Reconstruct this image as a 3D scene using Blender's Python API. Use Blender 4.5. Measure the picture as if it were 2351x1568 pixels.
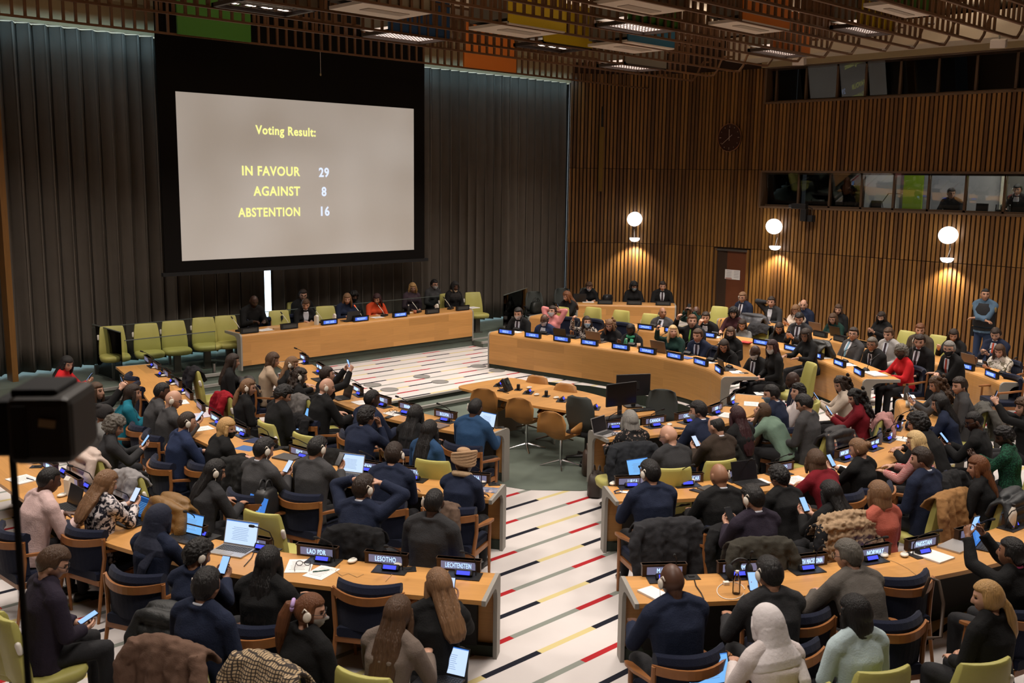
# Council chamber with a horseshoe of curved desks.  World: X runs along the curtain wall (to the right),
# Y runs into the room towards the curtain wall, Z up, metres.  The viewer stands on the rear gallery at (0, 0).
import bpy, bmesh, math, random
import numpy as np
from mathutils import Vector, Matrix, Euler, noise
random.seed(7)
for o in list(bpy.data.objects): bpy.data.objects.remove(o)
SC = bpy.context.scene; COL = SC.collection
PI = math.pi
def R(a): return math.radians(a)

# ---------------------------------------------------------------- camera, world, exposure
W, H, FPX, EYE = 2351, 1568, 2286.0, 4.1
def cam_axes(pitch=9.29, roll=0.8, yaw=44.0):
    p, y, r = R(pitch), R(yaw), R(roll)
    fw = Vector((math.sin(y)*math.cos(p), math.cos(y)*math.cos(p), -math.sin(p)))
    rt = Vector((math.cos(y), -math.sin(y), 0.0)); up = rt.cross(fw)
    return rt*math.cos(r)+up*math.sin(r), up*math.cos(r)-rt*math.sin(r), fw
RT, UP, FW = cam_axes()
EYEV = Vector((0, 0, EYE))
cam = bpy.data.cameras.new('camera'); camo = bpy.data.objects.new('camera', cam); COL.objects.link(camo)
cam.sensor_width = 36.0; cam.lens = 36.0*FPX/W; cam.clip_end = 200
camo.matrix_world = Matrix(((RT.x, UP.x, -FW.x, 0), (RT.y, UP.y, -FW.y, 0), (RT.z, UP.z, -FW.z, EYE), (0, 0, 0, 1)))
cam.dof.use_dof = True; cam.dof.focus_distance = 14.0; cam.dof.aperture_fstop = 4.0
SC.camera = camo
wd = bpy.data.worlds.new('world'); SC.world = wd; wd.use_nodes = True
wd.node_tree.nodes['Background'].inputs[0].default_value = (0.5, 0.55, 0.6, 1)
wd.node_tree.nodes['Background'].inputs[1].default_value = 0.02
SC.view_settings.view_transform = 'Standard'; SC.view_settings.look = 'None'
SC.view_settings.gamma = 1.0; SC.view_settings.use_curve_mapping = False
SC.view_settings.exposure = 0.30
SC.cycles.use_denoising = True
SC.cycles.max_bounces = 6; SC.cycles.diffuse_bounces = 3; SC.cycles.glossy_bounces = 3
SC.cycles.transmission_bounces = 4; SC.cycles.transparent_max_bounces = 10
SC.cycles.sample_clamp_indirect = 4.0; SC.cycles.caustics_reflective = False; SC.cycles.caustics_refractive = False

# survey helpers: where the sight line through a point of the photograph meets a known plane of the room
def ray(u, v): return RT*((u-W/2)/FPX) - UP*((v-H/2)/FPX) + FW
def at(u, v, z): d = ray(u, v); return EYEV + d*((z-EYE)/d.z)
def atX(u, v, X): d = ray(u, v); return EYEV + d*(X/d.x)
def atY(u, v, Y): d = ray(u, v); return EYEV + d*(Y/d.y)

# ---------------------------------------------------------------- lights: the ceiling fittings of the room, then added uplights
LIGHT_W = 1.0
def area(loc, sx, sy, power, color=(1.0, 0.90, 0.81), rot=(0, 0, 0), name='lamp', spread=R(125)):
    l = bpy.data.lights.new(name, 'AREA'); l.shape = 'RECTANGLE'; l.size = sx; l.size_y = sy
    l.energy = power*LIGHT_W; l.color = color; l.spread = spread
    o = bpy.data.objects.new(name, l); COL.objects.link(o); o.location = loc; o.rotation_euler = rot
    return o
LOUVRE_POWER, CURTAIN_FILL_POWER, WALL_LAMP_POWER, UPLIGHT_POWER = 95.0, 9.0, 55.0, 22.0
# fittings over the rear half of the room, above the top edge of the photograph
for x, y in ((2.5, 9.0), (5.5, 10.5), (2.5, 3.5), (6.0, 5.5), (9.5, 2.5), (9.0, 6.6), (13.0, 3.6), (17.0, 4.2), (19.0, 7.0), (19.0, 12.6), (5.5, 15.0), (1.0, 14.0)):
    area((x, y, 6.56), 1.3, 0.9, LOUVRE_POWER, name='ceiling_lamp')

# uplights without fittings, added to brighten the plaster over the rails
for x, y in ((4, 12), (9.5, 15.5), (10, 11), (15.5, 15.5), (16, 11), (20, 13.5), (10, 6.5), (15.5, 6.5), (20.6, 9), (4, 17)):
    area((x, y, 7.25), 2.2, 1.2, UPLIGHT_POWER, color=(1.0, 0.84, 0.68), rot=(PI, 0, 0), name='ceiling_fill', spread=R(160))

# ---------------------------------------------------------------- materials
MATS = {}
def _new(name):
    m = bpy.data.materials.new(name); m.use_nodes = True; nt = m.node_tree
    return m, nt, nt.nodes['Principled BSDF']
def mat(name, col, rough=0.6, metal=0.0, spec=0.4, emit=None, es=1.0, bump=0.0, bscale=60.0, var=0.0, vscale=8.0, sheen=0.0, coat=0.0):
    if name in MATS: return MATS[name]
    m, nt, b = _new(name)
    b.inputs['Base Color'].default_value = (*col, 1); b.inputs['Roughness'].default_value = rough
    b.inputs['Metallic'].default_value = metal; b.inputs['Specular IOR Level'].default_value = spec
    if sheen: b.inputs['Sheen Weight'].default_value = sheen
    if coat: b.inputs['Coat Weight'].default_value = coat
    if emit is not None:
        b.inputs['Emission Color'].default_value = (*emit, 1); b.inputs['Emission Strength'].default_value = es
    tc = None
    if var or bump:
        tc = nt.nodes.new('ShaderNodeTexCoord')
    if var:
        n = nt.nodes.new('ShaderNodeTexNoise'); n.inputs['Scale'].default_value = vscale; n.inputs['Detail'].default_value = 4
        nt.links.new(tc.outputs['Object'], n.inputs['Vector'])
        mx = nt.nodes.new('ShaderNodeMix'); mx.data_type = 'RGBA'
        mx.inputs['A'].default_value = (*[c*(1-var) for c in col], 1); mx.inputs['B'].default_value = (*[min(1, c*(1+var)) for c in col], 1)
        nt.links.new(n.outputs['Fac'], mx.inputs['Factor']); nt.links.new(mx.outputs['Result'], b.inputs['Base Color'])
    if bump:
        n = nt.nodes.new('ShaderNodeTexNoise'); n.inputs['Scale'].default_value = bscale; n.inputs['Detail'].default_value = 3
        nt.links.new(tc.outputs['Object'], n.inputs['Vector'])
        bp = nt.nodes.new('ShaderNodeBump'); bp.inputs['Strength'].default_value = bump; bp.inputs['Distance'].default_value = 0.01
        nt.links.new(n.outputs['Fac'], bp.inputs['Height']); nt.links.new(bp.outputs['Normal'], b.inputs['Normal'])
    MATS[name] = m
    return m
def emis(name, col, s):
    if name in MATS: return MATS[name]
    m = bpy.data.materials.new(name); m.use_nodes = True; nt = m.node_tree; nt.nodes.clear()
    e = nt.nodes.new('ShaderNodeEmission'); e.inputs[0].default_value = (*col, 1); e.inputs[1].default_value = s
    o = nt.nodes.new('ShaderNodeOutputMaterial'); nt.links.new(e.outputs[0], o.inputs[0]); MATS[name] = m
    return m
def srgb(*c):
    return tuple((x/255/12.92 if x/255 <= 0.04045 else ((x/255+0.055)/1.055)**2.4) for x in c)

def desk_wood(name, base, use_uv=True):
    """oak veneer in staggered sheets, on UVs measured in metres (u along the desk, v up the face)"""
    m, nt, b = _new(name); L = nt.links.new
    tc = nt.nodes.new('ShaderNodeTexCoord'); mp = nt.nodes.new('ShaderNodeMapping')
    L(tc.outputs['UV' if use_uv else 'Object'], mp.inputs['Vector'])
    br = nt.nodes.new('ShaderNodeTexBrick'); br.offset = 0.37
    br.inputs['Scale'].default_value = 1.0; br.inputs['Mortar Size'].default_value = 0.0
    br.inputs['Brick Width'].default_value = 1.15; br.inputs['Row Height'].default_value = 0.16
    br.inputs['Color1'].default_value = (*[c*0.86 for c in base], 1); br.inputs['Color2'].default_value = (*[min(1, c*1.12) for c in base], 1)
    L(mp.outputs[0], br.inputs['Vector'])
    mp2 = nt.nodes.new('ShaderNodeMapping'); mp2.inputs['Scale'].default_value = (1.5, 34, 34)
    L(tc.outputs['UV' if use_uv else 'Object'], mp2.inputs['Vector'])
    n = nt.nodes.new('ShaderNodeTexNoise'); n.inputs['Scale'].default_value = 1.6; n.inputs['Detail'].default_value = 5
    L(mp2.outputs[0], n.inputs['Vector'])
    cr = nt.nodes.new('ShaderNodeMapRange'); cr.inputs['To Min'].default_value = 0.78; cr.inputs['To Max'].default_value = 1.18
    L(n.outputs['Fac'], cr.inputs['Value'])
    mx = nt.nodes.new('ShaderNodeMix'); mx.data_type = 'RGBA'; mx.blend_type = 'MULTIPLY'; mx.inputs['Factor'].default_value = 1
    L(br.outputs['Color'], mx.inputs['A']); L(cr.outputs[0], mx.inputs['B']); L(mx.outputs['Result'], b.inputs['Base Color'])
    b.inputs['Roughness'].default_value = 0.38; b.inputs['Specular IOR Level'].default_value = 0.35
    MATS[name] = m
    return m
OAK = desk_wood('oak_veneer', (0.49, 0.245, 0.075))
OAKO = desk_wood('oak_table', (0.49, 0.245, 0.075), False)

def slat_mat():
    """walnut battens: every batten has a tone of its own"""
    m, nt, b = _new('walnut_battens'); L = nt.links.new
    g = nt.nodes.new('ShaderNodeNewGeometry'); cr = nt.nodes.new('ShaderNodeValToRGB')
    cr.color_ramp.elements[0].color = (0.100, 0.040, 0.008, 1); cr.color_ramp.elements[1].color = (0.255, 0.118, 0.024, 1)
    L(g.outputs['Random Per Island'], cr.inputs[0])
    tc = nt.nodes.new('ShaderNodeTexCoord'); mp = nt.nodes.new('ShaderNodeMapping'); mp.inputs['Scale'].default_value = (20, 20, 1.2)
    L(tc.outputs['Object'], mp.inputs['Vector'])
    n = nt.nodes.new('ShaderNodeTexNoise'); n.inputs['Scale'].default_value = 2; L(mp.outputs[0], n.inputs['Vector'])
    mr = nt.nodes.new('ShaderNodeMapRange'); mr.inputs['To Min'].default_value = 0.7; mr.inputs['To Max'].default_value = 1.25
    L(n.outputs['Fac'], mr.inputs['Value'])
    mx = nt.nodes.new('ShaderNodeMix'); mx.data_type = 'RGBA'; mx.blend_type = 'MULTIPLY'; mx.inputs['Factor'].default_value = 1
    L(cr.outputs[0], mx.inputs['A']); L(mr.outputs[0], mx.inputs['B']); L(mx.outputs['Result'], b.inputs['Base Color'])
    b.inputs['Roughness'].default_value = 0.5
    return m
SLAT = slat_mat()

def carpet_mat():
    """pale carpet woven with bars along X: black and straw rows alternate with red and grey rows"""
    m, nt, b = _new('striped_carpet'); L = nt.links.new
    def math_(op, a, bb=None, c=None):
        n = nt.nodes.new('ShaderNodeMath'); n.operation = op
        for i, x in enumerate((a, bb, c)):
            if x is None: continue
            if isinstance(x, (int, float)): n.inputs[i].default_value = x
            else: L(x, n.inputs[i])
        return n.outputs[0]
    geo = nt.nodes.new('ShaderNodeNewGeometry'); sp = nt.nodes.new('ShaderNodeSeparateXYZ'); L(geo.outputs['Position'], sp.inputs[0])
    X, Y = sp.outputs['X'], sp.outputs['Y']
    nz = nt.nodes.new('ShaderNodeTexNoise'); nz.inputs['Scale'].default_value = 1.1; nz.inputs['Detail'].default_value = 6
    L(geo.outputs['Position'], nz.inputs['Vector'])
    base = nt.nodes.new('ShaderNodeMix'); base.data_type = 'RGBA'
    base.inputs['A'].default_value = (0.46, 0.425, 0.415, 1); base.inputs['B'].default_value = (0.60, 0.565, 0.55, 1); L(nz.outputs['Fac'], base.inputs['Factor'])
    cur = base.outputs['Result']
    for y0, x0, c1, c2, k1 in ((5.70, 5.89, (0.012, 0.013, 0.02), (0.50, 0.42, 0.20), 0.48), (6.07, 5.91, (0.32, 0.018, 0.022), (0.20, 0.215, 0.19), 0.36)):
        t = math_('DIVIDE', math_('SUBTRACT', Y, y0), 0.742)
        k = math_('ROUND', t)
        near = math_('LESS_THAN', math_('ABSOLUTE', math_('SUBTRACT', t, k)), 0.044)
        u = math_('DIVIDE', math_('SUBTRACT', X, math_('MULTIPLY_ADD', k, 0.745, x0)), 1.38)
        fr = math_('FRACT', u)
        first = math_('GREATER_THAN', fr, 1-k1)
        c = nt.nodes.new('ShaderNodeMix'); c.data_type = 'RGBA'; c.inputs['A'].default_value = (*c2, 1); c.inputs['B'].default_value = (*c1, 1); L(first, c.inputs['Factor'])
        mx = nt.nodes.new('ShaderNodeMix'); mx.data_type = 'RGBA'; L(near, mx.inputs['Factor']); L(cur, mx.inputs['A']); L(c.outputs['Result'], mx.inputs['B'])
        cur = mx.outputs['Result']
    L(cur, b.inputs['Base Color']); b.inputs['Roughness'].default_value = 0.95; b.inputs['Specular IOR Level'].default_value = 0.1
    fz = nt.nodes.new('ShaderNodeTexNoise'); fz.inputs['Scale'].default_value = 160
    L(geo.outputs['Position'], fz.inputs['Vector'])
    bp = nt.nodes.new('ShaderNodeBump'); bp.inputs['Strength'].default_value = 0.3; bp.inputs['Distance'].default_value = 0.004
    L(fz.outputs['Fac'], bp.inputs['Height']); L(bp.outputs['Normal'], b.inputs['Normal'])
    MATS['striped_carpet'] = m
    return m
CARPET = carpet_mat()
GREENCARPET = mat('green_grey_carpet', (0.105, 0.125, 0.105), 0.95, spec=0.1, var=0.28, vscale=1.7, bump=0.25, bscale=160)
PLINTH = mat('dark_green_plinth', (0.040, 0.048, 0.038), 0.9, spec=0.1, var=0.2, vscale=4)
NOSING = mat('pale_step_nosing', (0.28, 0.27, 0.25), 0.8)
GREYEND = mat('grey_desk_end', (0.25, 0.235, 0.21), 0.55, var=0.08, vscale=6)
DESKSHADE = mat('dark_desk_shade', (0.012, 0.011, 0.010), 0.8)
BLACK = mat('black_plastic', (0.010, 0.010, 0.011), 0.42)
BLACKM = mat('black_matt', (0.009, 0.009, 0.010), 0.85)
DARKWOOD = mat('dark_brown_rail', (0.125, 0.058, 0.024), 0.5, var=0.25, vscale=10)
PLATEWOOD = mat('dark_plate_frame', (0.050, 0.026, 0.014), 0.45, var=0.2, vscale=14)
CREAM = mat('cream_plaster', (0.50, 0.43, 0.33), 0.85)
BEIGE = mat('beige_enamel', (0.20, 0.165, 0.115), 0.6)
GREYP = mat('grey_enamel', (0.155, 0.145, 0.12), 0.6)
WHITEP = mat('white_enamel', (0.62, 0.56, 0.49), 0.55)
CURTAIN = mat('grey_brown_curtain', (0.135, 0.116, 0.098), 0.95, spec=0.1, bump=0.3, bscale=220, var=0.12, vscale=3)
SCREENBLACK = mat('black_screen_cloth', (0.009, 0.008, 0.0075), 0.95, spec=0.05)
CHROME = mat('chrome', (0.6, 0.6, 0.62), 0.18, 1.0)
STEEL = mat('brushed_steel', (0.35, 0.34, 0.33), 0.35, 1.0)
PEDESTAL = mat('bronze_pedestal', (0.11, 0.10, 0.088), 0.4, 0.5)
NAVY = mat('navy_wool', (0.0085, 0.0115, 0.027), 0.92, spec=0.15, bump=0.4, bscale=150, sheen=0.08)
LIME = mat('yellow_green_leather', (0.36, 0.335, 0.095), 0.5, spec=0.35, bump=0.12, bscale=120, var=0.07, vscale=5)
TEAK = mat('teak', (0.25, 0.098, 0.030), 0.4, var=0.25, vscale=12)
SHELLWOOD = mat('moulded_ply', (0.40, 0.19, 0.055), 0.4, var=0.12, vscale=7)
PAPER = mat('white_paper', (0.68, 0.66, 0.64), 0.8)
WHITEPL = mat('white_plastic', (0.66, 0.62, 0.55), 0.45)
def glass(name, tint, gloss, refl=1.0, ior=1.5):
    m = bpy.data.materials.new(name); m.use_nodes = True; nt = m.node_tree; nt.nodes.clear(); L = nt.links.new
    tr = nt.nodes.new('ShaderNodeBsdfTransparent'); tr.inputs[0].default_value = (*tint, 1)
    gl = nt.nodes.new('ShaderNodeBsdfGlossy'); gl.inputs['Roughness'].default_value = gloss; gl.inputs[0].default_value = (refl, refl, refl, 1)
    fr = nt.nodes.new('ShaderNodeFresnel'); fr.inputs[0].default_value = ior
    mx = nt.nodes.new('ShaderNodeMixShader'); o = nt.nodes.new('ShaderNodeOutputMaterial')
    L(fr.outputs[0], mx.inputs[0]); L(tr.outputs[0], mx.inputs[1]); L(gl.outputs[0], mx.inputs[2]); L(mx.outputs[0], o.inputs[0])
    return m
GLASS = glass('window_glass', (0.82, 0.84, 0.84), 0.0)
RAILGLASS = glass('balustrade_glass', (0.90, 0.94, 0.93), 0.02, 1.0, 1.18)
BLUELCD = emis('blue_display', (0.075, 0.09, 1.0), 1.1)
PLATELCD = mat('name_display', (0.03, 0.03, 0.05), 0.3, emit=(0.20, 0.19, 0.30), es=0.62)
PLATELCDB = mat('name_display_blue', (0.02, 0.03, 0.08), 0.3, emit=(0.055, 0.13, 0.62), es=1.0)
PLATEOFF = mat('name_display_off', (0.045, 0.045, 0.043), 0.35)
PLATETEXT = emis('plate_letters', (0.42, 0.62, 1.0), 1.5)
PLATETEXTB = emis('plate_letters_far', (0.45, 0.66, 1.0), 1.0)

# ---------------------------------------------------------------- mesh helpers
class MB:
    """collects closed shells and links them as one mesh object"""
    def __init__(s): s.v = []; s.f = []; s.m = []; s.uv = None
    def add(s, vs, fs, mi=0):
        o = len(s.v); s.v += [tuple(v) for v in vs]; s.f += [tuple(i+o for i in f) for f in fs]; s.m += [mi]*len(fs); return s
    def box(s, c, d, rot=None, mi=0, taper=1.0):
        x, y, z = d[0]/2, d[1]/2, d[2]/2
        vs = [Vector((sx*x*(taper if sz > 0 else 1), sy*y*(taper if sz > 0 else 1), sz*z)) for sz in (-1, 1) for sx, sy in ((-1, -1), (1, -1), (1, 1), (-1, 1))]
        if rot is not None:
            q = rot if isinstance(rot, Matrix) else Euler(rot).to_matrix(); vs = [q @ v for v in vs]
        c = Vector(c)
        return s.add([v+c for v in vs], [(3, 2, 1, 0), (4, 5, 6, 7), (0, 1, 5, 4), (1, 2, 6, 5), (2, 3, 7, 6), (3, 0, 4, 7)], mi)
    def prism(s, poly, z0, z1, mi=0):
        n = len(poly)
        a = sum(poly[i][0]*poly[(i+1) % n][1]-poly[(i+1) % n][0]*poly[i][1] for i in range(n))
        if a < 0: poly = poly[::-1]
        vs = [(p[0], p[1], z0) for p in poly]+[(p[0], p[1], z1) for p in poly]
        fs = [tuple(range(n-1, -1, -1)), tuple(range(n, 2*n))]+[(i, (i+1) % n, n+(i+1) % n, n+i) for i in range(n)]
        return s.add(vs, fs, mi)
    def loft(s, rings, mi=0, caps=True, closed=True):
        n = len(rings[0]); vs = [p for r in rings for p in r]; fs = []
        for k in range(len(rings)-1):
            for i in range(n if closed else n-1):
                j = (i+1) % n; fs.append((k*n+i, k*n+j, (k+1)*n+j, (k+1)*n+i))
        if caps:
            fs.append(tuple(range(n-1, -1, -1))); fs.append(tuple((len(rings)-1)*n+i for i in range(n)))
        return s.add(vs, fs, mi)
    def tube(s, pts, rs, n=8, mi=0, up=(0, 0, 1), flat=1.0):
        pts = [Vector(p) for p in pts]
        if isinstance(rs, (int, float)): rs = [rs]*len(pts)
        rings = []; u = Vector(up)
        for k, p in enumerate(pts):
            t = (pts[min(k+1, len(pts)-1)]-pts[max(k-1, 0)]).normalized()
            if abs(t.dot(u)) > 0.95: u = Vector((1, 0, 0)) if abs(t.x) < 0.9 else Vector((0, 1, 0))
            a = t.cross(u).normalized(); bb = a.cross(t).normalized(); u = bb
            rings.append([p+a*(math.cos(2*PI*i/n)*rs[k])+bb*(math.sin(2*PI*i/n)*rs[k]*flat) for i in range(n)])
        return s.loft([r[::-1] for r in rings], mi)
    def capsule(s, a, b, ra, rb, n=10, mi=0):
        a, b = Vector(a), Vector(b); t = (b-a).normalized()
        return s.tube([a-t*ra*0.92, a-t*ra*0.6, a, b, b+t*rb*0.6, b+t*rb*0.92], [ra*0.35, ra*0.8, ra, rb, rb*0.8, rb*0.35], n, mi)
    def ell(s, c, r, nu=16, nv=10, rot=None, mi=0):
        c = Vector(c); q = None if rot is None else (rot if isinstance(rot, Matrix) else Euler(rot).to_matrix()); vs = []
        def P(v): v = Vector(v); v = q @ v if q else v; return v+c
        vs.append(P((0, 0, -r[2])))
        for k in range(1, nv):
            th = -PI/2+PI*k/nv
            for i in range(nu): a = 2*PI*i/nu; vs.append(P((r[0]*math.cos(th)*math.cos(a), r[1]*math.cos(th)*math.sin(a), r[2]*math.sin(th))))
        vs.append(P((0, 0, r[2]))); fs = []
        for i in range(nu): fs.append((0, 1+(i+1) % nu, 1+i))
        for k in range(nv-2):
            for i in range(nu): j = (i+1) % nu; fs.append((1+k*nu+i, 1+k*nu+j, 1+(k+1)*nu+j, 1+(k+1)*nu+i))
        t = len(vs)-1
        for i in range(nu): fs.append((t, 1+(nv-2)*nu+i, 1+(nv-2)*nu+(i+1) % nu))
        return s.add(vs, fs, mi)
    def mesh(s, name, mats, smooth=False):
        me = bpy.data.meshes.new(name); me.from_pydata(s.v, [], s.f)
        for m in (mats if isinstance(mats, (list, tuple)) else [mats]): me.materials.append(m)
        if any(s.m): me.polygons.foreach_set('material_index', s.m)
        if smooth: me.polygons.foreach_set('use_smooth', [True]*len(s.f))
        me.update(); return me
    def build(s, name, mats, parent=None, smooth=False, bevel=0.0, loc=None, rz=None):
        return link(name, s.mesh(name, mats, smooth), parent, bevel, loc, rz)
def link(name, me, parent=None, bevel=0.0, loc=None, rz=None):
    o = bpy.data.objects.new(name, me); COL.objects.link(o)
    if parent: o.parent = parent
    if loc is not None: o.location = loc
    if rz is not None: o.rotation_euler = (0, 0, rz)
    if bevel:
        b = o.modifiers.new('bevel', 'BEVEL'); b.width = bevel; b.segments = 2; b.limit_method = 'ANGLE'; b.angle_limit = R(40)
    return o
def tag(o, label, cat, group=None, kind=None):
    if label: o['label'] = label
    if cat: o['category'] = cat
    if group: o['group'] = group
    if kind: o['kind'] = kind
    return o
def thing(name, label, cat, loc=(0, 0, 0), rz=0, group=None):
    o = bpy.data.objects.new(name, None); COL.objects.link(o); o.empty_display_size = 0.1
    o.location = loc; o.rotation_euler = (0, 0, rz); return tag(o, label, cat, group)
def struct(o): o['kind'] = 'structure'; return o
def dup(root, loc, rz, label, group=None):
    """a copy of a thing with copies of its parts and sub-parts"""
    r = root.copy(); COL.objects.link(r); r.location = loc; r.rotation_euler = (0, 0, rz); r['label'] = label
    if group: r['group'] = group
    for ch in list(root.children):
        c = ch.copy(); COL.objects.link(c); c.parent = r
        for g in list(ch.children):
            d = g.copy(); COL.objects.link(d); d.parent = c
    return r
def spline(pts, step=0.12):
    P = [Vector((p[0], p[1])) for p in pts]; out = []
    for i in range(len(P)-1):
        p0, p1, p2, p3 = P[max(i-1, 0)], P[i], P[i+1], P[min(i+2, len(P)-1)]
        n = max(2, int((p2-p1).length/step))
        for k in range(n):
            t = k/n
            out.append(0.5*((2*p1)+(p2-p0)*t+(2*p0-5*p1+4*p2-p3)*t*t+(3*p1-p0-3*p2+p3)*t**3))
    out.append(P[-1]); return out
def normals(pl, side):
    out = []
    for i in range(len(pl)):
        t = (pl[min(i+1, len(pl)-1)]-pl[max(i-1, 0)]).normalized(); out.append(Vector((-t.y, t.x))*side)
    return out
# ================================================================ THE ROOM
STAGE_Z, POD_Z, CURT_Y, WALL_X, CEIL_Z, RAIL_Z = 0.20, 0.35, 19.4, 23.08, 7.9, 6.6
o = MB().box((10.5, 8.5, -0.1), (28, 24, 0.2)).build('floor', CARPET); struct(o)
STAGE = [(9.42, 13.78), (13.30, 13.78), (13.62, 13.4), (14.05, 12.4), (14.2, 11.2), (14.12, 10.3), (13.9, 9.65), (13.46, 9.08), (14.1, 8.65), (15.1, 7.42), (15.78, 7.05), (16.6, 5.8), (17.4, 5.45), (23.08, 2.4), (23.08, 15.5), (22.8, 17.2), (22.1, 18.3), (20.9, 19.5), (10.2, 19.5), (10.2, 17.3), (10.0, 16.2), (9.9, 15.6), (9.72, 14.8)]
o = MB().prism(STAGE, 0.0, STAGE_Z).build('floor_stage', CARPET); struct(o)
PIT = [(9.05, 9.05), (9.55, 8.55), (10.3, 8.1), (12.2, 7.9), (13.46, 8.6), (13.46, 9.06), (13.9, 9.63), (14.1, 10.3), (14.18, 11.2), (14.03, 12.4), (13.6, 13.38), (13.3, 13.76), (9.42, 13.76), (9.3, 13.4), (8.8, 12.0), (8.55, 11.2), (8.6, 10.3)]
o = MB().prism(PIT, -0.02, 0.006).build('floor_pit', GREENCARPET); struct(o)
# green riser round the stage with pale nosings, and two treads down into the pit
m = MB()
for a, b in zip(STAGE[:12], STAGE[1:13]):
    d = (Vector(b)-Vector(a)); L_ = d.length; mid = (Vector(a)+Vector(b))/2
    m.box((mid.x, mid.y, STAGE_Z/2+0.003), (L_+0.01, 0.03, STAGE_Z), (0, 0, math.atan2(d.y, d.x)))
struct(m.build('trim_stage_riser', PLINTH))
m = MB(); m.box((11.36, 13.60, 0.05), (3.9, 0.32, 0.10)); struct(m.build('floor_step', GREENCARPET))
m = MB(); m.box((11.36, 13.455, 0.085), (3.9, 0.05, 0.05)).box((11.36, 13.765, 0.19), (3.92, 0.05, 0.035)); struct(m.build('trim_step_nosing', NOSING))
# podium platform in green carpet, with steps along its front and at its right end
m = MB(); m.prism([(6.2, 17.3), (15.42, 17.3), (16.6, 17.3), (16.6, 18.2), (20.9, 18.6), (20.9, 19.9), (4.5, 19.9), (4.5, 18.4), (6.2, 18.4)], 0.0, POD_Z)
struct(m.build('floor_podium', GREENCARPET))
m = MB(); m.box((7.7, 17.12, 0.115), (3.0, 0.36, 0.23)); m.box((7.7, 16.8, 0.06), (3.0, 0.3, 0.12))
m.box((16.0, 17.12, 0.265), (1.15, 0.36, 0.13)); struct(m.build('floor_podium_steps', GREENCARPET))
m = MB()
for y, z, x0, x1 in ((17.31, 0.335, 6.2, 9.2), (16.96, 0.215, 6.2, 9.2), (16.67, 0.105, 6.2, 9.2), (17.31, 0.335, 15.4, 16.6), (16.96, 0.315, 15.4, 16.6)):
    m.box(((x0+x1)/2, y, z), (x1-x0, 0.05, 0.05))
struct(m.build('trim_podium_nosing', NOSING))

# ceiling, back wall with the window glow behind the curtains, unseen walls
o = MB().box((10.5, 8.5, CEIL_Z+0.1), (28, 24, 0.2)).build('ceiling', CREAM); struct(o)
SKYGLOW = emis('daylight', (0.62, 0.83, 1.0), 3.5)
o = MB().box((12.5, 20.42, 4), (28, 0.1, 8)).build('wall_back', mat('dark_plaster', (0.05, 0.05, 0.05), 0.9)); struct(o)
o = MB().box((12.9, 20.3, 3.6), (16.6, 0.04, 6.4)).build('window_3', SKYGLOW); struct(o)
o = MB().box((-3.3, 8.5, 4), (0.2, 24, 8)).build('wall_left', mat('brown_wall', (0.16, 0.085, 0.035), 0.6)); struct(o)
o = MB().box((10.5, -3.3, 4), (28, 0.2, 8)).build('wall_rear', mat('brown_wall', (0.16, 0.085, 0.035), 0.6)); struct(o)
# cornice above the curtain head
m = MB(); m.box((12.4, 19.62, 7.05), (17.4, 0.55, 0.62)); m.box((12.4, 19.2, 7.55), (17.4, 1.3, 0.5)); struct(m.build('trim_curtain_cornice', mat('ochre_plaster', (0.34, 0.27, 0.155), 0.85)))
struct(MB().box((5.80, 19.05, 3.6), (0.1, 0.3, 7.2)).build('trim_wood_post', SLAT))

# curtains in soft pleats; a slit between the two lets daylight through
def curtain(name, x0, x1, label, seed, per=0.285, ztop=6.72):
    rnd = random.Random(seed); vs = []; fs = []
    n = int((x1-x0)/0.022); zs = [POD_Z+0.055, 0.9, 2.0, 3.5, 5.0, 6.2, ztop]
    ph = 0; xs = []
    for i in range(n+1):
        x = x0+(x1-x0)*i/n
        ph = (x-x0)/per*2*PI + 0.55*noise.noise(Vector((x*0.9, seed, 0)))
        xs.append((x, ph, 0.125*(1+0.35*noise.noise(Vector((x*1.3, seed+5, 0))))))
    for z in zs:
        for x, p, a in xs:
            y = a*(math.sin(p)+0.22*math.sin(2*p+0.6)+0.22*math.sin(3*p)) + 0.02*math.sin(2.1*p+z*0.4)
            vs.append((x+0.035*math.sin(2*p), CURT_Y+y*(0.8+0.2*(z < 6)), z))
    w = n+1
    for k in range(len(zs)-1):
        for i in range(n): fs.append((k*w+i, k*w+i+1, (k+1)*w+i+1, (k+1)*w+i))
    mb = MB(); mb.add(vs, fs); o = mb.build(name, CURTAIN, smooth=True)
    s = o.modifiers.new('cloth', 'SOLIDIFY'); s.thickness = 0.012; s.offset = 0
    tag(o, label, 'curtain'); return o
SLIT_L, SLIT_R = atY(609, 690, CURT_Y).x, atY(625, 690, CURT_Y).x
curtain('curtain', 4.6, SLIT_L, 'grey-brown pleated curtain left of the bright slit, behind the lime chairs', 3)
curtain('curtain', SLIT_R, 20.72, 'grey-brown pleated curtain right of the bright slit, reaching the slatted wood wall', 11, 0.30)
# strip lamps added before the curtain, imitating cool daylight over its head
for cx, w_ in ((6.8, 4.4), (18.0, 5.6)):
    area((cx, 18.95, 6.86), w_, 0.06, CURTAIN_FILL_POWER, color=(0.45, 0.78, 1.0), rot=(R(38), 0, 0), name='curtain_head_fill', spread=R(150))

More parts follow.
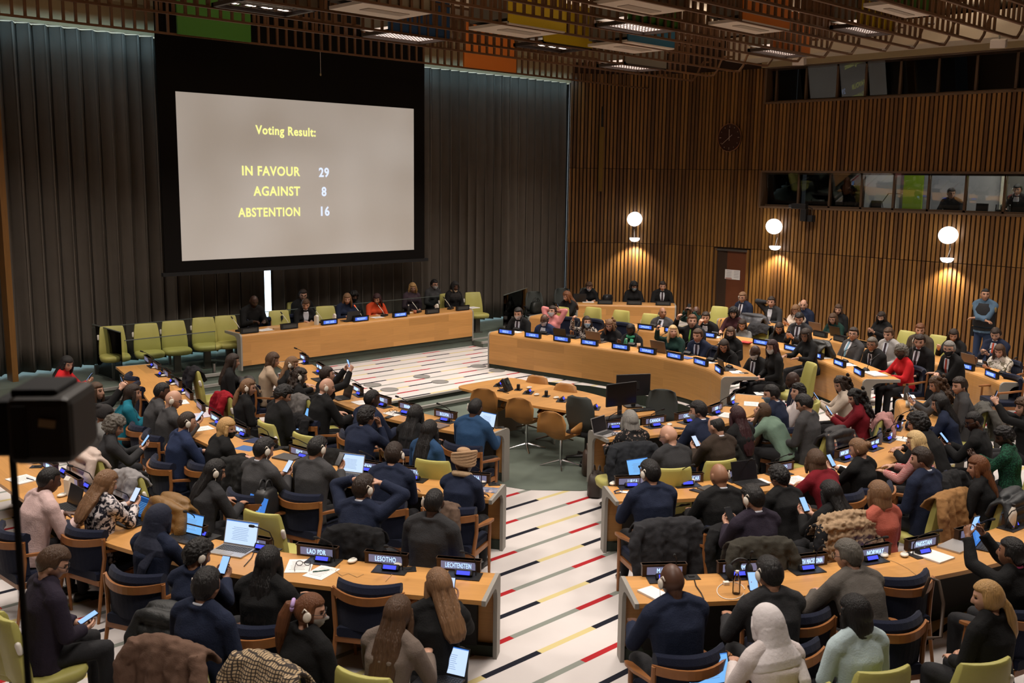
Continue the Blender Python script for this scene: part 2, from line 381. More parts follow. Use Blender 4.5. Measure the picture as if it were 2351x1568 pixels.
# right-hand wall: walnut battens, straight then curving to meet the curtain, with two bands of booth windows
PATH = spline([(23.08, -3.0), (23.08, 4), (23.08, 10), (23.08, 14.6), (23.05, 15.6), (22.92, 16.6), (22.6, 17.55), (22.05, 18.4), (21.35, 19.0), (20.8, 19.4)], 0.02)
def resample(pl, d):
    out = [pl[0]]; acc = 0
    for a, b in zip(pl, pl[1:]):
        s = (b-a).length
        while acc+s >= d:
            a = a+(b-a)*((d-acc)/s); out.append(a.copy()); s = (b-a).length; acc = 0
        acc += s
    return out
BW = resample(PATH, 0.105)
LO0, LO1, UP0, UP1, WTOP, BAND_Y = 3.47, 4.36, 6.13, 7.0, 7.0, 14.55
DOOR_A, DOOR_B = atX(1720, 577, 23.05), atX(1643, 573, 23.05)
m = MB(); back = MB()
for i in range(len(BW)-1):
    p, q = BW[i], BW[i+1]; c = (p+q)/2; d = (q-p); a = math.atan2(d.y, d.x)
    nrm = Vector((-d.y, d.x)).normalized()
    if c.y < 0: continue
    spans = [(STAGE_Z, 2.325), (2.34, 4.41), (4.425, WTOP)] if c.y > BAND_Y else [(STAGE_Z, 2.325), (2.34, LO0), (LO1, UP0)]
    if DOOR_A.y < c.y < DOOR_B.y: spans = [(2.34, 4.41), (4.425, WTOP)]
    for z0, z1 in spans:
        m.box((c.x+nrm.x*0.02, c.y+nrm.y*0.02, (z0+z1)/2), (0.068, 0.045, z1-z0), (0, 0, a))
    bs = [(0, 8)] if c.y > BAND_Y else [(0, LO0), (LO1, UP0), (UP1, 8)]
    for z0, z1 in bs:
        back.box((c.x-nrm.x*0.06, c.y-nrm.y*0.06, (z0+z1)/2), (d.length+0.012, 0.1, z1-z0), (0, 0, a))
struct(m.build('wall_right_battens', SLAT)); struct(back.build('wall_right', mat('dark_wall_backing', (0.028, 0.012, 0.004), 0.8)))
# door with a notice
dc = (DOOR_A+DOOR_B)/2; dw = DOOR_B.y-DOOR_A.y
DOORM = mat('red_brown_door', (0.105, 0.030, 0.010), 0.5, var=0.15, vscale=5)
door = struct(MB().box((23.10, dc.y, 1.22), (0.06, dw-0.10, 2.05)).build('door_1', DOORM))
struct(MB().box((23.06, DOOR_A.y+0.03, 1.25), (0.08, 0.06, 2.1)).box((23.06, DOOR_B.y-0.03, 1.25), (0.08, 0.06, 2.1)).build('door_frame', SLAT, door))
struct(MB().box((23.045, dc.y, 2.265), (0.06, dw-0.08, 0.05)).build('door_closer', STEEL, door))
a, b = atX(1665, 618, 23.06), atX(1698, 643, 23.06)
n_ = thing('notice', 'white printed notice taped on the red-brown door', 'notice', (23.063, (a.y+b.y)/2, (a.z+b.z)/2))
MB().box((0, 0, 0), (0.006, a.y-b.y, a.z-b.z)).build('sheet', PAPER, n_)
t = MB(); hh, ww = (a.z-b.z), (a.y-b.y)
for c in (0, 1):
    for r in range(5):
        t.box((-0.0045, ww*(0.42-0.5*c-0.17)-0.01, hh*(0.36-0.16*r)), (0.002, ww*0.34, hh*0.05))
t.build('print', mat('grey_print', (0.30, 0.29, 0.30), 0.8), n_)
MB().box((-0.0045, ww*0.24, -hh*0.42), (0.002, ww*0.42, hh*0.09)).build('red_line', mat('red_print', (0.33, 0.10, 0.05), 0.8), n_)

# booth windows
FRAME = mat('brown_window_frame', (0.105, 0.062, 0.034), 0.5, var=0.15, vscale=8)
def band(name, z0, z1, cols, vpx, tilt):
    root = bpy.data.objects.new(name, None); COL.objects.link(root); struct(root)
    ys = [atX(u, vpx, 23.28).y for u in cols]
    y = ys[-1]; step = ys[-2]-ys[-1]
    while y > 1.5: y -= step; ys.append(y)
    f = MB(); yc, yl = (BAND_Y+1)/2, BAND_Y-1
    f.box((23.2, yc, z0-0.015), (0.34, yl, 0.05)); f.box((23.2, yc, z1+0.015), (0.34, yl, 0.05))
    f.box((23.2, BAND_Y, (z0+z1)/2), (0.34, 0.05, z1-z0))
    for y in ys: f.box((23.29, y, (z0+z1)/2), (0.08, 0.055, z1-z0))
    f.box((23.29, yc, z0+0.03), (0.08, yl, 0.05)); f.box((23.29, yc, z1-0.03), (0.08, yl, 0.05))
    struct(f.build('window_frame', FRAME, root))
    edges = [BAND_Y-0.03]+ys
    for k in range(len(edges)-1):
        h = z1-z0
        struct(MB().box((23.31, (edges[k]+edges[k+1])/2, (z0+z1)/2), (0.012, edges[k]-edges[k+1]-0.05, h), (0, tilt, 0)).build('pane', GLASS, root))
    return ys
lo = band('window_1', LO0, LO1, [1834, 1906, 1979, 2053, 2133, 2218, 2308], 435, R(-12))
up = band('window_2', UP0, UP1, [1785, 1853, 1925, 1990, 2069, 2156, 2243, 2335], 170, R(-8.2))
struct(MB().box((23.0, 7.2, UP1+0.08), (0.1, 14.9, 0.14)).build('trim_window_head', mat('ochre_plaster', (0.34, 0.27, 0.155), 0.85)))
struct(MB().box((22.6, 7.5, 7.42), (0.95, 15.4, 0.55)).build('ceiling_soffit', CREAM))
# booths behind the lower band: dark one on the left, a lit one from the fourth pane on
YD, YE = lo[2]+0.02, lo[5]
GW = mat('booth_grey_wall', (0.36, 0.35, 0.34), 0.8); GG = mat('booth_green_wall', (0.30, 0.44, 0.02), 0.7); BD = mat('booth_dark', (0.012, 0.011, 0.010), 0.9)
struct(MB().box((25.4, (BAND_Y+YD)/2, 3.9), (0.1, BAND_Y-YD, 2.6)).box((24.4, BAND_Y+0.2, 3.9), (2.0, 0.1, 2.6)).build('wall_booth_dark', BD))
m = MB(); m.box((25.4, (YD+1)/2, 3.9), (0.1, YD-1, 2.6)); m.box((24.4, YD, 3.9), (2.0, 0.08, 2.6)); struct(m.build('wall_booth_lit', GW))
struct(MB().box((24.4, 7.8, 2.62), (2.2, 14, 0.06)).box((24.4, 7.8, 5.3), (2.2, 14, 0.06)).build('floor_booth', mat('booth_floor', (0.10, 0.10, 0.10), 0.9)))
struct(MB().box((25.3, YE-1.15, 3.9), (0.06, 0.62, 2.5)).box((25.3, lo[3]+0.45, 3.9), (0.06, 0.5, 2.5)).build('wall_booth_green', GG))
struct(MB().box((25.32, YE-0.33, 3.7), (0.06, 0.5, 2.1)).build('door_2', mat('booth_door_grey', (0.10, 0.095, 0.085), 0.6)))
struct(MB().box((25.3, YE-0.05, 3.7), (0.08, 0.06, 2.2)).box((25.3, YE-0.63, 3.7), (0.08, 0.06, 2.2)).build('trim_booth_door', mat('booth_trim', (0.5, 0.48, 0.38), 0.7)))
struct(MB().box((23.85, 7.6, 3.42), (0.9, 13.6, 0.05)).build('trim_booth_counter', mat('booth_counter', (0.30, 0.29, 0.27), 0.6)))
area((24.4, YE-1.6, 5.2), 0.7, 2.6, 60, color=(1.0, 0.93, 0.80), name='booth_lamp', spread=PI)
area((24.4, lo[3]-0.4, 5.2), 0.6, 2.0, 9, color=(0.9, 0.92, 1.0), name='booth_lamp', spread=PI)
# upper booth: plain dark room
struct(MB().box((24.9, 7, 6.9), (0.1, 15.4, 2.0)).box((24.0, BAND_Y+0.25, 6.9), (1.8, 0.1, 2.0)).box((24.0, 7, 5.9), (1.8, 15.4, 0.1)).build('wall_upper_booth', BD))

# ---------------------------------------------------------------- slatted ceiling rails
RAILS = [(17.9, 22.4), (15.65, 21.2), (14.62, 20.6), (13.55, 20.1), (12.42, 19.5), (11.5, 19.2), (10.72, 18.9), (10.05, 18.75), (9.33, 18.7), (8.75, 18.65), (8.15, 18.6), (7.5, 18.55), (6.85, 18.5), (6.2, 18.5), (5.55, 18.5), (4.9, 18.5), (4.2, 18.5)]
for k, (y, x1) in enumerate(RAILS):
    m = MB(); x0 = 1.0 if y > 8 else 3.0
    m.box(((x0+x1)/2, y, RAIL_Z+0.018), (x1-x0, 0.05, 0.036)); m.box(((x0+x1-0.6)/2, y, RAIL_Z+0.62), (x1-0.6-x0, 0.05, 0.04))
    m.tube([(x1-0.01, y, RAIL_Z+0.018), (x1+0.18, y, RAIL_Z+0.03), (x1+0.34, y, RAIL_Z+0.16), (x1+0.5, y, RAIL_Z+0.42), (x1+0.62, y, RAIL_Z+0.52), (x1+0.95, y, RAIL_Z+0.55)], 0.028, 6)
    x = x0+0.1+(k % 3)*0.06
    while x < x1-0.75:
        m.box((x, y, RAIL_Z+0.32), (0.045, 0.035, 0.60)); x += 0.205
    struct(m.build('trim_%d' % (k+1), DARKWOOD))
    if y > 4:
        mm = MB()
        for hx in range(3, int(x1), 4): mm.tube([(hx, y, RAIL_Z+0.6), (hx, y, CEIL_Z)], 0.012, 5)
        struct(mm.build('trim_rail_hanger', DARKWOOD))

# ---------------------------------------------------------------- ceiling boxes: glowing louvres and plain white soffit boxes with one coloured side
COLS = {'green': mat('green_enamel', (0.055, 0.20, 0.022), 0.6), 'blue': mat('blue_enamel', (0.018, 0.075, 0.20), 0.6), 'teal': mat('teal_enamel', (0.015, 0.10, 0.18), 0.6), 'yellow': mat('yellow_enamel', (0.62, 0.44, 0.012), 0.6),
        'orange': mat('orange_enamel', (0.60, 0.17, 0.018), 0.6), 'beige': BEIGE, 'grey': GREYP}
LGLOW = emis('louvre_glow', (1.0, 0.80, 0.70), 3.2); LGLOWD = emis('louvre_glow_spots', (1.0, 0.82, 0.72), 2.2)
LGRID = mat('louvre_grid', (0.10, 0.075, 0.062), 0.4)
def ceiling_box(x0, x1, yn, yf, col, kind, label, zt=0.75):
    cx, cy, w, d = (x0+x1)/2, (yn+yf)/2, x1-x0, yf-yn
    t = thing('ceiling_light' if kind != 'white' else 'ceiling_box', label, 'ceiling light' if kind != 'white' else 'ceiling box', (cx, cy, RAIL_Z+0.02))
    b = MB(); b.box((0, 0.02, zt/2+0.05), (w-0.03, d-0.06, zt-0.1)); b.build('body', GREYP, t)
    MB().box((0, -d/2+0.012, zt/2+0.02), (w, 0.03, zt)).build('side_panel', COLS[col], t)
    for hx in (-w/3, w/3):
        pass
    h = MB().tube([(0, 0, zt-0.1), (0, 0, CEIL_Z-RAIL_Z-0.02)], 0.03, 6); h.build('hanger', DARKWOOD, t)
    if kind == 'white':
        u = MB().box((0, 0, 0.02), (w, d, 0.05)); u.build('underside', WHITEP, t)
        MB().box((0.05, 0, -0.008), (w*0.6, d*0.26, 0.012)).build('air_slot', mat('slot_grey', (0.36, 0.31, 0.26), 0.7), t)
    else:
        fr = MB()
        for s in (-1, 1): fr.box((0, s*(d/2-0.03), 0.02), (w, 0.06, 0.06)); fr.box((s*(w/2-0.03), 0, 0.02), (0.06, d, 0.06))
        fr.build('rim', mat('louvre_rim', (0.035, 0.022, 0.016), 0.5), t)
        if kind == 'glow': MB().box((0, 0, 0.05), (w-0.1, d-0.1, 0.01)).build('diffuser', LGLOW, t)
        else:
            sp = MB()
            for ix in range(4):
                for iy in range(2): sp.ell((-w*0.33+ix*w*0.22, -d*0.2+iy*d*0.4, 0.045), (0.10, 0.055, 0.012), 10, 6)
            sp.build('diffuser', LGLOWD, t)
        g = MB(); nx, ny = (16, 11) if kind == 'glow' else (10, 7)
        for i in range(1, nx): g.box((-w/2+w*i/nx, 0, 0.036), (0.010, d-0.1, 0.007))
        for i in range(1, ny): g.box((0, -d/2+d*i/ny, 0.036), (w-0.1, 0.010, 0.007))
        g.build('louvre', LGRID, t)
        area((cx, cy, RAIL_Z-0.03), w*0.85, d*0.85, LOUVRE_POWER*(1.0 if kind == 'glow' else 0.7), name='ceiling_lamp')
    return t
BOXES = [
 (7.6, 8.9, 13.65, 14.55, 'beige', 'spots', 'ceiling light with beige side and bright spots above the green panel'),
 (8.95, 10.25, 12.45, 13.4, 'beige', 'white', 'large beige-sided ceiling box with white underside over the screen top'),
 (11.0, 12.4, 14.62, 15.5, 'blue', 'glow', 'ceiling light with dark blue side and glowing louvre right of the screen cord'),
 (11.75, 13.1, 12.35, 13.35, 'yellow', 'white', 'ceiling box with broad yellow side and pinkish white underside'),
 (13.75, 15.1, 13.5, 14.32, 'yellow', 'spots', 'ceiling light with yellow side and dark louvre with bright spots'),
 (11.3, 12.6, 9.4, 10.2, 'beige', 'white', 'ceiling box with brown-beige side and white underside at the top edge'),
 (12.9, 14.2, 10.75, 11.5, 'green', 'glow', 'ceiling light with green side and pink glowing louvre'),
 (14.7, 16.1, 12.25, 13.25, 'teal', 'white', 'ceiling box with teal blue side and white underside below the green light'),
 (17.4, 18.85, 14.55, 15.4, 'grey', 'glow', 'ceiling light with grey side and glowing louvre nearest the wood wall'),
 (13.95, 15.35, 9.3, 9.95, 'orange', 'white', 'ceiling box with orange side and white underside, upper of two orange ones'),
 (17.25, 18.65, 10.8, 11.35, 'orange', 'glow', 'ceiling light with orange side and glowing louvre by the upper window'),
 (15.6, 16.85, 8.2, 8.7, 'yellow', 'glow', 'ceiling light with small yellow side and glowing louvre at the upper right'),
 (14.0, 15.35, 6.9, 7.3, 'green', 'white', 'ceiling box with green side and white underside at the top right'),
]
for a in BOXES: ceiling_box(*a)
for x0, x1, col, lab in ((8.62, 10.1, 'green', 'flat green panel hung from the ceiling rails above the screen'), (15.54, 17.2, 'orange', 'flat orange panel hung from the ceiling rails above the right curtain')):
    t = thing('ceiling_panel', lab, 'panel', ((x0+x1)/2, 17.82, RAIL_Z+0.02))
    MB().box((0, 0, 0.5), (x1-x0, 0.05, 1.0)).build('board', COLS[col], t); MB().tube([(0, 0.05, 0.9), (0, 0.05, CEIL_Z-RAIL_Z-0.02)], 0.02, 6).build('hanger', DARKWOOD, t)
SPOT = emis('downlight_glow', (1.0, 0.93, 0.85), 14.0)
for k, (u, v) in enumerate([(420, 4), (718, 42), (772, 50), (833, 57), (1063, 89), (1166, 103), (1363, 130), (2196, 84)]):
    p = at(u, v, CEIL_Z-0.02); p.x = max(-2, min(22.3, p.x)); p.y = min(18.7, p.y)
    if k == 7: p = Vector((20.9, 8.6, 7.88))
    t = thing('downlight', ['small bright downlight above the green hanging panel', 'small bright downlight left of the screen cord', 'small oblong bright downlight right of the screen cord', 'small bright downlight left of the blue ceiling light', 'small bright downlight right of the blue ceiling light', 'small bright downlight in front of the orange hanging panel', 'small bright downlight right of the yellow spot light', 'oval bright downlight above the upper window band'][k], 'downlight', p)
    r = 0.05 if k < 7 else 0.13
    MB().tube([(0, 0, -0.02), (0, 0, 0.02)], r*1.25, 16).build('ring', WHITEP, t); MB().tube([(0, 0, -0.03), (0, 0, -0.018)], r, 16).build('lens', SPOT, t)
# two small white speakers fixed to the soffit
for (u, v), lab in (((1835, 141), 'white boxy speaker fixed above the left end of the upper window'), ((2293, 100), 'white boxy speaker fixed above the upper window near the right edge')):
    p = atX(u, v, 21.95); t = thing('wall_speaker', lab, 'speaker', p)
    MB().box((0, 0, 0), (0.16, 0.30, 0.17), (0.05, -0.25, 0.1)).build('case', mat('pale_speaker', (0.50, 0.44, 0.40), 0.6), t, bevel=0.01)
    MB().tube([(0.02, 0, 0.05), (0.05, 0.02, 0.2), (0.25, 0, 0.22)], 0.018, 6).build('bracket', GREYP, t)
# brass-coloured hanging strip on the curved wall
a, b = atX(1336, 203, 21.3), atX(1336, 446, 21.3)
w_ = 0.13
t = thing('wall_banner', 'tall narrow ochre banner hanging on the slatted wall beside the curtain', 'banner', (21.38, 18.66, 0))
rot = Euler((0, 0, R(-48))).to_matrix()
za, zb = 5.55, 3.78
MB().box((0, 0, (za+zb)/2), (w_, 0.03, za-zb), rot).build('strip', mat('ochre_strip', (0.17, 0.095, 0.010), 0.6), t)
MB().box((0, 0, za+0.28), (0.05, 0.04, 0.55), rot).build('hanger', BLACKM, t)

# ---------------------------------------------------------------- clock
c = atX(1677, 316, 23.02); t = thing('wall_clock', 'round dark red-brown wall clock with dotted hours on slatted wood', 'clock', (22.99, c.y, c.z), R(-90))
rr = 0.365
FACE = mat('clock_face', (0.040, 0.013, 0.006), 0.35); BRASS = mat('copper_rim', (0.30, 0.13, 0.06), 0.3, 0.8); HANDM = mat('pale_hand', (0.42, 0.33, 0.27), 0.5)
MB().tube([(0, 0.03, 0), (0, -0.02, 0)], rr, 40).build('face', FACE, t)
rg = MB(); rg.tube([(rr*math.cos(i*PI/20), -0.02, rr*math.sin(i*PI/20)) for i in range(41)], 0.009, 6); rg.build('rim', BRASS, t)
h = MB()
for i in range(12):
    an = i*PI/6
    for q in ((0.82, 0.74) if i % 3 == 0 else (0.80,)): h.ell((rr*q*math.sin(an), -0.024, rr*q*math.cos(an)), (0.011, 0.006, 0.011), 8, 6)
h.build('hour_dots', HANDM, t)
def hand(an, l0, l1, w, nm):
    d = Vector((math.sin(an), 0, math.cos(an))); MB().tube([d*(-l0)+Vector((0, -0.03, 0)), d*l1+Vector((0, -0.03, 0))], w, 6).build(nm, HANDM, t)
hand(R(-2), 0.08, 0.215, 0.007, 'hour_hand'); hand(R(232), 0.11, 0.285, 0.005, 'minute_hand')

# ---------------------------------------------------------------- wall lamps: a big tilted dish over a small bowl
LAMPW = emis('lamp_white', (1.0, 0.97, 0.95), 4.0)
for k, (u, v, u2, v2, tilt) in enumerate(((1457, 503, 1457, 550, 0.0), (1777, 520, 1779, 569, 0.35), (2177, 540, 2174, 597, 0.3))):
    if k == 0: c, c2 = Vector((22.0, 18.2, atX(u, v, 22.0).z)), Vector((22.0, 18.2, atX(u2, v2, 22.0).z)); c = atX(u, v, 22.05); c2 = atX(u2, v2, 22.05); base = Vector((0.19, 0.16, 0))
    else: c = atX(u, v, 22.85); c2 = atX(u2, v2, 22.85); base = Vector((0.22, 0, 0))
    t = thing('wall_lamp', ['glowing white dish lamp on the curved slatted wall left of the door', 'glowing white dish lamp on slatted wall just right of the door', 'large glowing white dish lamp above the standing guard'][k], 'wall lamp', c)
    d = c2-c
    face = Vector((-1, -0.45, -0.35)).normalized() if k else Vector((-0.75, -0.75, -0.3)).normalized()
    q = face.to_track_quat('Z', 'Y').to_matrix()
    MB().ell((0, 0, 0), (0.21, 0.21, 0.05), 28, 10, q).build('dish', LAMPW, t, True)
    b = MB(); pr = [(0.145, 0.045), (0.135, 0.0), (0.09, -0.045), (0.02, -0.06)]
    b.loft([[(d.x+r*math.cos(2*PI*i/24), d.y+r*math.sin(2*PI*i/24), d.z+z) for i in range(24)] for r, z in pr][::-1]); b.build('bowl', LAMPW, t, True)
    MB().tube([base*0.9, (0, 0, 0)], 0.014, 6).tube([base*0.95+Vector((0, 0, d.z*0.5)), d*1.0], 0.010, 6).box(base*1.0+Vector((0, 0, d.z*0.5)), (0.05, 0.08, 0.10)).build('arm', STEEL, t)
    MB().box(face*0.053+q @ Vector((0.0, 0.13, 0)), (0.012, 0.012, 0.012)).build('stud', BLACK, t)
    l = bpy.data.lights.new('wall_lamp_light', 'SPOT'); l.energy = WALL_LAMP_POWER*2.2; l.color = (1.0, 0.86, 0.66); l.spot_size = R(120); l.spot_blend = 0.6; l.shadow_soft_size = 0.06
    lo_ = bpy.data.objects.new('wall_lamp_light', l); COL.objects.link(lo_); lo_.location = c+d*1.25-base*0.05; lo_.rotation_euler = (Vector((base.x, base.y, -1.0)).to_track_quat('-Z', 'Y')).to_euler()

# robotic camera below the lower window band
p = atX(1845, 492, 22.80); t = thing('video_camera', 'black robotic video camera bracketed below the lower booth window', 'camera', p)
MB().box((0.0, -0.02, -0.02), (0.15, 0.16, 0.30)).build('pan_head', BLACK, t, bevel=0.01)
MB().box((0.0, 0.12, 0.20), (0.15, 0.40, 0.13)).build('body', BLACK, t, bevel=0.01)
MB().tube([(0, 0.31, 0.2), (-0.01, 0.41, 0.2)], 0.05, 12).build('lens', BLACK, t)
MB().box((0.09, -0.08, -0.1), (0.16, 0.30, 0.16)).build('bracket', BLACKM, t)
MB().tube([(0, -0.1, 0.2), (0.02, -0.22, 0.15), (0.04, -0.2, -0.05), (0.05, -0.1, -0.1)], 0.012, 5).build('cable', BLACKM, t)

# ---------------------------------------------------------------- the projection screen
SY = 18.6
def ys(u, v): p = atY(u, v, SY); return p.x, p.z
SX0, SX1, SZ0, SZ1 = 8.90, 14.69, 2.41, 5.66
t = thing('projection_screen', 'huge projection screen in a black border showing the voting result', 'screen', ((SX0+SX1)/2, SY, 0))
def rel(x): return x-(SX0+SX1)/2
b = MB(); X0, X1, Z0, Z1 = rel(8.55), rel(15.0), 2.16, 7.35
b.box(((X0+rel(SX0))/2, 0, (Z0+Z1)/2), (rel(SX0)-X0, 0.04, Z1-Z0)); b.box(((X1+rel(SX1))/2, 0, (Z0+Z1)/2), (X1-rel(SX1), 0.04, Z1-Z0))
b.box((0, 0, (SZ1+Z1)/2), (SX1-SX0, 0.04, Z1-SZ1)); b.box((0, 0, (SZ0+Z0)/2), (SX1-SX0, 0.04, SZ0-Z0)); b.build('border', SCREENBLACK, t)
MB().box((0, 0, 2.16), (6.6, 0.09, 0.07)).build('bottom_bar', BLACKM, t)
MB().box((0, 0.02, 7.6), (6.7, 0.3, 0.5)).build('roller_case', BLACKM, t)
m, nt, bb = _new('projected_picture'); L = nt.links.new
bb.inputs['Base Color'].default_value = (0.25, 0.24, 0.23, 1); bb.inputs['Roughness'].default_value = 0.9
n = nt.nodes.new('ShaderNodeTexNoise'); n.inputs['Scale'].default_value = 0.55; n.inputs['Detail'].default_value = 1
tc = nt.nodes.new('ShaderNodeTexCoord'); L(tc.outputs['Object'], n.inputs['Vector'])
cr = nt.nodes.new('ShaderNodeValToRGB'); cr.color_ramp.elements[0].position = 0.3; cr.color_ramp.elements[1].position = 0.7
cr.color_ramp.elements[0].color = (0.27, 0.225, 0.185, 1); cr.color_ramp.elements[1].color = (0.36, 0.315, 0.275, 1)
L(n.outputs['Fac'], cr.inputs[0]); L(cr.outputs[0], bb.inputs['Emission Color']); bb.inputs['Emission Strength'].default_value = 0.80
MB().box((0, 0.0, (SZ0+SZ1)/2), (SX1-SX0, 0.02, SZ1-SZ0)).build('picture', m, t)
PULL = thing('pull_cord', 'thin pale pull cord hanging in front of the black screen top', 'cord', (atY(735, 100, 17.95).x, 17.95, 0))
MB().tube([(0, 0, atY(735, 60, 17.95).z), (0, 0, atY(735, 168, 17.95).z)], 0.006, 5).build('cord', mat('pale_cord', (0.45, 0.42, 0.38), 0.6), PULL)
MB().ell((0, 0, atY(735, 171, 17.95).z), (0.018, 0.018, 0.03), 8, 6).build('tassel', mat('tan_knob', (0.4, 0.3, 0.15), 0.5), PULL)

# lettering ------------------------------------------------------------
_TX = {}
def text_mesh(s, size, bold=0.0, sx=1.0, align='CENTER', extrude=0.002):
    """lettering lying in the XZ plane, read from -Y, centred on its middle line"""
    k = (s, size, bold, sx, align)
    if k not in _TX:
        cu = bpy.data.curves.new('lettering', 'FONT'); cu.body = s; cu.size = size; cu.align_x = align; cu.align_y = 'CENTER'; cu.offset = bold; cu.extrude = extrude; cu.resolution_u = 3; cu.space_character = 1.10
        o = bpy.data.objects.new('lettering', cu); COL.objects.link(o)
        bpy.context.view_layer.update()
        me = bpy.data.meshes.new_from_object(o.evaluated_get(bpy.context.evaluated_depsgraph_get()))
        bpy.data.objects.remove(o); bpy.data.curves.remove(cu)
        me.transform(Matrix.Rotation(R(90), 4, 'X') @ Matrix.Diagonal((sx, 1, 1, 1))); me.materials.clear(); _TX[k] = me
    return _TX[k]
def letters(s, size, material, parent, loc, bold=0.0, sx=1.0, align='CENTER', name='lettering', rot=(0, 0, 0)):
    me = text_mesh(s, size, bold, sx, align).copy(); me.materials.append(material)
    o = link(name, me, parent); o.location = loc; o.rotation_euler = rot; return o
TY = emis('projected_yellow', (0.82, 0.80, 0.27), 1.0); TW = emis('projected_blue_white', (0.66, 0.73, 1.0), 1.0)
def put(s, u, v, hpx, material, align='CENTER', sx=0.92):
    x, z = ys(u, v); _, z2 = ys(u, v+hpx)
    letters(s, (z-z2)*1.38, material, t, (rel(x), -0.016, z), bold=(z-z2)*0.035, sx=sx, align=align)
put('Voting Result:', 657, 302, 20, TY); put('IN FAVOUR', 687, 395, 21, TY, 'RIGHT'); put('AGAINST', 688, 440, 21, TY, 'RIGHT'); put('ABSTENTION', 689, 487, 20, TY, 'RIGHT', 0.88)
put('29', 743, 397, 21, TW); put('8', 743, 441, 21, TW); put('16', 744, 486, 21, TW)
# ================================================================ DESKS: three rings of a horseshoe, each desk curved, its name plates on the inner edge
# name: (floor z, desk height, depth, +1/-1 outward side, inner edge from end to end, label)
DESKS = {
 'L1': (0, .75, .64, [(5.61, 5.96), (5.14, 6.61), (4.79, 7.14), (4.47, 7.70), (4.14, 8.54), (3.97, 9.25), (3.90, 10.2), (3.90, 11.7), (3.96, 12.9)], 'curved oak desk left of the aisle nearest the viewer, with LIECHTENSTEIN and LESOTHO plates'),
 'L2': (0, .75, .64, [(7.39, 7.76), (6.93, 8.49), (6.62, 9.15), (6.40, 9.86), (6.31, 10.6), (6.33, 11.4), (6.42, 12.5), (6.80, 14.0), (7.17, 15.3), (7.54, 17.0)], 'long curved oak desk second from the viewer left of the aisle'),
 'L3': (0, .75, .62, [(9.17, 9.56), (8.95, 10.37), (8.82, 11.3), (8.86, 12.2), (9.06, 13.0), (9.33, 13.9), (9.60, 14.8), (9.83, 15.6)], 'curved oak desk left of the centre table with the BOLIVIA plate'),
 'R1': (0, .75, .62, [(6.38, 5.18), (6.80, 4.85), (7.35, 4.47), (7.95, 4.16), (8.56, 3.91), (9.25, 3.68), (10.05, 3.50), (11.2, 3.42)], 'curved oak desk right of the aisle nearest the viewer, with MYANMAR and PAKISTAN plates'),
 'R2': (0, .75, .60, [(8.20, 6.96), (8.69, 6.62), (9.28, 6.30), (10.30, 5.95), (11.15, 5.83), (12.1, 5.80), (12.8, 5.88), (13.5, 6.10), (14.3, 6.42), (15.05, 6.85)], 'curved oak desk right of the aisle, second from the viewer, with LIBYA and MADAGASCAR plates'),
 'R3': (0, .75, .58, [(9.95, 8.74), (10.4, 8.55), (10.9, 8.40), (11.4, 8.30), (12.0, 8.27), (12.7, 8.44), (13.4, 8.76)], 'short curved oak desk right of the centre table with BULGARIA and CANADA plates'),
 'F1': (.2, .75, .60, [(13.83, 15.0), (14.0, 13.9), (14.13, 13.1), (14.24, 12.3), (14.32, 11.6), (14.33, 11.0), (14.24, 10.3), (14.0, 9.65), (13.58, 9.12)], 'long oak desk beyond the centre table with GREECE to CROATIA plates'),
 'F2': (.2, .75, .60, [(16.2, 16.2), (16.45, 15.1), (16.6, 13.8), (16.74, 12.7), (16.85, 11.6), (16.88, 10.7), (16.78, 9.95), (16.5, 9.25), (16.1, 8.55), (15.65, 7.95), (15.22, 7.5)], 'long oak desk in the second far row ending beside the person in a red jacket'),
 'F3': (.2, .75, .60, [(19.4, 13.2), (19.2, 12.1), (18.8, 10.4), (18.3, 9.2), (17.85, 7.8), (17.4, 6.75), (17.1, 6.3), (16.72, 5.9)], 'oak desk in the rear far row, its near end by the right edge'),
 'FB': (.2, .75, .55, [(18.85, 17.1), (19.7, 16.25), (20.55, 15.3)], 'short pale oak desk standing before the slatted wood wall left of the door'),
 'PD': (.35, .72, .62, [(15.36, 17.25), (13.0, 17.25), (11.0, 17.25), (9.42, 17.25)], 'straight oak podium desk under the screen with the PRESIDENT plate'),
}
CENTRE = Vector((11.6, 12.0))
INNER = {}
